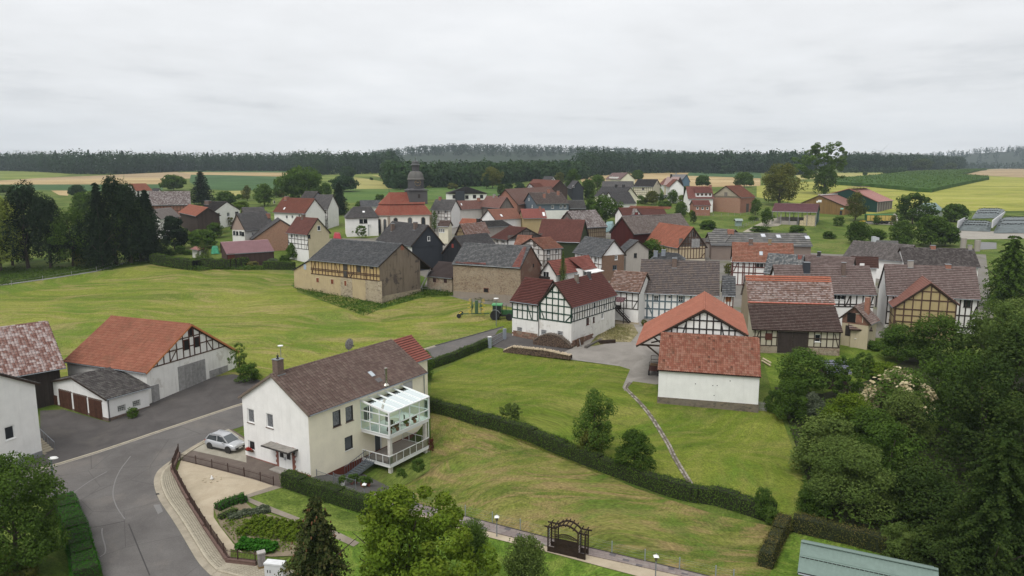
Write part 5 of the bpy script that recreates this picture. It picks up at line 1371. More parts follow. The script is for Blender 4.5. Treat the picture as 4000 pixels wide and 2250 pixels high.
for(xa,xb,yb)in((580,690,1130),(715,835,1165),(858,975,1205)):
 qa,qb=sorted((gq(xa,yb)[0],gq(xb,yb)[0]));zt=gq((xa+xb)/2,{580:920,715:960,858:1000}[xa])[1];z0_=gq((xa+xb)/2,yb)[1]
 GR.opening('E',None,qb-qa,max(1.8,zt-z0_),WOOD_DOOR,loc=((qa+qb)/2,z0_+max(1.8,zt-z0_)/2),boards=9,name='garage_door',d=.02)
 m=MB();nn=int((qb-qa+.3)/.16)
 for i in range(nn):m.box(GR.fp('E',qa-.1+i*.16,max(1.8,zt-z0_)+z0_+.07+(.04 if i%2 else 0),.03),(.05,.13,.14))
 m.obj('brick_lintel',BRICK_BR,GR.root)
qa,qb=sorted((gq(508,1090)[0],gq(562,1090)[0]));GR.opening('E',None,.8,1.9,WOOD_DOOR,loc=((qa+qb)/2,gq(535,1095)[1]+.95),boards=6,name='door')
for p in(A1(1147,1073),A1(1287,1027)):GR.window('F',p,.95,.72,3,2,frame=plain('glass_block_joint',(.45,.45,.43,1),.8),sill=False)
zpl=GR.hit('F',A1(1100,1145))[1];GR.plinth(zpl,BRICK_BR)
MB().tube([(GR.x0+.1 if GR.fc('E')=='G' else GR.x1-.1,GR.y0-.1,GR.ze-.1),(GR.x0+.1 if GR.fc('E')=='G' else GR.x1-.1,GR.y0-.1,-.2)],.05,6).obj('downpipe',FRAME_DK,GR.root)
GR.done()
c1=at(A2(428,205));lu=Vector((math.cos(R(-22)),math.sin(R(-22)),0));lv=Vector((-lu.y,lu.x,0))
ze_=z_at(c1.x,c1.y,A1(362,862)[1]);o_=c1-lu*(9.0-.3)-lv*(11.0-.35)
LH=House('white_gabled_house','white gabled house cut by the left photo edge, steps at its side',None,None,world=((o_.x,o_.y),R(-22),9.0,11.0,ze_+.1,ze_+.1+5.5*math.tan(R(29))),wall=WHITE_W,roof=T_DARK,lvl=1,oe=.35,og=.3,depth=1.0)
LH.window('H',A1(92,1305),.95,1.35,0)
LH.clad('H',-1.2,LH.hit('H',A2(420,155))[1],stonework('grey_cladding',((.16,.165,.17,1),(.22,.225,.23,1),(.19,.195,.2,1)),3,(.28,.28,.28,1)),'stone_plinth',d=.04)
LH.done()
sp_=empty('entrance_steps',None,label='pale stone steps with metal railing beside the left white house',cat='steps',mat=Matrix.Translation((c1.x,c1.y,hz(c1.y)))@Matrix.Rotation(R(-22),4,'Z'))
for k in range(9):
 fbox('step',plain('step_pale',(.40,.355,.27,1),.9),sp_,(-.1-k*.29,.75,(k+.5)*.17-.1),(.33,1.15,.17))
bar_obj('handrail',GREY_ZINC,sp_,(.1,1.3,.95),(-2.5,1.3,2.45),.05,.05,(0,1,0))
for k in range(6):bar_obj('baluster',GREY_ZINC,sp_,(.05-k*.5,1.3,.05+k*.29),(.05-k*.5,1.3,1.0+k*.29),.035,.035,(0,1,0))
PB=House('pied_roof_barn','barn under pink and white weathered tile roof behind the left white house',e0=A1(625,692),e1=A1(-330,859),ridge=A1(260,255),h=4.4,pitch=42,wall=planks('open_shelter_shade',(.05,.04,.035,1),.2),roof=T_PIED,lvl=2,tw=.34,th=.38,oe=.8,og=.5,cat='barn',u=None)  # dark wall colour stands for the shade under the open shelter
PB.done()
OF=House('white_walled_barn','low white walled barn with weathered orange tiles and stone plinth',e0=A7(375,770),e1=A7(1278,832),base=A7(382,1065),ridge=A7(430,447),pitch=36,wall=plaster('clean_white',(.78,.78,.765,1),amount=.10),roof=tiles('rust_tiles_old',((.20,.07,.045,1),(.27,.105,.068,1),(.34,.155,.11,1)),moss=.45,streak=.45,lam=.3,lichen=(.36,.25,.19,1),spots=.02),lvl=2,tw=.26,th=.34,oe=.25,og=.15,cat='barn',gutter=False,depth=1.2)
zpl=OF.hit('F',A7(800,1035))[1]
OF.plinth(zpl,STONE_DK,d=.08)
for p in(A7(706,890),A7(857,905),A7(895,905),A7(868,992),A7(1008,865)):fbox('vent_hole',BLACK,OF.root,OF.fp('F',*OF.hit('F',p),.001),(.10,.02,.10))
OF.done()
uo=OF.M.to_3x3()@Vector((0,1,0))
gq0=OF.M@Vector((0,OF.vr+.25,0))
E0_=on_plane(A7(190,560),gq0,uo);R0_=on_plane(A7(785,245),gq0,uo);E2_=on_plane(A7(1165,472),gq0,uo)
ux=(OF.M.to_3x3()@Vector((1,0,0)))
R1_=at_z(A7(828,70),R0_.z);Lb=(R1_-R0_).dot(uo);Lb=min(14.0,max(8.0,Lb))
TB=House('gabled_barn','barn with black timbered white gable and long salmon roof over carport',None,None,world=((0,0),0,1,1,0,1),wall=WHITE_M,roof=T_SALMON,lvl=1)
bpy.data.objects.remove(TB.root)
Wd=(E2_-E0_).dot(ux);org=Vector((E2_.x,E2_.y,0));z2=E2_.z;z0e=E0_.z
TB=House('gabled_barn','barn with black timbered white gable and long salmon roof over carport',None,None,world=((org.x,org.y),math.atan2(uo.y,uo.x),Lb,Wd,z2,R0_.z),wall=WHITE_M,roof=T_SALMON,lvl=1,tw=.3,th=.34,oe=.35,og=.35,vrf=(E2_-R0_).dot(ux)/Wd,dz2=z0e-z2,cat='barn',sag=.06)
yl=(TB.Mi@on_plane(A7(455,440),gq0,uo)).y;TB.oeb=Wd-yl;TB.y1=yl
gf=lambda x,y:TB.hit('G',A7(x,y))
zb1=gf(780,455)[1]-.1
ps=sorted(gf(x,400)[0]for x in(500,548,625,690,740,803,860,930,1000,1052))
TB.timber('G',zb1,rails=[gf(780,340)[1],gf(700,410)[1]],posts=ps,bw=.17,mat=timber('black_timber',(.028,.022,.022,1)),braces=[(gf(622,370)[0],gf(622,370)[1],gf(598,435)[0],zb1+.1),(gf(935,385)[0],gf(935,385)[1],gf(950,450)[0],zb1+.1)])
TB.timber('B',.3,nq=7,rails=[1.6],mat=DARK_WOOD)
TB.done()
for f in(0.02,.5,.98):
 x=TB.x0+(TB.x1-TB.x0)*f;zt=TB.wtop(TB.W-.5);g_=TB.gl(x,TB.W-2.2)
 bar_obj('carport_tie',DARK_WOOD,TB.root,(x,TB.y1,zt-.1),(x,TB.W-.2,zt-.1),.2,.2,(1,0,0))
 bar_obj('carport_brace',DARK_WOOD,TB.root,(x,TB.y1,zt-2.0),(x,TB.W-1.2,zt-.05),.18,.18,(1,0,0))
 bar_obj('carport_strut',DARK_WOOD,TB.root,(x,TB.y1,TB.wtop(TB.y1)-1.2),(x,TB.y1+1.9,zt+.25),.16,.16,(1,0,0))
tx=bpy.data.curves.new('date_lettering','FONT');tx.body='1722';tx.size=.52;tx.extrude=.012;tx.align_x='CENTER'
tx.materials.append(plain('faded_lettering',(.42,.40,.37,1)))
to_=bpy.data.objects.new('t',tx);COL.objects.link(to_);dg_=bpy.context.evaluated_depsgraph_get()
to=link('date_lettering',bpy.data.meshes.new_from_object(to_.evaluated_get(dg_)),TB.root);bpy.data.objects.remove(to_)
qt,zt=gf(778,283);to.matrix_local=Matrix.Translation(TB.fp('G',qt,zt-.15,.02))@Matrix(((0,0,-1,0),(-1,0,0,0),(0,1,0,0),(0,0,0,1)))
LB=House('long_barn','long barn with mottled tile roof over stone and timber front',e0=A7(1200,418),e1=A7(1992,442),base=A7(1275,622),ridge=A7(1085,195),pitch=33,vrf=.999,wall=plaster('grey_cream_infill',(.47,.43,.34,1),amount=.3),roof=tiles('two_tone_brown',((.075,.048,.042,1),(.10,.066,.058,1),(.125,.088,.078,1)),lam=.2,lichen=(.16,.14,.12,1),streak=.2),lvl=1,oe=.4,og=.2,tw=.28,th=.32,cat='barn')
f_=lambda x,y:LB.hit('F',A7(x,y))
zs=LB.zr;vs_=LB.vr;rp=LB.Mi@at_z(C4(1230,862),(LB.M@Vector((0,0,zs+4))).z)
dv=4.0
for _ in range(30):
 q_=LB.M@Vector((LB.L*.5,vs_+dv,0));zz=z_at(q_.x,q_.y,C4(1230,862)[1])-LB.z0
 tgt=zs+dv*math.tan(R(48));dv+=.3*(1 if zz>tgt else-1)
zr2=zs+dv*math.tan(R(48))
LB.slopes=[((0,0,LB.ze),(LB.L,0,LB.ze),(LB.L,vs_,zs),(0,vs_,zs))]
LB.W=vs_+.2;LB.y1=vs_;LB.vr=vs_+.1
zst=f_(1800,572)[1]
DT=timber('weathered_timber',(.055,.040,.030,1))
LB.timber('F',zst,nq=0,posts=sorted(f_(x,500)[0]for x in(1222,1270,1322,1370,1415,1685,1740,1797,1850,1905,1960)),rails=[f_(1850,500)[1]],mat=DT,braces=[(f_(1262,430)[0],f_(1262,430)[1],f_(1238,470)[0],f_(1238,470)[1]-.5),(f_(1920,455)[0],f_(1920,455)[1],f_(1950,565)[0],zst)])
qa,qb=f_(1420,520)[0],f_(1678,520)[0]
zg=f_(1550,622)[1];zt=f_(1550,438)[1]
for k in range(2):LB.opening('F',None,(qb-qa)/2-.02,zt-zg,timber('dark_door_wood',(.045,.034,.03,1)),loc=(qa+(qb-qa)*(.25+.5*k),(zt+zg)/2),boards=9,name='barn_door',d=.02)
LB.clad('F',-1.0,zst-.08,STONE_RUB,'stone_base',q1=qa-.05,d=.05);LB.clad('F',-1.0,zst-.08,STONE_RUB,'stone_base',q0=qb+.05,d=.05)
LB.window('F',A7(1770,492),.85,1.15,0);LB.opening('F',A7(1343,478),1.0,1.0,WOOD_RB,name='shutter',boards=5)
LB.done()
UP=[((0,vs_,zs+.25),(LB.L,vs_,zs+.25),(LB.L,vs_+dv*.78,zs+.25+(zr2-zs)*.78),(0,vs_+dv*.78,zs+.25+(zr2-zs)*.78))]
T_MOT=tiles('mottled_tiles',((.13,.065,.045,1),(.20,.125,.10,1),(.27,.19,.165,1),(.34,.27,.25,1)),lam=.4,lichen=(.40,.34,.33,1),streak=.6,blot=.3,moss=.3)
tm=MB();LB.lvl=1;LB.slope(tm,*UP[0],1,T_MOT,None);up=tm.obj('upper_roof',T_MOT,LB.root)
tm=MB();LB.slope(tm,(0,vs_+dv*.78,zs+.25+(zr2-zs)*.78),(LB.L,vs_+dv*.78,zs+.25+(zr2-zs)*.78),(LB.L,vs_+dv,zr2+.25),(0,vs_+dv,zr2+.25),1,T_SALMON,None);tm.obj('ridge_courses',T_SALMON,up)
MB().tube([(0,vs_,zs+.3),(LB.L,vs_,zs+.3)],.13,6).obj('ridge_tiles',plain('salmon_cap',(.42,.14,.10,1),.8,var=.25),up)
m=MB();zb=-.5
m.face([(.25,vs_+.1,zb),(LB.L-.25,vs_+.1,zb),(LB.L-.25,vs_+.1,zs+.15),(.25,vs_+.1,zs+.15)])
for x in(.25,LB.L-.25):m.face([(x,vs_+.1,zb),(x,vs_+2*dv,zb),(x,vs_+2*dv,zs+.1),(x,vs_+dv,zr2+.1),(x,vs_+.1,zs+.1)])
m.face([(.25,vs_+2*dv,zb),(LB.L-.25,vs_+2*dv,zb),(LB.L-.25,vs_+2*dv,zs),(.25,vs_+2*dv,zs)])
m.obj('upper_wall',plaster('brown_render',(.30,.24,.17,1),amount=.4),LB.root)
tm=MB();LB.slope(tm,(LB.L,vs_+2*dv,zs+.25),(0,vs_+2*dv,zs+.25),(0,vs_+dv,zr2+.25),(LB.L,vs_+dv,zr2+.25),1,T_MOT,None);tm.obj('upper_roof',T_MOT,LB.root)
GH=House('green_timbered_house','white house with dark green timber frame and wine red roof',e0=C2(1215,595),e1=C2(1855,410),e2=C2(672,545),ridge=C2(930,240),base=C2(1207,1165),wall=WHITE_OLD,roof=T_WINE,lvl=1,tw=.28,th=.33,oe=.25,og=.25,depth=.8)
gf=lambda x,y:GH.hit('E',C2(x,y));ff=lambda x,y:GH.hit('F',C2(x,y))
z1=gf(940,765)[1];zmid=z1+(GH.ze-z1)*.5
a,b=GH.fr('E')
ps=sorted(gf(x,650)[0]for x in(765,850,935,1018,1098))
ps=[a+.08]+ps+[b-.08]
qn,qf=(b,a)if gf(1190,650)[0]>gf(700,650)[0]else(a,b)
sg=-1 if qn>qf else 1
rl_=[gf(940,660)[1],gf(940,550)[1],gf(940,455)[1],gf(940,365)[1]]
GH.timber('E',z1,posts=ps,rails=rl_,mat=WOOD_GREEN,bw=.19,braces=[(qn+sg*.1,rl_[0]-.1,qn+sg*1.0,z1+.1),(qf-sg*.1,rl_[0]+.6,qf-sg*.9,z1+.1)])
z2=ff(1500,680)[1];a2,b2=GH.fr('F')
zf=ff(1240,780)[1]
GH.timber('F',zf,nq=18,rails=[zf+(GH.ze-zf)*.55],mat=timber('grey_green_timber',(.028,.040,.036,1)),bw=.13,braces=[(a2+.1,zf+1.2,a2+.6,zf),(b2-.1,zf+1.6,b2-.6,zf)])
for p,w_,h_ in((C2(1535,555),.8,1.0),(C2(1675,580),.7,.9),(C2(1432,780),.8,1.1),(C2(1520,755),.5,.9),(C2(1645,705),.7,1.0)):GH.window('F',p,w_,h_,1,frame=WHITE_P if p[0]>2320 else WOOD_RB)
for p in(C2(470,903),C2(813,935),C2(1047,953)):pass
GH.chimney(C2(1275,215),1.1,.55,plaster('chimney_render',(.20,.17,.14,1)),ridge=False);GH.chimney(C2(1452,165),1.0,.5,plain('chimney_slate',(.07,.07,.075,1)),ridge=False)
GH.done()
gM=GH.M.to_3x3();gv=gM@Vector((0,1,0));gu=gM@Vector((1,0,0))
ws=GH.M@Vector((GH.x0 if GH.fc('E')=='G' else GH.x1,GH.y1,0))
wl=(GH.M@Vector((0,0,GH.ze))).z
We0=ws-gu*(.3 if GH.fc('E')=='G' else-.3)
W1=at_z(C2(220,520),wl-.1);Lw=(W1-We0).dot(gv)
dirx=gu if GH.fc('E')=='G' else-gu
ang=math.atan2(gv.y,gv.x)
lx=gv;ly=Vector((-lx.y,lx.x,0))
if ly.dot(dirx)>0:oo,an=We0,ang
else:oo,an=We0+gv*Lw,math.atan2(-gv.y,-gv.x)
rw=GH.zr+GH.z0
WG=House('green_timbered_wing','lower left wing of the green timbered house, its roof meeting the gable',None,None,world=((oo.x,oo.y),an,Lw,8.4,wl-.12,rw-.35),wall=WHITE_OLD,roof=T_WINE,lvl=1,tw=.28,th=.33,oe=.3,og=.25,depth=.8,sag=.10)
for ch in list(WG.root.children):pass
wf=lambda x,y:WG.hit('F',C2(x,y));zw=wf(450,735)[1];a,b=WG.fr('F')
WG.timber('F',zw,nq=5,rails=[zw+(WG.ze-zw)*.52],mat=WOOD_GREEN,bw=.17,braces=[(wf(325,540)[0],WG.ze-.3,wf(275,700)[0],zw+.1),(wf(580,560)[0],WG.ze-.3,wf(640,740)[0],zw+.1)])
for p in(C2(470,903),C2(813,935),C2(1047,953)):
 if p[0]<1900+700/3.6:WG.window('F',p,.95,.85,3,2,name='barred_window',frame=plain('bar_grey',(.4,.4,.4,1)))
WG.done()
for p in(C2(813,935),C2(1047,953)):
 GH2=GH;q,z=GH.hit('E',p)
 GH.lvl=0;GH.window('E',None,.95,.85,3,2,loc=(q,z),name='barred_window',frame=plain('bar_grey',(.4,.4,.4,1)));GH.lvl=1
SB=[MB().box((0,0,0),(.56,.12,.27)).mesh('stone_block',plain('sandstone_%d'%i,c,.9,var=.25,scale=5))for i,c in enumerate(((.20,.115,.08,1),(.25,.155,.11,1),(.16,.10,.075,1),(.22,.165,.12,1)))]
def blocks(Hh,F,rows,z0,q0,q1):
 n_=Hh.fn(F)
 for r in range(rows):
  q=q0+(.28 if r%2 else 0)
  while q<q1-.2:
   c=Hh.fp(F,q+.28,z0+.14+r*.29,.03+random.uniform(0,.02));M=Matrix.Translation(c)@Matrix.Rotation(0 if Hh.fc(F)in 'FB' else math.pi/2,4,'Z')@Matrix.Diagonal((random.uniform(.92,1.0),1,1,1))
   link('stone_block',SB[random.randrange(4)],Hh.root,M);q+=.58
a,b=GH.fr('E');blocks(GH,'E',4,GH.gl(GH.x0,GH.y0)-.2,a,b);a,b=GH.fr('F');blocks(GH,'F',4,GH.gl(GH.x0,GH.y0)-.1,a,a+(b-a)*.45)
a,b=WG.fr('F');blocks(WG,'F',4,WG.gl(0,0)-.2,a,b)
RB_STONE=stonework('patched_stone',((.30,.245,.175,1),(.40,.335,.25,1),(.20,.16,.115,1),(.45,.385,.29,1)),2.4,(.44,.37,.26,1))
SLATE_T=tiles('slate_grey_tiles',((.075,.078,.083,1),(.098,.102,.108,1),(.13,.133,.14,1)),lichen=(.24,.235,.225,1),lam=.25,streak=.1,wave=.4)
SBN=House('stone_barn','big barn in the meadow with slate grey roof and yellow timber panels',e0=B8(1375,585),e1=B8(380,490),e2=B8(2140,620),ridge=B8(1705,265),base=B8(1425,1115),gp=True,wall=plaster('yellow_barn_render',(.45,.36,.22,1),dirt=(.20,.15,.10,1),amount=.45,patch=.3),roof=SLATE_T,lvl=1,tw=.28,th=.36,oe=.35,og=.2,cat='barn',depth=1.2,sag=.05)
SBN.fm={'E':plaster('dark_render',(.22,.175,.135,1),dirt=(.06,.048,.045,1),amount=1.0,patch=.85,scale=.5)}
bf=lambda x,y:SBN.hit('F',B8(x,y));be=lambda x,y:SBN.hit('E',B8(x,y))
yw=be(1962,700)[0]
SBN.y1=yw;SBN.oeb=SBN.W-yw
zt1=bf(900,735)[1]
PAN=timber('ochre_panel',(.40,.27,.12,1))
SBN.clad('F',zt1,99,plaster('ochre_infill',(.46,.33,.165,1),amount=.3),'infill_panels',d=.01)
ps=sorted(bf(x,620)[0]for x in(430,483,526,577,620,658,712,757,824,877,932,982,1022,1062,1120,1165,1205,1252,1300,1343))
zmidb=bf(750,640)[1]
br=[(bf(470,520)[0],bf(470,520)[1]-.05,bf(436,690)[0],zt1+.1),(bf(765,540)[0],bf(765,540)[1]-.05,bf(812,715)[0],zt1+.1),(bf(1020,660)[0],zmidb,bf(980,745)[0],zt1+.1),(bf(940,655)[0],zmidb,bf(975,740)[0],zt1+.1),(bf(1175,590)[0],bf(1175,590)[1],bf(1198,760)[0],zt1+.1)]
SBN.timber('F',zt1,posts=ps,rails=[zmidb,zmidb-.28],mat=WOOD_BR,bw=.15,braces=br,d=.03)
for p,w_,h_ in((B8(512,775),.75,.85),(B8(719,797),.8,.9),(B8(905,820),.6,1.0)):SBN.opening('F',p,w_,h_,timber('rust_shutter',(.18,.055,.028,1)),name='shutter',d=.02,frame=plain('pale_surround',(.5,.42,.3,1)))
for p,w_,h_ in((B8(905,590),1.0,1.3),(B8(905,690),.9,1.2),(B8(1095,610),.9,1.4),(B8(1275,597),.8,.5)):SBN.opening('F',p,w_,h_,timber('dark_hatch',(.06,.055,.05,1)),name='loft_hatch',d=.05,boards=4)
SBN.opening('E',B8(1708,318),.9,.9,plain('brick_patch',(.28,.11,.07,1)),name='brick_infill',d=.01)
q0_,q1_=sorted((bf(1190,900)[0],bf(1420,900)[0]));SBN.clad('F',-1.5,bf(1300,780)[1],RB_STONE,'bare_stone',q0=q0_,q1=q1_,d=.03)
q0_,q1_=sorted((bf(835,850)[0],bf(1000,850)[0]));SBN.clad('F',-1.5,bf(900,745)[1],RB_STONE,'bare_stone',q0=q0_,q1=q1_,d=.03)
a,b=SBN.fr('E');SBN.clad('E',-1.5,be(1800,930)[1],RB_STONE,'stone_foot',d=.04)
SBN.done()
bar_obj('canopy_brace',WOOD_G1,SBN.root,SBN.fp('E',yw,1.4,0),(SBN.fp('E',yw,0,0).x,SBN.W-.4,SBN.ze2+.3),.16,.16,(1,0,0))
xw=SBN.x1 if SBN.fc('N')=='H' else SBN.x0;sx=1 if SBN.fc('N')=='H' else-1
xl=SBN.hit('F',B8(175,700))[0];dl=abs(xl-xw);zl=SBN.hit('F',B8(175,640))[1];zh=SBN.hit('F',B8(425,500))[1]
m=MB();P=[(xw,SBN.y0,-1.0),(xw+sx*dl,SBN.y0,-1.0),(xw+sx*dl,SBN.y0,zl),(xw,SBN.y0,zh)];Q=[(p[0],SBN.y1,p[2])for p in P]
m.face(P);m.face(Q[::-1]);m.face([P[1],Q[1],Q[2],P[2]])
lt=m.obj('lean_to',plaster('yellow_barn_render',(.45,.36,.22,1),dirt=(.20,.15,.10,1),amount=.45,patch=.3),SBN.root)
tm=MB();A_=(xw+sx*(dl+.3),SBN.y0-.3,zl-.05);B_=(xw+sx*(dl+.3),SBN.y1+.3,zl-.05);C_=(xw,SBN.y1+.3,zh+.12);D_=(xw,SBN.y0-.3,zh+.12)
SBN.slope(tm,*((B_,A_,D_,C_)if sx<0 else(A_,B_,C_,D_)),1,SLATE_T,None);tm.obj('lean_to_roof',SLATE_T,lt)
q,z=SBN.hit('F',B8(332,588));fbox('blue_shutter',plain('pale_blue',(.34,.40,.52,1)),lt,SBN.fp('F',q,z,.02),(.75,.06,1.05))
# ================================================================ THE VILLAGE
SLATE_W=plaster('slate_cladding',(.042,.047,.056,1),dirt=(.03,.03,.03,1),amount=.2)
SLATE_B=plaster('blue_slate_cladding',(.13,.165,.20,1),amount=.15)
T_GREY=tiles('grey_tiles',((.085,.080,.080,1),(.11,.105,.104,1),(.14,.134,.132,1)),lichen=(.20,.19,.18,1),lam=.25,wave=.4)
T_CHAR=tiles('charcoal_tiles',((.050,.048,.050,1),(.066,.063,.065,1),(.088,.085,.086,1)),lichen=(.15,.145,.14,1),lam=.2,wave=.4)
T_LICH=tiles('lichen_tiles',((.14,.105,.095,1),(.20,.16,.15,1),(.27,.23,.22,1)),lichen=(.42,.39,.38,1),lam=.8,wave=.3,blot=.25)
T_MAUVE=tiles('mauve_tiles',((.14,.098,.09,1),(.17,.125,.115,1),(.205,.155,.145,1)),lichen=(.26,.22,.2,1),lam=.2,streak=.15)
T_RBR=tiles('red_brown_tiles',((.16,.052,.035,1),(.195,.068,.046,1),(.235,.09,.062,1)),moss=.3,streak=.25)
T_MAR=tiles('maroon_tiles',((.115,.045,.036,1),(.14,.056,.045,1),(.17,.072,.058,1)),streak=.15,blot=.25)
T_PURP=plain('mauve_sheet',(.36,.21,.225,1),.6,var=.08,scale=.8)
T_PINKS=plain('pink_sheet',(.42,.20,.17,1),.6,var=.08,scale=.8)
FIBRE=tiles('fibre_cement',((.115,.112,.11,1),(.13,.127,.125,1),(.145,.14,.14,1)),lichen=(.25,.24,.21,1),lam=.35,moss=.25,wave=.3)
OCHRE=plaster('ochre_render',(.40,.315,.165,1),amount=.4)
PALE_Y=plaster('pale_yellow_render',(.70,.66,.52,1),amount=.08)
BRICKY=brickwork('old_brick',(.25,.11,.07,1),(.33,.18,.12,1),(.36,.29,.22,1),stain=.4)
BRICKO=brickwork('orange_brick',(.26,.10,.065,1),(.32,.13,.085,1),(.33,.25,.2,1),stain=.3)
GREYW=plaster('grey_render',(.33,.30,.27,1),amount=.4)
WOODB=planks('dark_boards',(.055,.040,.034,1),.2)
WOODG=planks('silver_boards',(.16,.14,.125,1),.2)
WOODR=planks('dark_red_boards',(.060,.014,.012,1),.18)
WT_BR=timber('brown_village_timber',(.085,.050,.035,1));WT_DK=timber('dark_village_timber',(.035,.028,.025,1));WT_GY=timber('grey_village_timber',(.13,.11,.095,1))
def V(name,label,e0,e1,lvl=1,wall=WHITE_M,roof=T_GREY,cat='house',**k):
 k.setdefault('th',.36);k.setdefault('tw',.30);k.setdefault('depth',1.5)
 return House(name,label,e0,e1,wall=wall,roof=roof,lvl=lvl,cat=cat,**k)
def wins(h,f,ps,w=.9,hh=1.2,mull=1,**k):
 for p in ps:h.window(f,p,w,hh,mull,**k)
def half(h,f,z0,nq,nr=2,mat=None,bw=.15,join=False,br=True,z1=None,**k):
 zt=min(h.ze,h.ze2)-.15 if z1 is None else z1;a,b=h.fr(f)
 rl=[z0+(zt-z0)*(i+1)/(nr+1)for i in range(nr)]
 if h.fc(f)in 'GH' and k.get('gable',True):rl+=[zt]+[zt+(h.zr-zt)*t for t in(.36,.68)]
 h.timber(f,z0,z1,nq,rl,mat or WT_BR,bw,beam_braces(a+.15,b-.15,z0+.1,z0+(zt-z0)*.55,.8)if br else(),join=join,**k)
h=V('grey_timbered_house','long white house with blue grey timbers and plain grey tile roof',C3(970,1005),C3(2010,1045),ridge=C3(1045,575),pitch=48,base=C3(985,1335),roof=tiles('taupe_tiles',((.105,.088,.084,1),(.128,.108,.104,1),(.155,.134,.13,1)),lichen=(.2,.14,.09,1),lam=.25,streak=.15,wave=.8),tw=.32,th=.38)
f_=lambda x,y:h.hit('F',C3(x,y))
h.timber('F',.2,nq=0,posts=sorted(f_(x,1150)[0]for x in(1005,1080,1150,1235,1310,1390,1465,1550,1640,1740,1850)),rails=[f_(1030,1100)[1],f_(1030,1200)[1],f_(1030,1310)[1]],mat=WOOD_BLUE,bw=.24,braces=[(f_(1080,1130)[0],f_(1080,1130)[1],f_(1140,1250)[0],f_(1140,1250)[1]-.3)])
h.window('F',C3(1195,1080),.85,1.25,1,1);h.window('F',C3(1512,1085),.85,1.25,1,1);h.window('F',C3(1368,1055),.55,.5,0)
h.fm={'N':SLATE_W,'E':WHITE_M}
h.chimney(C3(1430,650),1.3,.8,BRICK_BR);h.done()
h=V('low_tile_roofed_barn','low barn with patchy brown pink tiles between the two timbered houses',C3(560,965),C3(985,1000),ridge=C3(740,716),pitch=38,h=5.2,roof=T_PIED if False else tiles('patchy_tiles',((.16,.085,.06,1),(.22,.135,.105,1),(.27,.19,.155,1)),lam=.5,lichen=(.36,.28,.25,1),moss=.3),sag=.1,cat='barn')
half(h,'F',2.4,5,1,WT_DK);h.opening('F',C3(712,1185),1.0,.7,BLACK,name='opening');h.done()
st=empty('outside_stairs',h.M@h.fp('F',h.fr('F')[0]+1.6,0,0),math.atan2(h.M[1][0],h.M[0][0]),'dark wooden outside stairs with porch roof beside grey timbered house','stairs')
for y in(-1.2,-.3):bar_obj('stringer',WT_DK,st,(0,y,2.4),(2.6,y,.1),.2,.06,(0,1,0))
for k in range(10):fbox('tread',WT_DK,st,(.15+k*.25,-.75,2.3-k*.24),(.26,.95,.05))
for y in(-1.2,):bar_obj('handrail',WT_DK,st,(-1.2,y,3.3),(0,y,3.3),.07,.06,(0,1,0));bar_obj('handrail',WT_DK,st,(0,y,3.3),(2.6,y,1.0),.07,.06,(0,1,0))
fbox('landing',WT_DK,st,(-.8,-.75,2.4),(1.7,1.1,.1))
m=MB()
for k in range(16):m.box((-1.4+k*.22,-1.0,4.6+.03*(k%2)),(.2,2.1,.03))
m.obj('porch_roof',plain('corrugated_maroon',(.10,.045,.05,1),.7,var=.5),st,Matrix.Rotation(R(14),4,'X'))
for x in(-1.4,1.7):fbox('post',WT_DK,st,(x,-1.6,2.2),(.12,.12,4.6))
h=V('slate_roofed_house','house with pale slate roof, white upper gable over brown brick',C3(495,540),C3(120,480),e2=C3(765,510),ridge=C3(635,325),h=5.5,roof=SLATE_T,wall=WHITE_M,sag=.06)
h.fm={'E':plain('brown_brickface',(.20,.125,.085,1),.9)}
zz=h.hit('E',C3(640,515))[1];h.clad('E',zz,99,WHITE_W,'white_gable',d=.03)
half(h,'F',.5,8,2);wins(h,'F',[C3(322,555),C3(415,575)],.8,1.1);wins(h,'E',[C3(680,548)],.8,1.0);h.window('E',C3(662,675),1.1,1.0,1,frame=SLATE_B);h.done()
h=V('slate_annex','narrow grey rendered annex with slate roof behind the brown brick gable',C3(800,470),C3(690,452),e2=C3(985,430),ridge=C3(910,330),h=6.0,roof=SLATE_T,wall=plaster('pale_grey_render',(.42,.39,.35,1),amount=.3));wins(h,'E',[C3(928,520)],.8,1.0,0,frame=FRAME_DK);h.done()
h=V('red_roofed_house','white gabled house with bright red roof and wide dormer behind the spruce',C1(1900,712),C1(2470,610),e2=C1(1535,705),ridge=C1(1730,515),h=4.4,roof=T_RED,wall=WHITE_W,pitch=45)
h.window('E',C1(1752,695),1.5,1.2,1);fbox('balcony',WT_DK,h.root,h.fp('E',h.hit('E',C1(1742,755))[0],h.hit('E',C1(1742,755))[1],.35),(.7,2.2,.9)if h.fc('E')in 'GH' else(2.2,.7,.9))
l=h.roof_hit(C2(1370,60));x0,x1,yd,zd=l.x-2.2,l.x+2.2,l.y-1.4,h.roofz(l.y)+.55
m=MB();m.box2((x0,yd,h.roofz(yd)-.3),(x1,h.vr,zd));dm=m.obj('dormer',WHITE_W,h.root)
tm=MB();h.slope(tm,(x0-.3,yd-.4,zd-.1),(x1+.3,yd-.4,zd-.1),(x1+.3,h.vr,h.zr+.1),(x0-.3,h.vr,h.zr+.1),1,T_RED,None);tm.obj('dormer_roof',T_RED,dm)
for k in range(3):fbox('window',GLASS,dm,(x0+.8+k*1.4,yd-.02,zd-.75),(1.0,.05,.9))
aw=[(x0-.3,yd-2.1,zd-.55),(x1+.3,yd-2.1,zd-.55),(x1+.3,yd-.1,zd-.15),(x0-.3,yd-.1,zd-.15)]
m=MB();m.face(aw);m.face([(p[0],p[1],p[2]-.06)for p in aw][::-1]);m.obj('awning',WHITE_P,dm)
h.done()
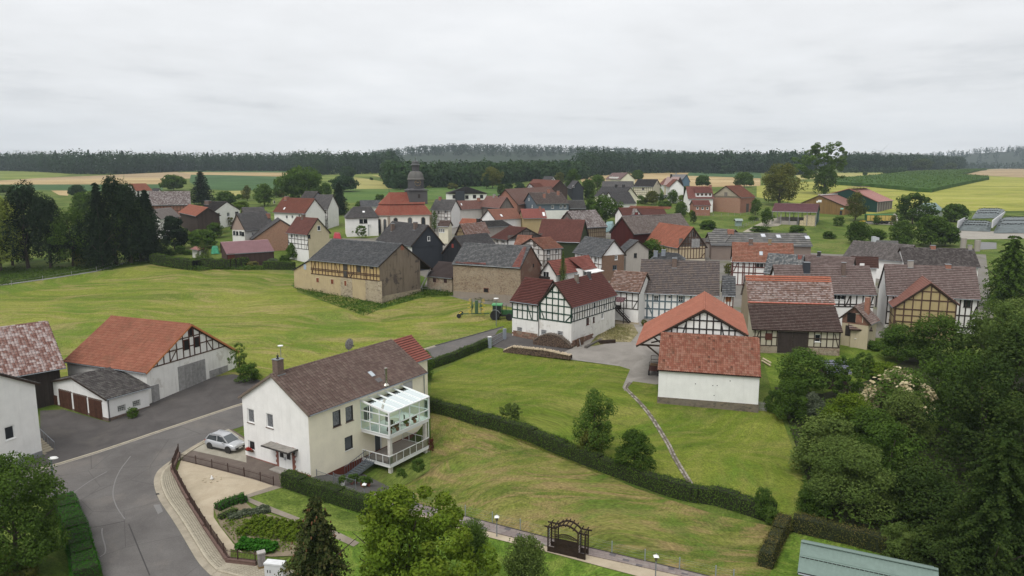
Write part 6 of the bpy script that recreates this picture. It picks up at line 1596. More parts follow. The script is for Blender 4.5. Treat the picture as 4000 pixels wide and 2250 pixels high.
h=V('brick_gabled_stone_barn','stone barn with grey roof patched in red and a brick gable',C1(1390,605),C1(420,545),e2=C1(1690,560),ridge=C1(1540,295),h=7,gp=True,roof=tiles('patched_slate',((.085,.088,.092,1),(.115,.118,.122,1),(.155,.158,.162,1)),lam=.35,lichen=(.26,.25,.24,1),wave=.4),wall=stonework('brown_rubble',((.17,.115,.08,1),(.24,.17,.12,1),(.30,.235,.17,1),(.15,.105,.08,1)),3.2,(.36,.30,.22,1),mw=.09),cat='barn',sag=.1,oe=.2,og=.1)
h.fm={'E':plaster('brick_gable',(.155,.085,.062,1),dirt=(.22,.19,.15,1),amount=.4,patch=.2)}
h.clad('F',-1.6,h.hit('F',C1(700,950))[1],plaster('grey_foot',(.27,.23,.19,1),amount=.4),'plinth',d=.05);h.opening('F',C1(902,920),.9,.75,BLACK,name='window',frame=plain('brick_frame',(.2,.1,.075,1)))
h.opening('E',C1(1570,570),.5,.7,BLACK,name='vent')
def patch_tiles(h,pts,n='red_tile_patch',mat=None):
 q=[h.roof_hit(p)for p in pts];nn=Vector((0,-(h.zr-h.ze),h.vr)).normalized()
 tm=MB();h.slope(tm,*[p+nn*.06 for p in q],1,mat or T_RED,None);tm.obj(n,mat or T_RED,h.root)
patch_tiles(h,[C1(470,540),C1(900,562),C1(900,535),C1(490,515)]);patch_tiles(h,[C1(1270,595),C1(1385,600),C1(1480,305),C1(1440,300)]);h.done()
h=V('stone_shed','low stone shed with dark brown roof beside the stone barn',C1(420,755),C1(55,718),ridge=C1(268,548),h=3.0,pitch=32,wall=STONE_RUB,roof=tiles('dark_brown_sheet',((.06,.045,.042,1),(.075,.056,.052,1)),wave=.2,blot=.3),cat='shed',oe=.15,og=.1)
for p in(C1(172,775),C1(325,785)):h.opening('F',p,.8,.8,timber('shed_shutter',(.04,.02,.018,1)),name='shutter')
h.done()
h=V('orange_timbered_house','grey timbered white house with orange red roof and corner gable',C1(1715,345),C1(1995,322),e2=C1(1475,290),ridge=C1(1578,188),h=5.6,roof=T_RUST,wall=plaster('dull_white',(.60,.57,.54,1),amount=.25),sag=.06,oe=.25)
half(h,'E',.5,5,3,WT_GY);half(h,'F',.5,6,3,WT_GY);wins(h,'F',[C1(1787,378),C1(1898,368),C1(1785,490)],.8,1.15);wins(h,'E',[C1(1638,378)],.8,1.15);h.opening('E',C1(1587,262),.9,1.4,WT_GY,name='loft_door',boards=4);h.done()
h=V('orange_roofed_wing','low orange roof joining the corner gabled timber house from the left',C1(1500,295),C1(1290,285),ridge=C1(1420,150),h=5.0,pitch=45,roof=T_RUST,wall=WHITE_M);h.done()
h=V('maroon_timbered_house','white timbered house with maroon roof and smoke dark gable top',B4(880,1140),B4(625,1105),e2=B4(1120,1065),ridge=B4(1015,955),h=5.2,roof=T_MAR,sag=.05)
half(h,'E',.5,5,3,WT_DK);half(h,'F',.5,5,1,WT_DK);wins(h,'F',[B4(725,1155),B4(815,1160)],.9,1.0);h.clad('E',h.ze+1.2,99,WOODG,'gable_boards',d=.05);h.done()
porch=V('porch_roof_house','tiny bright orange porch roof below the maroon timbered house',B4(875,1212),B4(715,1205),ridge=B4(850,1178),h=3.2,pitch=30,roof=T_SALMON,cat='porch');porch.done()
h=V('black_gabled_barn','barn with ribbed grey roof and black boarded gable',C1(580,335),C1(1045,280),e2=C1(265,400),ridge=C1(450,160),h=5.5,gp=True,roof=T_CHAR,wall=planks('black_boards',(.020,.021,.024,1),.2),cat='barn',oe=.25);h.opening('E',C1(428,290),.6,.9,timber('red_hatch',(.22,.04,.03,1)),name='hatch');h.done()
h=V('slate_clad_house','tall house with charcoal roof and blue black slate gable by the church',B3(1500,1260),B3(1045,1185),e2=B3(1935,1245),ridge=B3(1725,990),h=6,gp=True,roof=T_CHAR,wall=SLATE_W)
h.window('E',B3(1727,1158),.7,1.1,0);h.chimney(B3(1265,1050),1.6,.8,BRICK_BR);h.chimney(B3(1558,1030),1.5,.8,BRICK_BR)
a,b=h.fr('E');h.clad('F',h.ze-1.5,h.ze-.3,WHITE_M,'white_strip');fbox('flashing',plain('flash',(.025,.028,.032,1)),h.root,h.fp('E',(a+b)/2,h.ze-.3,.03),(.04,b-a,.1));h.done()
h=V('ochre_timbered_house','ochre timbered gable house with lichen mottled brown roof',B4(255,1075),B4(630,1040),e2=B4(-30,1075),ridge=B4(140,900),h=6.5,roof=tiles('mossy_brown',((.17,.085,.065,1),(.21,.125,.10,1),(.25,.16,.135,1)),lam=.6,lichen=(.33,.27,.25,1),moss=.4),wall=OCHRE)
half(h,'E',.5,6,3,WT_BR);h.done()
h=V('small_orange_roof_house','house with small orange tiled roof behind the ochre gable',B4(455,905),B4(165,890),ridge=B4(420,830),h=6.5,pitch=45,roof=T_SALMON,wall=WHITE_M);h.chimney(B4(480,870),1.0,.9,WT_DK);h.done()
h=V('flat_grey_shed','long low shed with flat grey roof behind the maroon timbered house',B4(960,925),B4(590,945),ridge=B4(930,840),h=5.2,pitch=16,roof=FIBRE,wall=GREYW,cat='shed');h.done()
h=V('ivy_gabled_barn','big barn with plain maroon roof and ivy covered gable',B4(1310,1150),B4(1965,1172),ridge=B4(1130,825),pitch=47,h=4.2,roof=T_MAR,wall=plain('ivy_wall',(.03,.045,.015,1)),cat='barn');IVY=h;h.done()
h=V('white_gabled_cottage','white gabled house with small red roof right of the ivy barn',B4(1735,965),B4(1655,905),e2=B4(2010,1085),ridge=B4(1800,820),h=5.0,gp=True,roof=T_MAR,wall=WHITE_W);h.window('E',B4(1808,1000),1.2,1.2,1,frame=FRAME_DK);h.done()
h=V('lichen_roofed_barn','barn with lichen grey pink roof and board gable',B5(45,965),B5(470,935),ridge=B5(0,708),pitch=44,h=4.6,roof=T_LICH,wall=plaster('barn_clay',(.30,.24,.16,1),amount=.5),cat='barn',sag=.12)
h.fm={'E':WOODG};half(h,'F',1.8,14,1,WT_BR,.12,join=True);h.clad('F',-1.5,1.8,STONE_DK,'stone_base');h.done()
h=V('dark_red_barn','long dark red boarded barn with worn brown tile roof',B5(860,1050),B5(1735,980),e2=B5(495,1020),ridge=B5(665,790),h=5,roof=tiles('worn_brown',((.145,.112,.10,1),(.175,.14,.127,1),(.215,.18,.165,1)),lam=.45,lichen=(.30,.27,.25,1),moss=.3,wave=.3),wall=WOODR,cat='barn',sag=.14);h.done()
h=V('orange_hay_barn','tall barn with bright orange roof and weathered timber gable with hay door',C3(1475,430),C3(1050,345),e2=C3(1920,430),ridge=C3(1715,160),base=C3(1510,610),roof=T_SALMON,wall=plaster('tan_infill',(.50,.41,.27,1),amount=.45,patch=.3),cat='barn',sag=.06)
zb1=h.hit('E',C3(1700,560))[1];h.timber('E',zb1,nq=9,rails=[h.hit('E',C3(1700,430))[1],h.hit('E',C3(1700,365))[1],h.hit('E',C3(1700,285))[1]],mat=WT_BR,bw=.2,braces=beam_braces(h.fr('E')[0]+.2,h.fr('E')[1]-.2,zb1,zb1+1.3,1.2))
q,z=h.hit('E',C3(1703,362));h.opening('E',None,2.3,2.2,WOOD_G1,loc=(q,z),boards=11,name='hay_door');h.opening('E',C3(1688,245),.8,1.3,BLACK,name='loft_opening');h.clad('E',h.ze+2.4,99,WOODG,'gable_boards',d=.01)
half(h,'F',.6,10,1,WT_DK);h.clad('E',-1.5,zb1-.1,plaster('pale_base',(.55,.50,.40,1),amount=.3),'base_wall',d=.03);h.done()
h=V('blue_slate_house','low blue slate hipped roof between tree and hay barn',C3(1560,590),C3(1120,575),ridge=C3(1430,490),h=6.0,pitch=34,roof=SLATE_T,wall=WHITE_M)
L_,W_=h.L,h.W;h.slopes=[((0,0,h.ze),(L_,0,h.ze),(L_*.75,h.vr,h.zr),(L_*.3,h.vr,h.zr)),((L_,W_,h.ze),(0,W_,h.ze),(L_*.3,h.vr,h.zr),(L_*.75,h.vr,h.zr)),((0,W_,h.ze),(0,0,h.ze),(L_*.3,h.vr,h.zr),(L_*.3,h.vr,h.zr)),((L_,0,h.ze),(L_,W_,h.ze),(L_*.75,h.vr,h.zr),(L_*.75,h.vr,h.zr))]
h.x0+=.5;h.x1-=.5;h.oe_keep=0;h.chimney(C3(1190,525),1.0,.8,plain('zinc_chimney',(.2,.22,.25,1),.5));h.chimney(C3(1290,510),1.0,.8,plain('zinc_chimney',(.2,.22,.25,1),.5))
h.zr_s=h.zr;h.zr=h.ze+.2;h.done()
h=V('red_timbered_house','white house with red brown timbers and long orange weathered roof',C4(525,668),C4(1330,690),e2=C4(405,620),ridge=C4(470,420),h=5.0,pitch=46,roof=T_RUST,wall=WHITE_W)
WT_RD=timber('red_village_timber',(.10,.028,.022,1));half(h,'E',.3,5,3,WT_RD);f_=lambda x,y:h.hit('F',C4(x,y))
h.timber('F',.3,nq=0,posts=sorted(f_(x,740)[0]for x in(535,605,665,685,745,800,825,945)),rails=[f_(700,735)[1],f_(700,810)[1]],mat=WT_RD,bw=.2,braces=[(f_(595,685)[0],f_(595,685)[1],f_(545,790)[0],f_(545,790)[1])])
h.window('F',C4(882,718),1.6,1.2,1);wins(h,'E',[C4(475,545)],.7,1.0);h.skylight(C4(898,562));h.chimney(C4(765,430),.9,.8,BRICK_BR,ridge=True);h.chimney(C4(1010,435),1.0,.6,plaster('ochre_chimney',(.25,.2,.12,1)),ridge=True);h.done()
h=V('pale_slate_house','house with speckled pale slate roof beside the red timbered house',C4(928,808),C4(1405,840),ridge=C4(985,562),pitch=44,h=5.2,roof=tiles('speckled_slate',((.095,.105,.11,1),(.13,.14,.145,1),(.21,.215,.21,1)),lam=.5,lichen=(.34,.33,.32,1),wave=.4),wall=PALE_Y,sag=.05);half(h,'F',.5,6,2,WT_DK);patch_tiles(h,[C4(1370,640),C4(1415,642),C4(1438,578),C4(1375,575)]);h.done()
h=V('long_mauve_house','long house with mauve tile roof, white front and black timbers',C4(1110,1075),C5(472,733),ridge=C4(1150,712),pitch=46,h=5.6,roof=T_MAUVE,wall=WHITE_W)
f_=lambda x,y:h.hit('F',C5(x,y));zq=f_(250,855)[1]
h.timber('F',zq,nq=0,posts=sorted(f_(x,780)[0]for x in(15,75,135,195,258,325,395,465)),rails=[f_(250,830)[1]],mat=WT_DK,bw=.2,braces=[(f_(192,740)[0],f_(192,740)[1],f_(140,830)[0],zq),(f_(450,745)[0],f_(450,745)[1],f_(395,840)[0],zq)]);h.window('F',C5(75,745),1.9,1.15,2)
h.fm={'N':SLATE_W};h.chimney(C4(1478,780),1.4,1.0,SLATE_W);h.chimney(C4(1953,830),2.0,.6,BRICK_BR);h.done()
h=V('brown_ridge_house','house with brown tile roof behind the long mauve roof',C4(1415,712),C5(215,455),ridge=C4(1450,578),pitch=40,h=6.0,roof=T_MAUVE,wall=WHITE_M);h.chimney(C4(1645,585),.8,.6,FRAME_DK,ridge=True);h.done()
h=V('dark_brown_dormer_house','narrow dark brown roofed house with one white framed window',C5(490,450),C5(195,440),ridge=C5(490,338),pitch=62,h=5.8,roof=T_WINE if False else tiles('deep_brown',((.065,.032,.026,1),(.08,.04,.032,1))),wall=WHITE_W);l=h.roof_hit(C5(313,425));fbox('roof_window',WHITE_P,h.root,(l.x,l.y-.1,l.z),(.8,.25,1.0));h.done()
h=V('brown_long_roof','wide grey brown roof farthest right row, white chimneys behind it',C5(757,385),C5(112,325),ridge=C5(700,212),pitch=38,h=4.6,roof=tiles('grey_brown',((.115,.10,.094,1),(.14,.124,.118,1),(.17,.15,.145,1)),lam=.2,wave=.6),wall=WHITE_W);h.done()
for k,p in enumerate((C5(430,160),C5(462,170))):pass
h=V('dark_long_roof','long dark brown roof at the right edge with small chimneys',C5(1560,445),C5(762,425),ridge=C5(1500,250),pitch=38,h=4.4,roof=tiles('dark_taupe',((.062,.052,.05,1),(.078,.067,.064,1),(.098,.085,.082,1)),lam=.15,wave=.6),wall=WHITE_M);h.chimney(C5(1050,225),.6,.9,BRICKO,ridge=True);h.chimney(C5(1445,255),.8,.7,GREYW,ridge=True);h.done()
h=V('wide_mauve_house','wide house with mauve tile roof over black and white timber front',C5(570,735),C5(1562,782),ridge=C5(575,412),pitch=46,h=5.5,roof=T_MAUVE,wall=WHITE_M,og=.2);a,b=h.fr('F')
h.timber('F',1.0,nq=16,rails=[3.0],mat=WT_DK,bw=.2,braces=[(b-.2,4.6,b-1.2,1.1)]);wins(h,'F',[C5(1418,815)],1.0,1.4,frame=WT_DK);h.chimney(C5(822,440),.8,.8,GREYW,ridge=True);h.chimney(C5(1215,440),.4,.8,BRICKO,ridge=True);h.done()
h=V('ochre_timber_barn','ochre timbered barn gable with half grey half red roof behind trees',C5(640,865),C5(528,732),e2=C5(1340,840),ridge=C5(1042,607),h=4.6,gp=True,roof=T_RED,wall=OCHRE,cat='barn',oe=.3)
half(h,'E',.6,7,3,WT_BR,.2);half(h,'F',.6,4,2,WT_BR)
h.roofm=tiles('dull_red',((.20,.085,.065,1),(.24,.11,.085,1),(.28,.14,.11,1)),streak=.2,moss=.2);patch_tiles(h,[C5(575,815),C5(528,740),C5(856,485),C5(945,545)],'slate_half',SLATE_T);patch_tiles(h,[C5(610,730),C5(595,705),C5(680,660),C5(695,680)],'clear_sheet',plain('clear_sheet',(.45,.46,.44,1),.3));h.done()
h=V('brick_washhouse','small brick gabled outbuilding with tall brick chimney',C5(408,1045),C5(505,1000),e2=C5(72,975),ridge=C5(235,855),h=4.0,gp=True,roof=tiles('dusky_brown',((.14,.09,.075,1),(.18,.12,.10,1)),lam=.3),wall=plaster('cream_shed',(.52,.45,.32,1),amount=.3),cat='outbuilding')
zz=h.hit('E',C5(200,1030))[1];h.clad('E',zz,99,brickwork('shed_brick',(.17,.075,.05,1),(.21,.10,.07,1),(.25,.19,.15,1)),'brick_gable',d=.02);h.opening('E',C5(205,970),1.0,1.4,BLACK,name='loft_opening',frame=WT_DK);h.opening('E',C5(285,975),.9,1.2,BRICKO,name='shutter',frame=plain('pale_frame',(.5,.45,.36,1)))
h.opening('E',C5(172,1105),.9,1.6,WT_DK,name='door');h.chimney(C5(365,920),2.4,.65,BRICKO,cap=False);WH=h;h.done()
h=V('cream_wash_annex','cream flat fronted annex with little tile roof below the brick gable',C5(425,1105),C5(185,1095),ridge=C5(420,1045),h=2.9,pitch=32,roof=tiles('dusky_brown',((.14,.09,.075,1),(.18,.12,.10,1)),lam=.3),wall=plaster('cream_shed',(.52,.45,.32,1),amount=.3),cat='outbuilding',gutter=False);h.window('F',C5(278,1160),1.0,.8,0);h.done()
h=V('slate_lean_house','narrow timbered house with pale slate roof right of the grey timbered house',C4(395,1105),C4(572,1112),ridge=C4(410,855),pitch=50,h=5.6,roof=SLATE_T,wall=WHITE_M);half(h,'F',.5,3,2,WT_RD);h.opening('F',C4(478,1140),.9,1.0,plain('orange_shutter',(.32,.12,.04,1)),name='shutter');h.done()
h=V('fibre_cement_shed','long shed with grey fibre cement roof and three rooflights',C4(1565,465),C4(250,450),e2=C4(1838,412),ridge=C4(1710,305),h=4.0,roof=FIBRE,wall=plaster('shed_brown',(.22,.175,.15,1),amount=.3),cat='shed',tw=.9,th=1.2)
for p in(C4(925,332),C4(1122,343),C4(1492,358)):h.skylight(p,1.2,1.8,plain('rooflight',(.55,.56,.6,1),.5))
h.chimney(C4(505,300),1.0,1.5,BRICKO,cap=False);h.done()
h=V('grey_side_shed','grey corrugated shed roof beside the orange hay barn',C4(440,415),C4(165,400),ridge=C4(470,255),h=4.4,pitch=20,roof=FIBRE,wall=GREYW,cat='shed',tw=.9,th=1.2);h.done()
# ================================================================ CHURCH
CHW=plaster('church_render',(.84,.80,.72,1),amount=.05);SANDST=plain('church_sandstone',(.30,.25,.20,1),.9,var=.2)
c0=at(B3(1218,1100));ze_=z_at(c0.x,c0.y,B3(1210,862)[1])
E0=at_z(B3(1210,862),ze_);E1=at_z(B3(1768,850),ze_);uu=(E1-E0).normalized();vv=Vector((-uu.y,uu.x,0));Lc=(E1-E0).length
Wc=10.5;zc0=hz(E0.y)
CH=empty('church',None,label='white village church with red mansard roof and slate tower',cat='church',mat=Matrix(((uu.x,vv.x,0,E0.x),(uu.y,vv.y,0,E0.y),(0,0,1,zc0),(0,0,0,1))))
ev=ze_-zc0
def off(pl,d):
 out=[];n=len(pl)
 for i in range(n):
  a,b,c=Vector(pl[i-1]),Vector(pl[i]),Vector(pl[(i+1)%n]);t1,t2=(b-a).normalized(),(c-b).normalized();n1,n2=Vector((t1.y,-t1.x)),Vector((t2.y,-t2.x));k=(n1+n2);k=k/(k.dot(n1))if k.length>.1 else n1
  out.append(b-k*d)
 return out
ap=3.6
plan=[Vector((0,0)),Vector((Lc,0)),Vector((Lc,Wc)),Vector((0,Wc)),Vector((-ap,Wc-3.4)),Vector((-ap,3.4))]
def ring(pl,z):return[(p.x,p.y,z)for p in pl]
wallp=off(plan,.35);m=MB()
for i in range(6):
 a,b=wallp[i],wallp[(i+1)%6];m.face([(a.x,a.y,-1.5),(b.x,b.y,-1.5),(b.x,b.y,ev),(a.x,a.y,ev)])
m.obj('wall',CHW,CH)
for i in(0,5,1):p=wallp[i];MB().box2((p.x-.35,p.y-.3,-1.5),(p.x+.35,p.y+.3,ev-.02)).obj('corner_pier',SANDST,CH)
MB().tube([(q.x,q.y,ev-.1)for q in plan]+[(plan[0].x,plan[0].y,ev-.1)],.14,5).obj('cornice',SANDST,CH)
T_CH=tiles('church_tiles',((.27,.075,.05,1),(.30,.09,.06,1),(.33,.105,.072,1)),streak=.3,lam=.2,lichen=(.22,.17,.12,1),blot=.3)
class _S:pass
hs=_S();hs.th,hs.tw,hs.sag,hs.M,hs.n_tiles=.42,.34,0,CH.matrix_world,0
CHM=CH.matrix_basis.copy();hs.M=CHM
midp=off(plan,2.1);z1=z_at(E0.x,E0.y+2,B3(1218,710)[1])-zc0;z1=ev+3.3
zr=z_at(E0.x+vv.x*Wc/2,E0.y+vv.y*Wc/2,B3(1245,573)[1])-zc0
ro=empty('roof',(0,0,0));ro.parent=CH
bpy.data.objects.remove(ro)
dk=MB();tm=MB();dk2=MB()
low,mid=ring(plan,ev),ring(midp,z1)
m2=off(plan,1.75)
for i in range(6):
 j=(i+1)%6;dk.face([low[i],low[j],mid[j],mid[i]])
ridge=[(2.2,Wc/2,zr),(Lc-2.2-.0,Wc/2,zr)]
up=ring(m2,z1+.05);R0v,R1v=(1.6,Wc/2,zr),(Lc-1.75,Wc/2,zr)
ups=[(up[0],up[1],R1v,R0v),(up[1],up[2],R1v,R1v),(up[2],up[3],R0v,R1v),(up[3],up[4],R0v,R0v),(up[4],up[5],R0v,R0v),(up[5],up[0],R0v,R0v)]
for q in ups:dk.face(q[:3]if q[2]==q[3]else q)
ro=dk.obj('roof',DARK_WOOD,CH)
for i in range(6):House.slope(hs,tm,low[i],low[(i+1)%6],mid[(i+1)%6],mid[i],1,T_CH,None)
for q in ups:House.slope(hs,tm,*q,1,T_CH,None)
tm.obj('roof_tiles',T_CH,ro,kind='stuff')
for p,q in[(low[0],mid[0]),(up[0],R0v),(low[5],mid[5]),(up[5],R0v),(R0v,R1v),(low[1],mid[1]),(up[1],R1v)]:MB().tube([Vector(p)+Vector((0,0,.08)),Vector(q)+Vector((0,0,.08))],.13,6).obj('hip_tiles',T_CH,ro)
MB().tube([(R0v[0],R0v[1],zr),(R0v[0],R0v[1],zr+1.4)],.07,5).obj('finial',FRAME_DK,ro)
def arch(face_a,face_b,t,zb,w,hgt):
 a,b=Vector((face_a.x,face_a.y,0)),Vector((face_b.x,face_b.y,0));d=(b-a).normalized();n=Vector((d.y,-d.x,0));c=a+(b-a)*t
 def shape(w,h,o):
  pts=[(-w/2,0),(w/2,0)]+[(w/2*math.cos(x),h-w/2+w/2*math.sin(x))for x in[k*math.pi/8 for k in range(9)]]
  return[c+d*x+n*o+Vector((0,0,zb+z))for x,z in pts]
 f=MB();A,Bk=shape(w+.34,hgt+.3,.06),shape(w+.34,hgt+.3,-.1);f.face(A)
 for i in range(len(A)):f.face([A[i],Bk[i],Bk[(i+1)%len(A)],A[(i+1)%len(A)]])
 o=f.obj('arched_window',SANDST,CH);g=MB();g.face([p+Vector((0,0,.13))for p in shape(w,hgt,.075)]);g.obj('pane',GLASS,o)
 for k in range(1,4):bar_obj('glazing_bar',FRAME_DK,o,c+d*(-w/2)+n*.09+Vector((0,0,zb+hgt*k/4)),c+d*(w/2)+n*.09+Vector((0,0,zb+hgt*k/4)),.05,.03,n)
for t in(.18,.47,.72):arch(wallp[0],wallp[1],{.18:.16,.47:.50,.72:.82}[t],ev-4.6,1.15,3.6)
for t in(.27,.70):arch(wallp[5],wallp[0],t,ev-6.0,.85,4.6)
SLT=tiles('tower_slates',((.050,.050,.056,1),(.066,.066,.073,1),(.09,.088,.095,1)),lam=.3,lichen=(.13,.12,.10,1),wave=.1,streak=.4)
tx,ty=Lc-3.7,Wc/2;px_=lambda y:z_at(E0.x+uu.x*tx+vv.x*ty,E0.y+uu.y*tx+vv.y*ty,B3(0,y)[1])-zc0
def lat(y0):return px_(y0)
s8=1/math.cos(math.pi/8)
TW=3.0
m=MB();m.box2((tx-TW,ty-TW,z1),(tx+TW,ty+TW,lat(545)));m.obj('tower_base',SLT,CH)
m=MB();m.lathe([(TW*1.414+.5,lat(540)),(TW*1.414+.5,lat(533)),(2.5*s8,lat(510)),(2.4*s8,lat(510))],(tx,ty,0),4,None,math.pi/4);m.obj('tower_setoff',SLT,CH)
m=MB();m.lathe([(2.4*s8,lat(535)),(2.4*s8,lat(402))],(tx,ty,0),8,None,math.pi/8);m.obj('octagon',SLT,CH)
zl=lat;Rd=3.0
prof=[(2.65,zl(402)),(2.65,zl(395)),(2.45,zl(385)),(2.35,zl(360)),(2.2,zl(335)),(1.9,zl(312)),(1.55,zl(298)),(1.25,zl(293))]
m=MB();m.lathe([(r*s8,z)for r,z in prof],(tx,ty,0),8,None,math.pi/8);m.obj('dome',tiles('dome_lead',((.105,.103,.098,1),(.13,.126,.118,1)),wave=0,streak=.4),CH)
m=MB();m.lathe([(1.12*s8,zl(296)),(1.12*s8,zl(214))],(tx,ty,0),8,None,math.pi/8);m.obj('lantern',SLT,CH)
m=MB();m.lathe([(r*s8,z)for r,z in[(1.5,zl(218)),(1.5,zl(212)),(1.15,zl(200)),(1.02,zl(190)),(1.1,zl(182)),(1.02,zl(172)),(.7,zl(162)),(.3,zl(155)),(.08,zl(142)),(.05,zl(122))]],(tx,ty,0),8,None,math.pi/8);m.obj('onion',plain('dark_lead',(.075,.078,.078,1),.6),CH)
MB().lathe([(.0,-.28),(.2,-.2),(.28,0),(.2,.2),(.0,.28)],(tx,ty,zl(119)),10).obj('finial_ball',plain('verdigris',(.16,.2,.17,1)),CH)
GOLD=plain('gilt',(.40,.28,.10,1),.4,.6)
a8=-math.pi/2-math.pi/4*0
nrm=Vector((0,-1,0));cc=Vector((tx-.0,ty-2.45,zl(440)))
m=MB()
for k in range(12):
 an=6.2832*k/12;m.box((cc.x+.95*math.sin(an),cc.y,cc.z+.95*math.cos(an)),(.14,.04,.22),None)
m.obj('clock_numerals',GOLD,CH)
for an,L_ in((1.1,.55),(-1.0,.75)):bar_obj('clock_hand',GOLD,CH,cc+Vector((0,-.03,0)),cc+Vector((math.sin(an)*L_,-.03,math.cos(an)*L_)),.1,.03,nrm)
fbox('louvre',WT_DK,CH,(tx+.2,ty-TW-.01,z1+2.6),(.7,.06,1.2))
h=V('white_two_storey_house','white two storey house with dark brown roof beside the tall fir',B2(780,675),B2(545,672),e2=B2(1117,660),ridge=B2(945,553),h=6,gp=True,roof=T_DARK,wall=WHITE_W,oe=.15,og=.15)
wins(h,'E',[B2(837,722),B2(962,716)],1.5,1.3);wins(h,'E',[B2(845,825)],1.4,1.2);h.window('F',B2(602,720),1.2,1.3,0);h.opening('E',B2(1070,705),1.8,1.3,BLACK,name='loggia');h.chimney(B2(700,580),1.0,1.6,BRICK_BR);h.done()
h=V('red_brown_roof_house','house with wide red brown roof and white left gable',B2(1530,690),B2(1945,708),ridge=B2(1415,505),pitch=46,h=5.5,roof=T_RBR,wall=WHITE_W)
wins(h,'F',[B2(1783,748),B2(1873,738),B2(1712,750)],.9,1.1);h.window('E',B2(1417,562),.5,.9,0);h.skylight(B2(1685,642),.7,1.0,WHITE_P);h.chimney(B2(1712,515),.8,1.2,BRICKO);h.done()
h=V('grey_farmhouse','white farmhouse with pink grey gable boards and grey roof',B2(1178,930),B2(1560,880),e2=B2(985,905),ridge=B2(1063,710),h=5.2,gp=True,roof=T_GREY,wall=WHITE_OLD)
zz=h.hit('E',B2(1080,915))[1];h.clad('E',zz,99,plaster('pink_boards',(.36,.27,.23,1),amount=.2),'gable_cladding',d=.04);wins(h,'E',[B2(1037,955),B2(1075,960),B2(1118,960),B2(1150,968)],.7,1.1,0,frame=FRAME_DK);h.window('F',B2(1278,968),.9,.9,1);h.chimney(B2(1470,745),1.0,1.1,BRICKO);h.done()
h=V('grey_wing','grey roofed wing behind the grey farmhouse',B2(1440,705),B2(1150,712),ridge=B2(1465,625),h=6.5,pitch=40,roof=T_GREY,wall=BEIGE);h.done()
_e=at(B2(1265,1042),3.4);_v=Vector((math.cos(R(22)),math.sin(R(22)),0));_u=Vector((-_v.y,_v.x,0));_r=on_plane(B2(1630,785),_e,_u);_W=2*(_r-_e).dot(_v);_o=_e+_v*_W
h=V('brick_gabled_barn','barn with large weathered brick gable and dark slate roof',None,None,world=((_o.x,_o.y),math.atan2(_u.y,_u.x),10.5,_W,_e.z,_r.z),wall=BRICKY,roof=T_CHAR,cat='barn',depth=2.5,oe=.2,og=.15);h.done()
h=V('beige_gabled_house','beige gabled house with brown roof and timbered front',B2(1975,985),B2(1700,955),e2=B2(2285,960),ridge=B2(2115,770),h=7,gp=True,roof=T_MAR,wall=BEIGE)
h.fm={'F':WHITE_M};half(h,'F',3.4,6,2,WT_DK,.13);h.window('E',B2(2125,893),.9,1.2,0);wins(h,'E',[B2(1940,1005)],.6,.9,0,frame=FRAME_DK);h.window('F',B2(1778,995),.7,1.0,0);h.window('F',B2(1835,990),.7,.9,0);h.chimney(B2(1920,765),.8,.8,BRICK_BR,ridge=True);h.done()
h=V('tall_timbered_house','tall narrow timbered house with brown roof and slate side gable',B2(2015,562),B2(1848,555),ridge=B2(2120,423),pitch=47,h=8.0,roof=T_DARK,wall=plaster('cream_infill',(.68,.58,.46,1),amount=.15))
h.fm={'E':SLATE_B};half(h,'F',.5,7,6,WT_BR,.14);h.done()
h=V('grey_white_timbered_house','white house with dense black timbers and grey roof by the dark spruce',B2(2240,650),B2(2022,648),ridge=B2(2165,465),pitch=44,h=6.5,roof=T_GREY,wall=WHITE_M);half(h,'F',.5,9,4,WT_DK,.13);wins(h,'F',[B2(2085,672),B2(2150,680),B2(2145,765)],.7,1.0);h.done()
h=V('mauve_sheet_shed','wooden garden shed with mauve red sheet roof behind the long hedge',B2(935,1230),B2(1555,1190),ridge=B2(835,1072),pitch=30,h=3.6,vrf=.97,roof=T_PURP,wall=planks('shed_boards',(.07,.045,.038,1),.2),cat='shed',oe=.1,og=.15,ridge_cap=False);h.opening('F',B2(1000,1265),1.6,1.8,timber('shed_red_door',(.10,.025,.02,1)),name='door',boards=7);h.done()
h=V('lichen_left_barn','barn with lichen grey roof and brown timbers behind the conifers',B2(480,592),B2(-60,600),ridge=B2(385,420),pitch=42,h=6.0,roof=T_LICH,wall=BRICKO,cat='barn',sag=.1);half(h,'F',2.5,12,1,WT_DK,.13,join=True);h.done()
h=V('orange_side_barn','low barn with orange tiled roof left of the white two storey house',B2(315,690),B2(545,742),ridge=B2(450,590),pitch=35,h=4.6,roof=T_SALMON,wall=WOODB,cat='barn');h.done()
h=V('pale_tile_house','white house with pale grey ribbed tile roof behind the conifers',B2(350,745),B2(90,780),ridge=B2(262,630),pitch=45,h=5.0,roof=tiles('pale_grey_tiles',((.22,.19,.175,1),(.26,.23,.21,1))),wall=WHITE_W);h.window('E',B2(300,990),.8,1.0,0);h.done()
h=V('far_red_roof_house','distant house with red roof left behind the grey barn',B1(1440,445),B1(1285,450),ridge=B1(1428,380),pitch=45,h=4.0,lvl=0,roof=T_SALMON,wall=WHITE_M);h.done()
h=V('tiny_white_house','tiny white gabled house behind the lichen barn',B2(60,420),B2(-30,420),ridge=B2(40,383),pitch=40,h=3.5,lvl=0,roof=T_CHAR,wall=WHITE_W);h.done()
h=V('white_hipped_house','white house with grey hipped roof beside the church',B3(655,897),B3(1090,890),e2=B3(412,880),ridge=B3(650,750),h=5.8,roof=T_GREY,wall=WHITE_W)
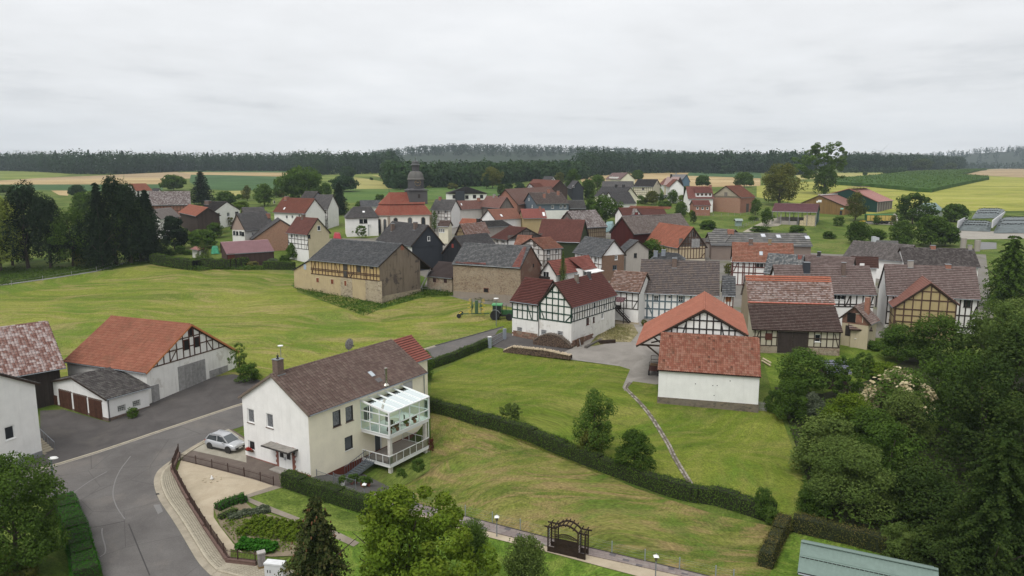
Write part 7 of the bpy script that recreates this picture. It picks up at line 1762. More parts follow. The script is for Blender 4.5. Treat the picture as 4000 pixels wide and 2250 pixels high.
h.slopes=[((0,0,h.ze),(h.L,0,h.ze),(h.L*(.8 if h.ev=='G' else .7),h.vr,h.zr),(h.L*.28,h.vr,h.zr)),((h.L,h.W,h.ze),(0,h.W,h.ze),(h.L*.28,h.vr,h.zr),(h.L*.8,h.vr,h.zr)),((0,h.W,h.ze),(0,0,h.ze),(h.L*.28,h.vr,h.zr),(h.L*.28,h.vr,h.zr)),((h.L,0,h.ze),(h.L,h.W,h.ze),(h.L*.8,h.vr,h.zr),(h.L*.8,h.vr,h.zr))]
wins(h,'E',[B3(507,930),B3(612,940)],1.0,1.4,0);wins(h,'F',[B3(860,937),B3(914,935)],1.1,1.3,1,frame=FRAME_DK);h.window('E',B3(511,1055),1.0,1.2,1,frame=FRAME_DK);h.opening('E',B3(600,1078),2.6,1.9,BLACK,name='garage_opening');h.skylight(B3(890,817),.8,.8,WHITE_P)
zr_=h.zr;h.zr=h.ze+.15;h.done()
h=V('hipped_house_behind','slate hipped roof behind the white hipped house',B3(1110,745),B3(850,748),ridge=B3(940,668),pitch=38,h=6.0,lvl=0,roof=SLATE_T,wall=WHITE_W);h.done()
h=V('church_timbered_house','white house with brown timbers and grey roof right of the church',B3(2015,797),B3(1745,790),ridge=B3(2040,662),pitch=45,h=6.0,roof=T_GREY,wall=WHITE_M,e2=None);half(h,'F',.5,6,4,WT_BR,.14);wins(h,'F',[B3(1855,820),B3(1945,815),B3(1948,900)],.8,1.1);h.chimney(B3(1868,670),1.0,.8,BRICKO,ridge=True);h.done()
h=V('cream_parish_house','small cream house with row of narrow windows right of the church',B3(1985,1005),B3(1838,1003),ridge=B3(2060,935),pitch=30,h=5.0,roof=T_BROWN,wall=PALE_Y);wins(h,'F',[B3(1870,1055),B3(1895,1055),B3(1920,1058)],.5,1.1,0);h.done()
h=V('white_barn_house','long white house with dull red roof and black timbered right end',B4(165,685),B4(768,660),e2=B4(28,682),ridge=B4(90,555),h=5.6,gp=False,roof=tiles('dull_rose',((.19,.09,.075,1),(.23,.115,.095,1),(.27,.14,.12,1)),streak=.3,lam=.2,lichen=(.2,.19,.16,1)),wall=plaster('white_barn',(.68,.65,.60,1),amount=.2))
a,b=h.fr('F');qa=h.hit('F',B4(520,720))[0];qa,qb=(qa,b)if qa<b else(a,b);h.timber('F',.4,None,4,[1.9,3.2,4.2],WT_DK,.2,q0=qa,q1=b,braces=[(qa+.2,4.2,qa+.9,3.2)]);wins(h,'F',[B4(612,690),B4(703,688)],.8,1.0);h.skylight(B4(198,605),.6,.9,WHITE_P);h.chimney(B4(465,570),.9,.9,BRICKO,ridge=True);h.done()
h=V('board_gabled_house','house with dull red roof and grey board gable behind the long white house',B4(770,662),B4(470,640),e2=B4(985,660),ridge=B4(878,495),h=6.5,gp=True,roof=tiles('dull_rose',((.19,.09,.075,1),(.23,.115,.095,1),(.27,.14,.12,1)),streak=.3,lam=.2,lichen=(.2,.19,.16,1)),wall=WOODG);h.chimney(B4(685,495),.7,.8,GREYW,ridge=True);h.chimney(B4(755,497),.6,.6,WOODB,ridge=True);h.done()
h=V('white_bungalow','white bungalow with grey hipped roof and slate clad bay',B4(588,442),B4(8,445),ridge=B4(285,343),pitch=24,h=3.4,roof=T_GREY,wall=WHITE_W)
h.slopes=[((0,0,h.ze),(h.L,0,h.ze),(h.L*.55,h.vr,h.zr),(h.L*.45,h.vr,h.zr)),((h.L,h.W,h.ze),(0,h.W,h.ze),(h.L*.45,h.vr,h.zr),(h.L*.55,h.vr,h.zr)),((0,h.W,h.ze),(0,0,h.ze),(h.L*.45,h.vr,h.zr),(h.L*.45,h.vr,h.zr)),((h.L,0,h.ze),(h.L,h.W,h.ze),(h.L*.55,h.vr,h.zr),(h.L*.55,h.vr,h.zr))]
wins(h,'F',[B4(93,490),B4(282,495),B4(395,488),B4(500,488)],1.5,1.6,1,frame=FRAME_DK);q,z=h.hit('F',B4(175,490));bx=fbox('slate_bay',SLATE_W,h.root,h.fp('F',q,h.ze*.5+.5,.6),(4.2,1.6,h.ze+1.2));h.zr=h.ze+.15;h.done()
h=V('blue_slate_clad_house','house with blue grey slate walls, brown roof and three chimneys',B4(1318,600),B4(1815,592),e2=B4(1095,605),ridge=B4(1200,430),h=6.4,gp=True,roof=tiles('dun_tiles',((.12,.09,.078,1),(.145,.112,.098,1),(.175,.14,.125,1)),lam=.2),wall=SLATE_B)
h.clad('F',-1.4,h.hit('F',B4(1700,690))[1],WHITE_W,'white_base',d=.03);wins(h,'F',[B4(1558,640),B4(1683,635),B4(1743,633)],1.0,1.2,1);h.window('E',B4(1207,528),.7,1.0,1);h.window('E',B4(1255,632),.7,1.0,1);h.window('F',B4(1740,735),.9,1.3,0);h.window('F',B4(1680,730),1.1,1.5,0)
for p in(B4(1432,505),B4(1497,435),B4(1640,465)):h.chimney(p,1.5,.8,BRICKO)
h.done()
h=V('rose_roof_barn','barn with brown red roof close behind the blue slate house',B4(1045,610),B4(1720,520),ridge=B4(1230,380),pitch=48,h=6.0,roof=tiles('rose_brown',((.17,.085,.065,1),(.21,.11,.088,1)),lam=.3,lichen=(.2,.18,.15,1)),wall=BRICKO,cat='barn',lvl=0);h.done()
h=V('lilac_timbered_house','house with lilac timbered gable and red brown roof',B4(1330,385),B4(1480,378),e2=B4(1085,450),ridge=B4(1215,290),h=6.0,gp=True,roof=T_RBR,wall=plaster('lilac_render',(.62,.56,.62,1),amount=.05));half(h,'E',.5,7,5,WT_GY,.14,join=True);h.window('E',B4(1218,338),.7,1.0,1);h.done()
h=V('half_hipped_red_house','big red brown half hipped roof behind the lilac house',B4(1540,378),B4(1170,330),ridge=B4(1530,248),pitch=45,h=6.5,lvl=0,roof=T_RBR,wall=WOODB);h.done()
h=V('white_gable_far_house','distant white gabled house with dark roof beside the big lime trees',B4(1530,245),B4(1400,240),e2=B4(1640,290),ridge=B4(1568,188),h=5.0,gp=True,lvl=0,roof=T_CHAR,wall=WHITE_W);wins(h,'E',[B4(1558,225),B4(1573,228),B4(1575,272)],.7,.9,0);h.done()
h=V('slate_gabled_house','dark slate gabled house beside the lane',B4(1842,372),B4(1700,330),ridge=B4(1750,258),pitch=50,h=5.5,roof=T_CHAR,wall=SLATE_W,lvl=0);h.window('E',B4(1740,335),.8,1.0,1);h.done()
h=V('orange_roof_house','house with wide orange roof and two skylights',B4(1110,815),B4(708,838),ridge=B4(1195,665),pitch=40,h=4.8,roof=tiles('soft_orange',((.27,.12,.085,1),(.31,.145,.10,1),(.35,.17,.12,1)),streak=.2),wall=WHITE_M);h.skylight(B4(793,772),.8,1.1,WHITE_P);h.skylight(B4(1103,738),.8,1.1,WHITE_P);h.done()
h=V('pink_roof_timbered_house','house with pink red roof, long skylight and timbered right gable',B4(1475,810),B4(1112,815),ridge=B4(1545,672),pitch=42,h=5.0,roof=tiles('pink_red',((.29,.10,.085,1),(.33,.12,.10,1)),streak=.15),wall=OCHRE);half(h,'E',.5,4,3,WT_GY);h.skylight(B4(1425,752),.9,1.8,WHITE_P);h.chimney(B4(1370,680),1.0,.6,BRICKO);h.done()
h=V('flat_grey_barn','low barn with flat grey roof right of the blue slate house',B4(2060,668),B4(1812,668),ridge=B4(2150,545),pitch=18,h=4.2,lvl=0,roof=FIBRE,wall=WOODB,cat='barn');h.done()
h=V('rosy_hilltop_house','house on the rise with rosy brown roof, white dormer row and skylights',B5(660,235),B5(435,228),ridge=B5(600,132),pitch=42,h=4.0,lvl=0,roof=tiles('rosy_brown',((.20,.13,.12,1),(.24,.16,.15,1))),wall=PALE_Y);fbox('dormer',WHITE_W,h.root,(h.L*.5,h.vr*.35,h.ze+.9),(h.L*.55,2.2,1.6));h.skylight(B5(543,185),.8,1.2,WHITE_P);h.done()
h=V('grey_hipped_hall','grey roof house with red end behind the black roofed houses',B5(845,350),B5(380,348),ridge=B5(780,262),pitch=40,h=5.5,lvl=0,roof=T_GREY,wall=WHITE_M);h.done()
h=V('black_roof_house','house with black roof and yellow right gable',B5(700,495),B5(270,480),ridge=B5(790,352),pitch=42,h=5.5,lvl=0,roof=T_CHAR,wall=PALE_Y);h.chimney(B5(595,350),1.2,.8,FRAME_DK,ridge=True);h.chimney(B5(705,352),1.2,.8,FRAME_DK,ridge=True);h.done()
h=V('charcoal_roof_house','large charcoal roof with small white gable behind the dark trees',B5(900,592),B5(590,600),ridge=B5(760,418),pitch=44,h=4.0,lvl=0,roof=T_CHAR,wall=WHITE_W);h.done()
h=V('charcoal_cross_gable','white gable under black roof left of the charcoal roof',B5(470,520),B5(560,500),e2=B5(335,500),ridge=B5(405,428),h=4.4,gp=True,lvl=0,roof=T_CHAR,wall=WHITE_W);h.done()
h=V('hill_timbered_house','half timbered house with grey roof and cream right gable among gardens',B5(1150,342),B5(848,340),e2=B5(1310,335),ridge=B5(1215,232),h=6.4,gp=False,lvl=1,roof=T_GREY,wall=PALE_Y)
half(h,'F',2.8,9,3,WT_BR,.16,join=True);wins(h,'F',[B5(998,375)],1.2,1.1,1);wins(h,'E',[B5(1258,375)],1.5,1.4,0,frame=plain('tan_shutter',(.35,.3,.2,1)));wins(h,'E',[B5(1220,295)],.8,1.0,0,frame=FRAME_DK);h.done()
h=V('white_narrow_house','narrow white house with red half hipped roof behind the hill timbered house',B5(1385,350),B5(1240,300),ridge=B5(1300,235),pitch=45,h=7.0,lvl=0,roof=T_RBR,wall=WHITE_W);h.done()
h=V('pale_pink_roof_house','house with pale pink sheet roof and dark wooden gable',B5(1490,320),B5(1300,315),e2=B5(1600,315),ridge=B5(1550,198),h=6.0,gp=True,lvl=0,roof=plain('pale_pink_roof',(.42,.30,.28,1),.6,var=.06),wall=plaster('sand_render',(.52,.45,.33,1)));h.fm={'E':WOODB};h.chimney(B5(1408,215),1.4,.8,FRAME_DK,ridge=True);wins(h,'E',[B5(1497,362),B5(1530,362)],.9,1.2);h.done()
h=V('blue_roof_house','house with grey roof and blue boarded gable behind the pink roof',B5(1590,230),B5(1370,225),e2=B5(1705,270),ridge=B5(1650,160),h=5.0,gp=True,lvl=0,roof=tiles('blue_grey_roof',((.22,.22,.23,1),(.25,.25,.26,1))),wall=plaster('blue_boards',(.10,.16,.22,1)));h.chimney(B5(1485,165),1.2,1.0,GREYW,ridge=True);h.done()
h=V('dormer_timbered_house','brown roof house with orange top courses and timbered dormer gable',B5(1355,752),B5(695,775),ridge=B5(1425,640),pitch=46,h=5.5,roof=T_MAR,wall=WHITE_M)
patch_tiles(h,[B5(780,660),B5(1390,680),B5(1425,643),B5(806,624)],'orange_courses',T_SALMON);l=h.roof_hit(B5(905,770));
dg=MB();x0,x1,yd=l.x-2.0,l.x+2.0,max(.2,l.y-1.2);zt=h.zr-.4;dg.face([(x0,yd,h.ze),(x1,yd,h.ze),(x1,yd,zt-1.9),((x0+x1)/2,yd,zt),(x0,yd,zt-1.9)]);dm=dg.obj('dormer',WHITE_M,h.root)
tm=MB()
for sx in(-1,1):h.slope(tm,*(((x1+.4,yd-.4,zt-2.2),(x1+.4,h.vr,zt-2.2),((x0+x1)/2,h.vr,zt+.1),((x0+x1)/2,yd-.4,zt+.1))if sx>0 else((x0-.4,h.vr,zt-2.2),(x0-.4,yd-.4,zt-2.2),((x0+x1)/2,yd-.4,zt+.1),((x0+x1)/2,h.vr,zt+.1))),1,T_LICH,None)
tm.obj('dormer_roof',T_LICH,dm);fbox('shutter',plain('red_shutter',(.18,.02,.02,1)),dm,((x0+x1)/2,yd-.03,zt-1.5),(1.0,.06,1.1))
for k in range(4):bar_obj('timber_beam',WT_BR,dm,(x0+.1+k*1.27,yd-.02,h.ze),(x0+.1+k*1.27,yd-.02,zt-(1.9 if k in(0,3)else .7)),.18,.05,(0,1,0))
bar_obj('timber_beam',WT_BR,dm,(x0,yd-.025,zt-1.95),(x1,yd-.025,zt-1.95),.18,.05,(0,1,0));h.done()
h=V('red_dormer_house','white house with red roof and row of four windows in long dormer',B6(480,812),B6(130,812),ridge=B6(590,650),pitch=46,h=5.4,roof=tiles('brick_red',((.215,.085,.07,1),(.25,.105,.088,1),(.285,.125,.105,1)),moss=.2),wall=WHITE_W)
l=h.roof_hit(B6(335,765));m=MB();m.box2((l.x-3.2,l.y-.9,h.roofz(l.y)-.6),(l.x+3.2,h.vr,h.roofz(l.y)+.9));dm=m.obj('dormer',WHITE_W,h.root)
for k in range(4):fbox('window',WT_BR,dm,(l.x-2.4+k*1.6,l.y-.92,h.roofz(l.y)+.3),(.85,.06,.9))
tm=MB();h.slope(tm,(l.x-3.5,l.y-1.3,h.roofz(l.y)+.85),(l.x+3.5,l.y-1.3,h.roofz(l.y)+.85),(l.x+3.5,h.vr,h.zr-.1),(l.x-3.5,h.vr,h.zr-.1),1,h.roofm,None);tm.obj('dormer_roof',h.roofm,dm);h.window('F',B6(203,848),1.5,1.2,1,frame=WT_BR);h.chimney(B6(482,640),.7,.9,BRICKO,ridge=True);h.done()
h=V('brick_barn','big yellow brown brick barn with rusty red roof',B6(835,800),B6(1040,790),e2=B6(440,790),ridge=B6(640,640),base=B6(820,1010),roof=tiles('rusty_red',((.21,.075,.05,1),(.25,.10,.065,1),(.29,.13,.085,1)),moss=.35,streak=.4),wall=BRICKY,cat='barn',oe=.2)
h.clad('E',h.ze+.6,99,plaster('barn_gable_render',(.33,.29,.22,1),amount=.3),'upper_gable',d=.02);h.opening('E',B6(638,752),1.3,1.6,WOODG,name='hatch');h.fm={'F':BRICKO};h.opening('F',B6(925,945),2.2,4.0,timber('barn_gate',(.08,.07,.065,1)),name='barn_door',boards=8);h.done();BB=h
h=V('brick_annex','low red brick annex with three small windows beside the brick barn',B6(440,905),B6(205,905),ridge=B6(400,835),pitch=28,h=3.8,roof=tiles('brick_red',((.215,.085,.07,1),(.25,.105,.088,1),(.285,.125,.105,1)),moss=.2),wall=BRICKO,cat='outbuilding',oe=.1);wins(h,'F',[B6(258,937),B6(325,940),B6(390,940)],.9,.9,0);h.done()
h=V('pole_barn','open pole barn with mauve roof sheltering straw bales',B6(1862,995),B6(1250,982),e2=B6(2118,972),ridge=B6(2000,882),base=B6(1880,1185),roof=T_PURP,wall=WOODB,cat='barn',depth=.3,oe=.5,og=.3,ridge_cap=False,barge=plain('mauve_trim',(.2,.08,.08,1)))
PBN=h;_fp=h.done
h.slopes=None;_old=MB.obj
h.done();bpy.data.objects.remove(h.wall)
for f in(0,.2,.4,.6,.8,1):
 for y in(h.y0,h.y1):
  x=h.x0+(h.x1-h.x0)*f;fbox('post',WOOD_G1,h.root,(x,y,(h.wtop(y)-.3)/2),(.22,.22,h.wtop(y)+.3))
a,b=sorted((h.x0,h.x1));xe=h.x1 if h.fc('E')=='H' else h.x0
fbox('back_wall',GREYW,h.root,((a+b)/2,h.y1-.2,1.0),(b-a-.5,.15,2.4));m=MB();m.face([(xe,h.y0+3.4,-.2),(xe,h.y1,-.2),(xe,h.y1,h.wtop(h.y1)),(xe,h.vr,h.wtop(h.vr)),(xe,h.y0+3.4,h.wtop(h.y0+3.4)-.1)]);m.obj('green_tarpaulin',plaster('tarp_green',(.055,.11,.085,1),amount=.4),h.root)
BALE=plain('straw',(.50,.42,.27,1),.95,var=.25,scale=5);bale_me=MB().box((0,0,0),(1.15,2.2,.92)).mesh('straw_bale',BALE);nb=0
sg=1 if h.fc('E')=='G' else-1
for i in range(4):
 for k in range(4 if i<3 else 2):
  p=h.M@Vector((xe+sg*(.9+i*1.2),h.y0+1.3,.42+k*.95));o=link('straw_bale',bale_me);o.matrix_world=Matrix.Translation(p)@h.M.to_3x3().to_4x4();nb+=1
  tag(o,'pale straw bale in column %s from the tarpaulin, %s'%(('one','two','three','four')[i],('at the bottom','second up','third up','on top')[k])if k!=3 else 'pale straw bale on top of column %s from the tarpaulin'%('one','two','three','four')[i],'straw bale','straw bales stacked in the pole barn')
fbox('concrete_wall',GREYW,h.root,(xe+sg*8.5,h.y0+.3,.7),(5.0,.2,1.8))
h=V('boarded_cowshed','brown boarded cowshed with dull red roof and two white plates on its gable',B6(2240,915),B7(560,772),e2=B6(1640,870),ridge=B6(1888,765),h=3.4,gp=True,roof=plain('dull_red_sheet',(.27,.135,.11,1),.7,var=.15),wall=planks('ochre_boards',(.20,.125,.05,1),.3),cat='barn',th=1.0,tw=.8,oe=.3);wins(h,'E',[B6(2180,1000)],.9,1.6,0,frame=FRAME_DK);fbox('white_plate',WHITE_P,h.root,h.fp('E',*h.hit('E',B6(1897,843)),.03),(.06,1.4,.9));fbox('white_plate',WHITE_P,h.root,h.fp('E',*h.hit('E',B6(1862,852)),.03),(.06,.6,.7));fbox('teal_plate',plain('teal_plate',(.30,.55,.48,1)),h.root,h.fp('E',*h.hit('E',B6(2195,945)),.03),(.06,1.1,.6));fbox('ridge_light',plain('ridge_light',(.55,.53,.5,1)),h.root,(h.L/2,h.vr,h.zr+.12),(h.L*.9,1.6,.25));h.done()
h=V('green_stable','modern stable with dark green gable and pink sheet roof',B7(745,737),B7(937,720),e2=B7(110,640),ridge=B7(375,568),h=4.2,gp=True,roof=T_PINKS,wall=plaster('dark_green_cladding',(.014,.045,.036,1),amount=.05),cat='barn',th=1.0,tw=1.0,ridge_cap=False,barge=plain('stable_trim',(.30,.12,.09,1)))
h.fm={'F':WOODG};fbox('ridge_vent',plain('vent_brown',(.16,.09,.07,1)),h.root,(h.L*.5,h.vr-.6,h.zr+.55),(h.L*.98,3.0,.14))
for k in range(5):fbox('vent_post',FRAME_DK,h.root,(h.L*(.1+.2*k),h.vr-1.2,h.zr+.2),(.12,.12,.7))
for k in range(7):a,b=h.fr('F');bar_obj('wall_post',plain('pale_post',(.45,.42,.38,1)),h.root,h.fp('F',a+.2+(b-a-.4)*k/6,0,.05),h.fp('F',a+.2+(b-a-.4)*k/6,h.ze-.3,.05),.18,.1,(0,1,0))
h.done()
h=V('teal_roof_hut','small hut with pale teal roof among bushes right of the stable',B7(1575,845),B7(1370,850),ridge=B7(1490,752),pitch=35,h=2.6,lvl=0,roof=plain('teal_sheet',(.27,.36,.345,1),.5,var=.06),wall=plaster('hut_wall',(.3,.33,.3,1)),cat='hut');h.done()
h=V('grey_hip_hut','low grey roofed hut behind the brown long roof',C5(700,212),C5(470,205),ridge=C5(560,168),pitch=30,h=3.2,lvl=0,roof=FIBRE,wall=GREYW,cat='hut');h.done()
# ================================================================ TREES, HEDGES
GRP={}
def T(name,label,k,bx,by,ty,wpx,kind='round',leaf='mid',hc=None,cat=None,group=None,**kw):
 b=at(k(bx,by));d=(b-EYE).length;w=wpx/k.s/FPX*d
 h=max(.3,z_at(b.x,b.y,k(0,ty)[1])-hz(b.y));rp=w/d*710
 n,ls=(1500,.09)if rp<14 else(4200,.055)if rp<36 else(10000,.034)if rp<85 else(24000,.0215)
 if kind in('spruce','fir','yew'):n=int(n*1.25);ls*=.85
 if kind=='willow':n=int(n*1.6);ls*=.8
 if hc is None:hc={'shrub':.0,'spruce':.03,'yew':.0,'open':.15}.get(kind,.04)
 if cat is None:cat='bush' if name in('bush','shrub')else 'tree'
 return tree(name,label,k(bx,by),h=h,w=w,kind=kind,leaf=leaf,n=n,ls=ls,hc=hc,cat=cat,group=group,seed=1+int(abs(bx*3+by))%3,tr=(False if kind=='shrub' else None),**kw)
T('broadleaf_tree','dense dark green tree at the lower left corner by the street lamp',A2,150,1420,130,900,'loose','dark',hc=.0)
T('shrub','lighter green shrub in the bottom left corner under the dark tree',A2,120,1500,1210,480,'shrub','olive')
WAL=tree('walnut_tree','tall yellow green walnut tree at the bottom centre of the photo',(1600,2440),top=A4(1600,330),w=9.2,kind='walnut',leaf='fresh',n=26000,ls=.027,hc=.12,seed=2)
SPR=tree('spruce_tree','dark spruce hung with brown cones left of the walnut tree',(1250,2440),top=A4(860,440),w=7.6,kind='spruce',leaf='brown',n=15000,ls=.026,hc=.02,seed=1)
cones=MB();rg=random.Random(4);hS=z_at(SPR.location.x,SPR.location.y,A4(0,440)[1])-SPR.location.z
for k in range(46):
 z=rg.uniform(.35,.9);a=rg.uniform(0,6.28);r=3.6*(1-z)**.85*rg.uniform(.75,1.0)
 cones.lathe([(.0,-.16),(.045,-.1),(.05,.0),(.02,.06)],(math.cos(a)*r,math.sin(a)*r,z*hS),5)
cones.obj('cone',plain('spruce_cone',(.16,.075,.035,1),.9),SPR,kind='stuff')
tree('fruit_tree','young dark green fruit tree left of the pergola',(1846,2262),top=A6(330,385),w=2.7,kind='upright',leaf='mid',n=12000,ls=.042,hc=.22,seed=1)
tree('fruit_tree','second young fruit tree, greyer, in front of the pergola',(2050,2345),top=A6(690,530),w=3.5,kind='upright',leaf='blue',n=12000,ls=.038,hc=.2,seed=2)
T('small_tree','small round grey green tree behind the long hedge',A5,775,462,280,205,'open','blue',hc=.22)
T('broadleaf_tree','tall bushy tree in the lawn behind the long hedge',A5,1500,740,125,420,'tall','mid',hc=.06)
T('small_tree','smaller olive tree tucked in front of the tall lawn tree',A5,1470,780,495,240,'round','olive',hc=.04)
T('dome_tree','dense dome shaped dark green tree beside the long hedge',A5,1845,900,485,410,'dome','dark',hc=.12)
T('bush','slim bush growing out of the hedge near its right end',A8,115,1130,930,130,'tall','mid')
T('bush','young bush at the foot of the hedge corner',A8,165,1160,1050,90,'shrub','mid')
T('shrub','dark shrub at the far end of the white house beside the road',A3,1850,580,265,190,'tall','mid',hc=0)
T('shrub','dark red brown shrub behind the veranda post',A3,1895,1250,1090,70,'shrub','wine')
T('bush','broad green bush on the verge right of the timbered barn',A1,2340,830,640,240,'shrub','mid')
T('small_tree','slender tree at the right corner of the timbered barn',A1,2270,800,445,160,'open','mid')
T('rose_bush','pink flowering rose bush against the garage wall',A1,1255,1160,1055,110,'shrub','mid',cat='bush')
hedge('clipped_hedge','bright green clipped hedge along the road at lower left',[A2(640,720),A2(720,900),A2(790,1100),A2(840,1300),A2(880,1500)],1.75,1.25,'hedgeg',190,.085,rough=.05)
hedge('clipped_hedge','dark green hedge between the entrance path and the small lawn',[A4(560,365),A4(800,455),A4(1050,535),A4(1250,600),A4(1420,660)],1.25,1.35,'hedge',130,.11)
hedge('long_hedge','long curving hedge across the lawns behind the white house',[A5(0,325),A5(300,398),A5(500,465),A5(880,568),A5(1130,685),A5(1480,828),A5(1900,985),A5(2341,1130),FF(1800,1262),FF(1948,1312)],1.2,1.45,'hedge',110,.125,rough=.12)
hedge('corner_hedge','short brown tipped hedge running down towards the green shed',[A8(238,1175),A8(180,1290),A8(128,1405)],1.15,1.25,'hedgeb',130,.11)
hedge('side_hedge','brown green hedge running right behind the green metal shed',[A8(285,1185),A8(520,1240),A8(760,1300),A8(1000,1365),A8(1160,1410)],1.2,1.3,'hedgeb',110,.12,rough=.12)
hedge('road_hedge','trimmed hedge between the side road and the upper lawn',[C6(-330,1500),C6(-100,1410),C6(200,1305),C6(550,1165),C6(860,1035)],1.1,1.15,'hedge',110,.12)
hedge('garden_hedge','long clipped hedge bounding the village gardens above the meadow',[FF(388,662),FF(440,672),FF(500,680),C7(300,735),C7(700,770),C7(1100,775),C7(1380,740)],2.2,2.3,'hedge',34,.24,step=1.0,rough=.15)
hedge('garden_hedge','short clipped hedge left of the stone barn',[C7(1710,775),C7(2000,785),C7(2330,785)],1.4,1.8,'hedge',36,.22,step=1.0)
for r in[('broadleaf_tree','light green rounded tree right of the white walled barn',330,430,150,320,'round','mid'),('shrub','dark shrub at the corner of the white walled barn lawn',270,570,300,230,'shrub','dark'),('shrub','silvery shrub between the dark shrub and the yellow green one',390,570,400,140,'tall','silver'),('shrub','yellow green shrub below the slatted roof in the right garden',600,650,395,270,'round','fresh'),('shrub','bluish upright shrub at the edge of the right lawn',450,870,500,390,'shrub','blue'),('shrub','big pale leaved shrub lowest on the right lawn edge',590,1090,650,500,'shrub','blue'),('shrub','low dark bush in front of the pale leaved shrub',420,1100,900,230,'shrub','dark'),('small_tree','thin leaved tree left of the cream flowering tree',580,480,200,230,'open','mid'),('shrub','bright yellow green bush behind the cream flowers',790,330,235,220,'round','fresh'),('shrub','grey green tall shrub below the cream flowers',900,720,370,250,'tall','blue'),('shrub','dark shrub beneath the cream flowering tree',720,760,480,300,'round','dark'),('broadleaf_tree','dark tree between the pale shrub and the deep shade',820,1000,560,360,'loose','dark'),('broadleaf_tree','leafy tree in front of the ochre barn, left one',875,235,10,230,'round','mid'),('broadleaf_tree','dark tree in front of the ochre barn, right one',1085,260,-55,300,'round','dark'),('broadleaf_tree','broad dark tree above the deep shade on the right',1180,640,150,380,'loose','dark'),('broadleaf_tree','huge dark tree in the middle of the right thicket',1320,900,180,440,'loose','deep'),('broadleaf_tree','tall dark tree at the right edge above the thicket',1500,700,-60,420,'round','deep'),('broadleaf_tree','blue green tree at the right edge near the cream wall',1440,330,-120,330,'loose','blue'),('shrub','very dark bush in the deepest shade of the thicket',1030,1180,760,420,'shrub','deep'),('shrub','bluish low shrub behind the brown green hedge',880,1330,1150,220,'shrub','blue'),('shrub','dark undergrowth bush right of the hedge end',1100,1420,1130,330,'shrub','deep'),('layered_conifer','dark conifer with layered drooping boughs at the lower right',1400,1560,630,640,'yew','deep'),('layered_conifer','second layered conifer filling the right edge',1640,1400,520,560,'yew','deep'),('broadleaf_tree','dark tree closing the gap behind the layered conifers',1560,1100,420,420,'loose','deep'),('shrub','mid green bush beside the garden path by the washhouse',740,170,110,90,'shrub','mid'),('shrub','tall bright shrub beside the solar roof shed',680,330,180,130,'open','mid'),('shrub','dark filler bush under the rounded tree right of the barn',180,520,380,130,'shrub','dark'),]:T(r[0],r[1],A8,*r[2:])
b=T('flowering_tree','tree covered in cream blossom in the right garden',A8,880,640,255,390,'dome','mid',hc=.02)
c=[o for o in b.children if o.name.startswith('crown')][0]
P,N,r_=crown_points(np.random.default_rng(9),9000,'dome');kz=P[:,2]>.3;P,N,r_=P[kz],N[kz],r_[kz]
hw=c.matrix_basis.to_scale();hz_=hw.z*max(v.co.z for v in c.data.vertices)*.97
kk=np.sin(P[:,0]*19)+np.sin(P[:,1]*17+2)+np.sin(P[:,2]*15)>-.8;P,N,r_=P[kk],N[kk],r_[kk]
link('blossom',leaf_mesh('blossom',(P-np.array([0,0,.5]))*1.06+np.array([0,0,.5]),N,.045,LEAF['cream'],.7,None,r_),b,Matrix.Translation((0,0,c.matrix_basis.translation.z))@Matrix.Diagonal((hw.x,hw.y,hz_,1)))
T('dark_yew','broad dark tree at the right edge above the long brown roof',C5,1830,880,70,560,'yew','dark')
T('shrub','bush below the dark yew by the cream wall',C5,1870,1240,740,420,'round','blue')
for i,(x,y)in enumerate(((235,1245),(305,1250),(390,1265))):T('box_bush','clipped bush under the cream annex, %s'%('leftmost','middle','rightmost')[i],C5,x,y,y-55+10*i,75,'shrub','mid',cat='bush')
for r in[('willow_tree','pale weeping willow at the left edge',10,1215,430,440,'dome','willow'),('conifer','broad black green conifer right of the willow',270,1185,300,420,'tall','need'),('conifer','black green conifer beside the broad one',480,1185,420,360,'tall','need'),('conifer','low dark conifer behind the willow',120,1150,520,360,'tall','need'),('broadleaf_tree','green leafy tree between the two dark conifer groups',690,1170,540,380,'round','dark'),('spruce_tree','spruce at the left of the right conifer group',960,1175,335,360,'spruce','need'),('broadleaf_tree','tallest tree in the right conifer group',1100,1150,265,330,'tall','need'),('conifer','dark conifer in the middle of the right conifer group',1240,1140,290,340,'tall','need'),('spruce_tree','spruce at the right end of the conifer group',1410,1095,410,420,'spruce','need'),('conifer','dense dark conifer low in the right group',1330,1120,560,380,'tall','need'),('conifer','dense dark conifer low between the groups',860,1170,620,300,'tall','need'),('spruce_tree','slim spruce behind the conifer group beside the grey barn',1350,1040,420,140,'spruce','need'),('pine_tree','dark pine close to the pale tiled house',1650,1000,670,250,'loose','need'),('shrub','olive bush at the foot of the conifers',790,1165,970,210,'shrub','olive'),('spruce_tree','spruce at the left of the right conifer group',975,1165,345,300,'spruce','need'),('broadleaf_tree','tallest tree in the right conifer group',1100,1140,270,270,'tall','deep'),('spruce_tree','spruce in the middle of the right conifer group',1230,1130,295,300,'tall','deep'),('spruce_tree','spruce at the right end of the conifer group',1410,1090,420,360,'spruce','need'),('spruce_tree','slim spruce behind the conifer group beside the grey barn',1350,1040,420,120,'spruce','need'),('pine_tree','dark pine close to the pale tiled house',1650,1000,670,230,'loose','need'),('broadleaf_tree','dark hedge tree behind the leafy tree',830,760,440,290,'round','dark'),('round_tree','round dark tree before the wheat field at left',730,505,385,150,'round','far'),('broadleaf_tree','low trees behind the broad conifer at left',60,480,385,150,'round','dark'),('bush','clipped yellow green bush beside the garden hedge',1545,1045,1012,50,'shrub','fresh'),('bush','dark clipped bush beside the yellow green one',1610,1060,1005,100,'shrub','dark'),]:T(r[0],r[1],B1,*r[2:])
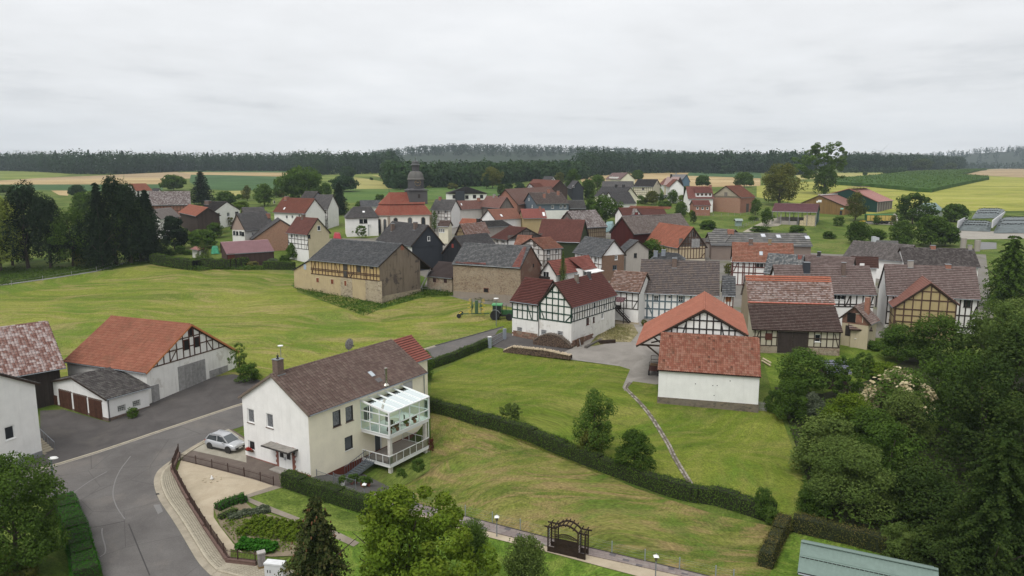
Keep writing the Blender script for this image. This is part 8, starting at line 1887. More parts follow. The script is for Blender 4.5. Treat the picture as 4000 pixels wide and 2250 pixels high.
for r in[('fir_tree','tall dark fir beside the white two storey house',625,590,140,370,'fir','need'),('broadleaf_tree','green tree left of the tall fir',260,410,195,320,'round','dark'),('broadleaf_tree','low trees right of the tall fir',930,595,410,270,'round','dark'),('lime_tree','large spreading lime tree behind the timbered houses',1930,560,70,590,'round','mid'),('broadleaf_tree','bright tree on the right flank of the lime tree',2220,480,290,170,'round','mid'),('broadleaf_tree','tree left of the lime tree behind the red brown roof',1425,610,305,280,'round','mid'),('small_tree','slim tree in the pasture behind the white house',1205,545,325,130,'tall','olive'),('broadleaf_tree','small dark tree between two village trees',1580,500,345,110,'round','dark'),('shrub','green scrub in front of the beet field',1120,520,450,130,'shrub','mid'),('shrub','light scrub below the pasture strip',1130,640,540,230,'shrub','fresh'),('shrub','scrub below the lime tree',1640,490,380,150,'shrub','olive'),('broadleaf_tree','broad garden tree left of the mauve shed',640,1150,900,400,'round','mid'),('broadleaf_tree','garden tree in front of the white two storey house',790,1020,810,240,'round','mid'),('small_tree','thin tree beside the white two storey house',610,870,755,150,'open','olive'),('small_tree','bare branched tree at the right corner of the white house',985,870,745,130,'open','olive'),('blue_spruce','blue green spruce beside the tarpaulin heap',640,1290,1040,230,'spruce','blue'),('bush','rounded bush behind the long garden hedge',345,1225,1110,150,'shrub','dark'),('bush','bush between the small shed and the hedge',440,1235,1165,110,'shrub','mid'),('bush','wide dark bush in front of the mauve shed',1190,1320,1135,340,'shrub','dark'),('small_tree','rounded light green tree in front of the beige gabled house',1820,1290,1070,270,'dome','mid'),('shrub','green bush under the rounded light green tree',1690,1330,1230,150,'shrub','mid'),('shrub','low green bush left of the stone barn',1720,1390,1310,180,'shrub','mid'),('shrub','tan dry weeds at the end of the garden hedge',1270,1400,1310,200,'shrub','weed'),('elder_bush','bush with creamy flower heads behind the short hedge',1530,1370,1270,170,'shrub','silver'),]:T(r[0],r[1],B2,*r[2:])
for r in[('spruce_tree','dark spruce left of the church',580,850,425,340,'spruce','need'),('small_tree','small tree on the church green',868,1158,980,170,'open','mid'),('bush','dark bush at the church corner',945,1120,1055,80,'shrub','dark'),('bush','bush showing above the slate clad house ridge',1345,985,885,180,'shrub','fresh'),('broadleaf_tree','columnar tree at the right church wall',1805,1070,775,110,'tall','mid'),('bush','hedge bush behind the church roof',1100,665,580,150,'shrub','dark'),('bush','light bush left of the church behind the hipped roof',840,745,670,130,'shrub','mid'),('broadleaf_tree','dark field tree left of the pale barley',640,555,340,400,'round','far'),('broadleaf_tree','field tree right behind the dark one',680,395,220,230,'round','far'),('broadleaf_tree','pale forest edge tree left of the field trees',330,345,135,210,'round','far'),('bush','single bush in the middle of the barley',990,408,362,58,'shrub','far'),('broadleaf_tree','dense tree clump left of the church tower',1370,535,285,290,'dome','far'),('bush','olive bush at the forest edge right of the tower',2035,522,428,160,'shrub','olive'),('broadleaf_tree','light green tree left of the spruce by the church',420,600,430,130,'round','mid'),]:T(r[0],r[1],B3,*r[2:])
for r in[('conical_tree','dark conical tree behind the white bungalow',790,480,290,170,'tall','deep'),('broadleaf_tree','light green tree right of the conical tree',945,540,365,155,'round','mid'),('tall_tree','tall pale tree in front of the forest',665,365,25,350,'round','olive'),('broadleaf_tree','grey green tree left under the tall pale tree',575,370,125,160,'tall','far'),('broadleaf_tree','round tree at the forest foot',1120,255,130,195,'round','far'),('conifer','distant conifer above the half hipped roof',1400,250,92,135,'spruce','far'),('lime_tree','big dark lime tree beside the lane',1855,450,50,270,'round','dark'),('lime_tree','yellowish tree left of the big dark lime',1665,300,105,170,'round','olive'),('broadleaf_tree','tree right of the lane',2110,525,215,220,'round','dark'),('broadleaf_tree','lighter tree right of the lane behind',2225,430,150,200,'round','mid'),('bush','bush at the bend of the lane',2130,540,440,150,'shrub','mid'),('hedgerow_bush','hedgerow bush behind the white bungalow, left',900,370,280,160,'shrub','far'),('hedgerow_bush','hedgerow bush before the lilac house',1070,375,255,190,'shrub','far'),('bush','round bush at the corner of the ivy barn',1790,1345,1145,220,'round','mid'),('bush','bush in front of the long white house',560,850,755,190,'shrub','olive'),('bush','light bush below the white barn wall',100,860,770,120,'shrub','fresh'),('bush','small conifer before the long white house',320,860,795,90,'shrub','dark'),]:T(r[0],r[1],B4,*r[2:])
for r in[('broadleaf_tree','big dark tree in the middle of the village',440,890,440,520,'round','dark'),('broadleaf_tree','dark tree filling the yard left of the dark red barn',230,800,510,280,'round','dark'),('broadleaf_tree','dark round tree by the hilltop house',920,250,85,210,'round','dark'),('broadleaf_tree','tree behind the red dormer house',1880,345,160,270,'round','dark'),('shrub','garden shrubs below the hill timbered house, left',980,600,440,200,'shrub','mid'),('shrub','garden shrubs below the hill timbered house, middle',1130,610,390,240,'round','olive'),('shrub','garden shrub beside the narrow white house',1260,560,430,130,'round','dark'),('shrub','bushes in front of the sand coloured house',1440,590,370,180,'round','mid'),('shrub','dark shrubs beside the blue boarded gable',1640,480,320,230,'round','dark'),('shrub','yellow green tree right of the garden bushes',1580,640,450,180,'round','fresh'),('shrub','leafy tree behind the dark red barn',1560,790,560,230,'round','mid'),('shrub','bushes behind the dormer timbered house',1320,640,540,260,'shrub','mid'),('shrub','bush behind the orange top courses',740,680,610,140,'shrub','mid'),('shrub','bright bush at the paddock corner',1740,760,680,130,'shrub','fresh'),('columnar_tree','dark columnar bush at the paddock corner',1745,890,690,120,'tall','deep'),('bush','round dark bush in the paddock',1965,975,835,270,'shrub','dark'),('broadleaf_tree','tree above the black roofed house',320,300,155,240,'round','mid'),('broadleaf_tree','dark tree left on the rise',170,420,215,230,'round','dark'),('bush','bushes at the roadside below the rise',200,520,420,170,'shrub','mid'),]:T(r[0],r[1],B5,*r[2:])
T('broadleaf_tree','full green tree between slate annex and orange hay barn',C3,1130,720,285,400,'round','mid')
T('bush','small bush beside the grey timbered house',C3,925,720,580,130,'shrub','mid');T('bush','brown round bush at the corner of the grey timbered house',C3,1040,1425,1330,100,'shrub','olive')
T('garden_spruce','slim grey green spruce in front of the red roofed house',C1,1985,1010,335,225,'spruce','blue')
T('climbing_shrub','yellowish climber on the corner of the red timbered house',C4,480,850,680,150,'open','olive',cat='bush')
for r in[('broadleaf_tree','dark tree right of the brick barn roof',880,660,445,310,'round','dark'),('chestnut_tree','massive brown green chestnut tree on the right',1345,900,275,550,'round','olive'),('small_tree','small tree right of the brick barn',1030,1035,785,160,'round','dark'),('small_tree','round headed tree beside the farm track',1180,1175,915,175,'round','dark'),('bush','bush behind the fibre cement shed, left',1110,1250,1170,310,'shrub','mid'),('bush','bush behind the fibre cement shed, middle',1590,1270,1155,240,'shrub','mid'),('bush','bush at the right end of the fibre cement shed',2020,1345,1240,190,'shrub','dark'),('birch_tree','drooping birch in front of the cowshed',2370,1110,680,260,'tall','olive'),('bush','dark bush right of the pole barn',2150,1175,1025,160,'shrub','dark'),('fruit_tree','spreading dark fruit tree in the right pasture',2395,1420,1095,340,'round','dark'),('bush','bush in the cottage garden right of the paddock',400,1215,1090,220,'shrub','dark'),('bush','hedge bush behind the vegetable garden',1010,1100,1040,150,'shrub','mid'),('bush','small bush on the wheat field edge',380,478,420,75,'shrub','far'),('bush','pale tree at the forest edge by the wheat',620,478,350,130,'round','far'),]:T(r[0],r[1],B6,*r[2:])
POP=T('poplar_tree','tall airy poplar with two dark nests',B6,1965,750,25,640,'open','mid',hc=.22)
T('poplar_skirt','dense lower growth at the foot of the tall poplar',B6,1950,760,350,330,'tall','dark')
b=at(B6(1965,750))
for p,lab in((B6(2025,182),'upper dark nest ball in the tall poplar'),(B6(2000,215),'lower dark nest ball in the tall poplar')):
 q=at_y(p,b.y-2);o=link('mistletoe_ball',leaf_mesh('mistletoe_ball',np.random.default_rng(1).normal(size=(260,3))*.45,np.random.default_rng(2).normal(size=(260,3)),.35,LEAF['deep']));o.location=q;tag(o,lab,'nest')
for r in[('broadleaf_tree','tall ragged dark tree right of the loader wagon',1170,1020,605,450,'loose','dark'),('bush','rounded bushes right of the teal roofed hut',1700,985,750,310,'round','dark'),('broadleaf_tree','left dark tree of the group behind the brown long roof',1030,1290,950,320,'round','dark'),('broadleaf_tree','middle tree of the group behind the brown long roof',1400,1300,880,440,'round','dark'),('broadleaf_tree','right tree of the group by the silage yard',1580,1290,990,340,'round','dark'),('bush','paler bush in front of the tree group',1040,1300,1140,240,'shrub','mid'),('bush','dark bush beside the spreading fruit tree',710,1240,1070,240,'round','dark'),('bush','small tree in front of the loader wagon',720,1025,900,100,'round','dark'),('bush','thin bush right of the loader wagon',930,1040,890,90,'tall','olive'),('broadleaf_tree','lone dark tree on the maize skyline',1285,345,185,255,'round','deep'),('broadleaf_tree','small round tree on the maize skyline',1650,335,238,155,'round','deep'),('bush','left bush in the maize',835,390,325,80,'round','far'),('bush','right bush in the maize',925,390,320,100,'round','far'),('bush','tiny tree at the maize edge',575,405,358,60,'round','far'),]:T(r[0],r[1],B7,*r[2:])
h=IVY;a,b=h.fr('E');rg=np.random.default_rng(3);Q=rg.uniform(0,1,(2600,2));qs=a+(b-a)*Q[:,0];zz=Q[:,1]*np.array([h.wtop(q)for q in qs]);P=np.array([h.fp('E',q,z,.12+.12*rg.uniform())for q,z in zip(qs,zz)]);n=h.fn('E')
link('ivy',leaf_mesh('ivy',P,np.tile(np.array(n),(len(P),1))+rg.normal(size=(len(P),3))*.5,.42,LEAF['mid']),h.root,kind='stuff')
def fline(px,d=0):return[Vector((at(p).x,at(p).y+d))for p in px]
def far_forest(name,px,depth,n,h0,h1,leaf,label,**k):
 fr=[at(p)for p in px];fr=[Vector((p.x,p.y))for p in fr]
 poly=fr+[Vector((p.x*(1+depth/p.y),p.y+depth))for p in fr[::-1]]
 return forest(name,poly,n,h0,h1,leaf,front=fr,label=label,**k)
far_forest('forest',[B1(-500,245),B1(0,258),B1(350,266),B1(700,288),B1(1060,294),B1(1690,264),B2(310,162),B2(1000,160),B2(1730,160),B3(400,338),B3(560,338),B3(1215,316),B3(1300,350)],150,800,19,25,'far2','dark forest along the skyline behind the left fields',seed=2)
far_forest('forest',[B3(1225,340),B3(1240,470),B3(1280,522),B3(1700,506),B3(2100,498),B4(470,335),B4(860,300),B4(1150,255),B4(1500,262),B4(1960,230),B5(60,196)],170,520,10,15,'far','nearer forest behind the church and bungalow',seed=3,conif=.05)
far_forest('forest',[B5(40,198),B5(700,148),B5(1690,130),B5(2288,150),B6(400,462),B6(1100,460),B6(1570,494),B6(1790,486)],170,560,20,25,'far2','dark forest wall behind the wheat fields',seed=4,conif=.12)
far_forest('forest',[B7(280,360),B7(700,362),B7(1100,345),B7(1500,330),B7(1800,325)],200,420,19,24,'far2','distant wood behind the maize skyline',seed=5)
far_forest('forest',[B7(1800,318),B7(2150,318),B7(2576,282),B7(2900,270)],120,220,20,25,'far2','dark wood at the right end of the skyline',seed=6,conif=.15)
forest('forest',[(-700,1700),(1250,1700),(1250,2150),(-700,2150)],2400,16,20,'far2',3.4,34,7,zfun=hill_z,label='forest on the hills of the skyline',conif=.12)
forest('forest',[(1050,2250),(2900,2250),(2900,2800),(1050,2800)],900,17,22,'far2',4.0,40,8,zfun=hill_z,label='hazy forest on the far right hills')
forest('scrub',[Vector((p.x,p.y))for p in[at(q)for q in(B7(250,375),B7(1100,365),B7(1100,340),B7(250,360))]],90,4,7,'far',1.6,40,9,label='low scrub before the distant wood')
scatter('maize_leaves',[at(p,2.2)for p in _corn],9000,.9,1.1,'mid','leaf tips over the maize field',up=.4).location.z=1.9
scatter('bank_weeds',bank,5200,.55,.3,'hedge','long grass on the bank below the stone barn',seed=8)
scatter('verge_weeds',[at(p)for p in(C1(-10,1000),C1(0,880),C1(250,915),C1(450,935),C1(1150,1050),C1(1120,1090),C1(800,1060),C1(500,1000))],2600,.5,.3,'hedge','nettles along the stone barn foot',seed=9)
scatter('long_grass',[at(p)for p in(B1(-300,1230),B1(0,1180),B1(900,1170),B1(1420,1100),B1(1720,1130),B1(1690,1160),B1(1400,1130),B1(900,1210),B1(0,1345),B1(-300,1400))],6000,.7,.4,'dark','long grass under the conifers',seed=10)
scatter('hedge_foot_weeds',[at(p)for p in(FF(385,668),FF(500,684),C7(700,790),C7(1380,810),C7(1720,800),C7(1700,770),C7(700,770),FF(440,664))],4200,.9,.35,'mid','weeds along the foot of the garden hedge',seed=11)
scatter('yard_weeds',[at(p)for p in(C2(1560,1000),C2(1840,840),C2(2060,850),C2(2000,1050),C2(1800,1060))],1500,.35,.16,'weed','weeds in the gravel yard',seed=12)
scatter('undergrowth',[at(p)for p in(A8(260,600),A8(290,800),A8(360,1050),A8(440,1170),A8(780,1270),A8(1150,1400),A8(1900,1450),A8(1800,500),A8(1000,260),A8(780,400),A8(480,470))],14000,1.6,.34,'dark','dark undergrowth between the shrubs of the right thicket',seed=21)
# ================================================================ THINGS
IRON=plain('brown_iron',(.05,.028,.022,1),.6);RUBBER=plain('rubber',(.018,.018,.019,1),.85);CHROME=plain('alloy',(.45,.46,.48,1),.35,.7)
def sq(name,pos,rz,label,cat,group=None):return empty(name,pos,rz,label,cat,group)
def ground(p,h=0):q=at(p);return Vector((q.x,q.y,gz(q.x,q.y)+h))
def wheel(par,c,r,w,rim=CHROME,ax=1,rr=.62):
 M=Matrix.Translation(c)@(Matrix.Rotation(math.pi/2,4,'X')if ax else Matrix.Rotation(math.pi/2,4,'Y'))
 m=MB().lathe([(r*rr,-w/2),(r*.93,-w/2),(r,-w*.3),(r,w*.3),(r*.93,w/2),(r*rr,w/2)],(0,0,0),20);t=m.obj('wheel',RUBBER,par,M)
 m=MB().lathe([(.0,-w*.36),(r*rr*.35,-w*.36),(r*rr,-w*.42),(r*rr,w*.42),(r*rr*.35,w*.36),(.0,w*.36)],(0,0,0),16);m.obj('rim',rim,t)
w0,w1=ground((823.8,1753.5)),ground((893,1771));d=w1-w0;rz=math.atan2(d.y,d.x);nn=Vector((math.sin(rz),-math.cos(rz),0))
mid=(w0+w1)/2-nn*.78;wb=2.56
def car(pos,rz,label,paint,cat='car',s=1.0):
 c=sq('parked_car',pos,rz,label,cat);c.scale=(s,s,s)
 st=[(-2.08,.42,.72,.70),(-2.02,.30,.98,.82),(-1.5,.27,1.04,.89),(-.4,.25,1.00,.90),(.7,.25,.98,.90),(1.15,.26,.97,.88),(1.75,.28,.90,.84),(2.05,.33,.74,.72),(2.12,.42,.60,.62)]
 m=MB();R_=[]
 for x,zb,zt,hw in st:
  sec=[(0,zb),(hw*.9,zb),(hw,zb+.16),(hw*1.0,(zb+zt)/2),(hw*.96,zt-.08),(hw*.86,zt),(0,zt+.03)]
  R_.append([Vector((x,-y,z))for y,z in sec]+[Vector((x,y,z))for y,z in sec[-2:0:-1]])
 for a,b in zip(R_,R_[1:]):
  for k in range(len(a)):l=(k+1)%len(a);m.face([a[k],a[l],b[l],b[k]])
 m.face(R_[0]);m.face(R_[-1][::-1]);m.obj('body',paint,c,smooth=True)
 cab=[(-1.95,1.0,.76),(-1.55,1.52,.60),(-.2,1.60,.62),(.35,1.53,.60),(1.15,.97,.74)]
 m=MB();A=[[Vector((x,-h,z)),Vector((x,h,z))]for x,z,h in cab]
 for a,b in zip(A[1:],A[2:4]):m.face([a[0],b[0],b[1],a[1]]);
 m.obj('roof',paint,c,smooth=False)
 g=glass_dark('car_glass',(.02,.024,.026,1),.05)
 for s_ in(-1,1):
  m=MB();m.face([Vector((-1.80,s_*.765,1.03)),Vector((1.0,s_*.765,1.0)),Vector((.33,s_*.615,1.48)),Vector((-.2,s_*.635,1.55)),Vector((-1.45,s_*.625,1.49))]);m.obj('side_window',g,c)
  for p,q in(((-1.95,s_*.76,1.0),(-1.55,s_*.6,1.52)),((1.15,s_*.74,.97),(.35,s_*.6,1.53)),((-1.55,s_*.61,1.52),(.35,s_*.61,1.54)),((-.35,s_*.74,1.0),(-.4,s_*.63,1.58))):bar_obj('pillar',paint,c,p,q,.09,.05,(0,1,0))
  bar_obj('roof_rail',CHROME,c,(-1.4,s_*.6,1.62),(.1,s_*.6,1.66),.05,.05,(0,1,0))
  MB().lathe([(.0,-.11),(.09,-.06),(.09,.06),(.0,.11)],(.72,s_*.98,1.06),8).obj('mirror',paint,c)
  MB().box((2.0,s_*.56,.74),(.16,.34,.15)).obj('headlight',plain('lamp_glass',(.6,.62,.64,1),.15),c);MB().box((-2.02,s_*.66,.86),(.12,.26,.18)).obj('tail_light',plain('tail_red',(.3,.015,.015,1),.3),c)
  fbox('sill_trim',FRAME_DK,c,(0,s_*.885,.30),(2.3,.05,.16))
  for x in(-1.28,1.28):
   wheel(c,(x,s_*.80,.34),.34,.22)
   MB().lathe([(.35,-.02),(.42,-.02),(.42,.02),(.35,.02)],(0,0,0),20).obj('wheel_arch',FRAME_DK,c,Matrix.Translation((x,s_*.895,.36))@Matrix.Rotation(math.pi/2,4,'X'))
 m=MB();m.face([A[3][0]+Vector((.01,.03,0)),A[4][0]+Vector((.01,.03,.02)),A[4][1]+Vector((.01,-.03,.02)),A[3][1]+Vector((.01,-.03,0))]);m.obj('windscreen',glass_dark('screen_glass',(.12,.16,.155,1),.05),c)
 m=MB();m.face([A[1][0],A[1][1],A[0][1],A[0][0]]);m.obj('rear_window',g,c);MB().box((2.08,0,.5),(.12,1.2,.2)).obj('grille',FRAME_DK,c);fbox('number_plate',WHITE_P,c,(2.15,0,.5),(.02,.5,.11))
 return c
car(mid,rz,'silver compact car parked beside the white house',plain('silver_paint',(.50,.51,.53,1),.3,.35,var=.03))
p=ground(B4(1888,508));car(p,-1.2,'small white car on the lane far behind the village',WHITE_P)
p=ground(B5(1350,515));car(p,.4,'tiny grey car beside the narrow white house',plain('grey_paint',(.3,.32,.34,1),.35))
def lamp(name,label,base,top,r=.05,kind=0,cat='street lamp',group='street lamps'):
 b=at(base);z=z_at(b.x,b.y,top[1])-hz(b.y);o=sq(name,(b.x,b.y,hz(b.y)),0,label,cat,group)
 MB().tube([(0,0,-.2),(0,0,z-.12)],[r*1.3,r],8).obj('pole',plain('lamp_pole',(.16,.18,.2,1),.6),o)
 if kind==0:MB().lathe([(.0,-.07),(.2,-.06),(.33,.02),(.24,.12),(.0,.17)],(0,0,0),14).obj('lamp_head',plain('lamp_shell',(.62,.62,.6,1),.35),o,Matrix.Translation((.22,0,z-.1))@Matrix.Diagonal((1.25,.8,1,1)))
 elif kind==1:MB().lathe([(.0,-.05),(.42,-.04),(.42,.05),(.0,.1)],(0,0,z-.05),16).obj('lamp_head',WHITE_P,o)
 else:
  MB().lathe([(.09,-.34),(.13,-.02),(.0,.0)],(0,0,z-.1),6).obj('lantern',plain('lantern_brass',(.12,.10,.07,1),.5),o);MB().lathe([(.27,-.04),(.05,.10),(.0,.1)],(0,0,z-.08),4,None,.78).obj('lamp_cap',WHITE_P,o);MB().lathe([(.0,-.05),(.04,0),(.0,.08)],(0,0,z+.07),6).obj('cap_ball',GREY_ZINC,o)
 return o
lamp('street_lamp','grey street lamp by the dark tree at the road junction',A2(566,735),A2(560,222),.07)
lamp('street_lamp','street lamp with flat white disc beside the tractor',C6(988,722),C6(995,268),.05,1)
lamp('street_lamp','thin street lamp on the church green',B3(957,1128),B3(955,975),.06,0);lamp('street_lamp','street lamp in front of the red brick annex',B6(365,1025),B6(370,885),.06,0);lamp('street_lamp','white street lamp below the narrow white house',B5(1232,580),B5(1235,485),.06,1)
for a,b,l in((A6(517,532),A6(518,352),'garden lantern left of the pergola beside the slab path'),(A6(1847,880),A6(1850,682),'garden lantern right of the pergola at the photo bottom'),(A4(1352,520),A4(1352,355),'white capped garden lantern in the dark yard')):lamp('garden_lantern',l,a,b,.035,2,'garden lamp','white capped garden lanterns')
WALLM=plain('brown_wall',(.135,.085,.07,1),.85,var=.15)
def fence(name,label,pts,h,post=2.2,pick=.14,mat=IRON,base=0.0,rails=(.15,.8),pw=.018):
 ln=[Vector((p[0],p[1]))for p in pts];c=ln[0];z0=gz(c.x,c.y);o=sq(name,(c.x,c.y,z0),0,label,'fence');P3=lambda q,z:Vector((q.x-c.x,q.y-c.y,gz(q.x,q.y)-z0+base+z));n=0
 for a,b in zip(ln,ln[1:]):
  for r in rails:bar_obj('rail',mat,o,P3(a,h*r),P3(b,h*r),.03,.03,(0,0,1))
 for q in resample(ln,post):fbox('post',mat,o,P3(q,h*.55),(.07,.07,h*1.15))
 if pick:
  for q in resample(ln,pick):
   if n<290:fbox('picket',mat,o,P3(q,h*.52),(pw,pw,h));n+=1
 return o
ww=[Vector((p.x,p.y))for p in wall_w]
gwo=sq('garden_wall',(ww[0].x,ww[0].y,hz(ww[0].y)),0,'low brown kerb wall curving along the pale pavement','wall')
for a,b in zip(ww,ww[1:]):
 zz=hz((a.y+b.y)/2)-hz(ww[0].y);t=(b-a).normalized()*.08;m=MB();m.bar((a.x-ww[0].x-t.x,a.y-ww[0].y-t.y,zz+.14),(b.x-ww[0].x+t.x,b.y-ww[0].y+t.y,zz+.14),.26,.52);m.obj('wall_section',WALLM,gwo);m=MB();m.bar((a.x-ww[0].x-t.x,a.y-ww[0].y-t.y,zz+.425),(b.x-ww[0].x+t.x,b.y-ww[0].y+t.y,zz+.425),.34,.05);m.obj('coping',WALLM,gwo)
fence('iron_fence','brown iron picket fence on the kerb wall',ww,.75,1.7,.125,base=.43)
fence('iron_fence','brown iron picket fence between gravel and paved path',[at(p)for p in(A2(1815,258),A2(2200,350),A2(2575,450),A4(436,382))],.85,2.1,.16)
p=ground(A4(318,1212));o=sq('gate_pillar',p,.5,'grey concrete gate pillar beside the white cabinet','pillar');fbox('shaft',plain('pillar_grey',(.24,.22,.215,1),.9,var=.3),o,(0,0,.62),(.5,.42,1.3));fbox('cap',plain('pillar_cap',(.38,.36,.34,1)),o,(0,0,1.3),(.58,.5,.1));fbox('foot',plain('mossy_foot',(.17,.11,.035,1)),o,(0,0,.08),(.54,.46,.36))
p=ground(A4(458,1322));o=sq('utility_cabinet',p,-.18,'white grey utility cabinet at the bottom of the photo','utility cabinet');m=plain('cabinet_grey',(.56,.57,.58,1),.5,var=.03)
fbox('body',m,o,(0,0,.62),(1.42,.55,1.3));fbox('lid',plain('cabinet_lid',(.66,.67,.68,1),.5),o,(0,0,1.31),(1.48,.62,.12));fbox('plinth',GREY_ZINC,o,(0,0,.0),(1.36,.5,.12))
for x in(-.46,-.26):fbox('handle',FRAME_DK,o,(x,-.29,.75),(.05,.04,.2))
p=ground(A2(2133,452),.05);o=sq('bird_figure',p,.4,'small white bird figure on the tan gravel','garden figure');MB().lathe([(.0,0),(.12,.03),(.15,.14),(.09,.24),(.07,.3),(.08,.36),(.0,.42)],(0,0,0),12).obj('body',WHITE_P,o,smooth=True);MB().lathe([(.0,-.02),(.03,0),(.0,.1)],(0,0,0),6).obj('beak',plain('beak',(.4,.2,.05,1)),o,Matrix.Translation((.07,0,.36))@Matrix.Rotation(1.5,4,'Y'))
for k in range(9):a=k*.7;q=p+Vector((math.cos(a)*.85,math.sin(a)*.6,0));s=MB().lathe([(.0,-.02),(.10,.0),(.08,.07),(.0,.1)],(0,0,0),6).obj('stone',plain('pale_stone',(.42,.36,.26,1)));s.location=q;tag(s,'pale stone in the ring around the white bird','stone','stones round the white bird')
def vegs(name,label,cat,grp,pts,w,h,leaf,kind='shrub',n=300,ls=.2):
 me=crown_mesh(kind,n,ls,LEAF[leaf],2)
 for k,q in enumerate(pts):
  s=random.uniform(.8,1.2);o=link(name,me);o.matrix_world=Matrix.Translation((q[0],q[1],gz(q[0],q[1])+.05))@Matrix.Rotation(k*1.7,4,'Z')@Matrix.Diagonal((w*s,w*s,h*s,1));tag(o,label,cat,grp)
def grid(a,b,n,off,rows):
 a,b=at(a),at(b);a,b=Vector((a.x,a.y)),Vector((b.x,b.y));t=(b-a).normalized();s=Vector((-t.y,t.x));return[a+(b-a)*((i+.5)/n)+s*(off*r+random.uniform(-.1,.1))for r in range(rows)for i in range(n)]
vegs('potato_plant','bushy green potato plant in the vegetable bed','plant','potato plants in the vegetable bed',grid(A4(60,860),A4(820,960),10,.55,5),.75,.55,'fresh',n=420,ls=.17)
vegs('cabbage_plant','blue green cabbage plant in a row of the vegetable bed','plant','cabbage row in the vegetable bed',grid(A4(-20,730),A4(400,640),9,.5,2),.62,.4,'silver',n=200,ls=.3)
vegs('courgette_plant','large leaved courgette plant near the pillar','plant','courgette plants in the vegetable bed',grid(A4(60,1010),A4(420,1060),6,.6,2),.9,.55,'hedgeg',n=220,ls=.28)
vegs('lettuce','small yellow green lettuce by the garden path','plant','lettuces in the vegetable bed',grid(A4(80,690),A4(280,620),5,.4,1),.4,.28,'fresh',n=150,ls=.3)
hedge('low_flower_hedge','low green flower hedge at the back of the vegetable bed',[A2(2190,760),A2(2330,690),A2(2500,650),A4(90,560)],.9,.6,'hedgeg',120,.12);hedge('low_bean_row','second low green row in the vegetable bed',[A2(2210,850),A2(2420,760),A4(40,660)],.7,.45,'mid',120,.12)
scatter('bed_foliage',[at(p)for p in(A2(2240,930),A4(-20,690),A4(400,700),A4(700,790),A4(850,1000),A4(300,1090),A2(2420,1130))],2600,.3,.2,'fresh','leafy ground cover of the vegetable bed')
for a,b,l in((A4(870,320),A4(1085,400),'steel railing along the basement steps by the white house'),(A4(1040,345),A4(1262,412),'second steel railing nearer the potted plants')):fence('steel_railing',l,[at(a),at(b)],.95,3,.16,GREY_ZINC,0,(.05,1.0),.02)
for k,(x,y)in enumerate(((1130,375),(1215,330),(1255,300),(1330,330),(1385,300))):
 o=sq('potted_plant',ground(A4(x,y)),k,('white planter with greenery in the dark yard','tall leafy pot under the steel stairs','leafy terracotta pot beside the stairs','terracotta pot of grassy leaves in the yard','last terracotta pot beneath the terrace')[k],'plant','pots in the sunken yard');MB().lathe([(.16,0),(.24,.4),(.2,.4)],(0,0,0),12).obj('pot',WHITE_P if k==0 else plain('terracotta',(.28,.10,.06,1)),o);link('foliage',crown_mesh('shrub',500,.16,LEAF['mid'],2),o,Matrix.Translation((0,0,.3))@Matrix.Diagonal((1.0,1.0,.8,1)))
T('shrub','shrubs at the far foot of the terrace',A4,1890,235,95,170,'shrub','mid');T('shrub','leafy plants under the terrace corner',A4,1720,300,185,130,'shrub','mid')
o=fence('wire_fence','thin wire fence with grey posts along the big lawn',[at(p)for p in(A6(-180,255),A6(103,325),A6(363,390),A6(640,463),A6(930,540),A6(1555,692),A6(1895,778),A6(2252,862),A6(2500,920))],.95,2.6,0,plain('fence_grey',(.22,.25,.25,1),.6),0,(.1,.35,.6,.85,1.0))
for c in o.children:
 if c.name.startswith('rail'):c.scale=(c.scale.x,.006,.006)
o=sq('blue_post',ground(A6(32,560)),0,'slim turquoise post beside the walnut tree','post');MB().tube([(0,0,-.1),(0,0,1.55)],.05,8).obj('shaft',plain('turquoise',(.05,.26,.30,1),.5),o);MB().lathe([(.06,0),(.06,.06),(.0,.09)],(0,0,1.54),8).obj('cap',plain('post_cap',(.3,.4,.4,1)),o)
a,b=at(A6(945,655)),at(A6(1255,728));d=b-a;Lp=d.length;PW=timber('pergola_wood',(.030,.019,.014,1));o=sq('garden_pergola',a,math.atan2(d.y,d.x),'dark brown wooden rose arch with lattice and closed board panel','pergola');bw=.09;D=.75;x1,x2=Lp*.19,Lp*.81
for x in(0,x1,x2,Lp):
 for y in(0,D):fbox('post',PW,o,(x,y,1.0),(bw,bw,2.05))
for y in(0,D):
 for p,q in((-.3,x1+.1),(x2-.1,Lp+.3)):bar_obj('beam',PW,o,(p,y,2.08),(q,y,2.08),.1,.07,(0,1,0))
 pts=[(x1+(x2-x1)*t,y,2.08+.42*math.sin(math.pi*t))for t in[k/10 for k in range(11)]]
 for p,q in zip(pts,pts[1:]):bar_obj('arch_beam',PW,o,p,q,.12,.08,(0,1,0))
for k in range(5):t=(k+1)/6;bar_obj('cross_bar',PW,o,(x1+(x2-x1)*t,-.3,2.12+.42*math.sin(math.pi*t)),(x1+(x2-x1)*t,D+.3,2.12+.42*math.sin(math.pi*t)),.06,.08,(0,0,1))
for x in(.05,x1-.1,x2+.1,Lp-.05):bar_obj('cross_bar',PW,o,(x,-.3,2.16),(x,D+.3,2.16),.06,.08,(0,0,1))
for k in range(10):fbox('plank',PW,o,((x1+x2)/2,0,.10+k*.125),(x2-x1,.03,.118))
for k in range(13):
 t=(k+.5)/13;zt=1.38+.32*math.sin(math.pi*t);x=x1+(x2-x1)*t
 for s in(-1,1):bar_obj('lattice_slat',PW,o,(x,0,1.38),(min(x2,max(x1,x+s*.3)),0,zt),.03,.025,(0,1,0))
pts=[(x1+(x2-x1)*k/8,0,1.38+.34*math.sin(math.pi*k/8))for k in range(9)]
for p,q in zip(pts,pts[1:]):bar_obj('panel_arch',PW,o,p,q,.07,.05,(0,1,0))
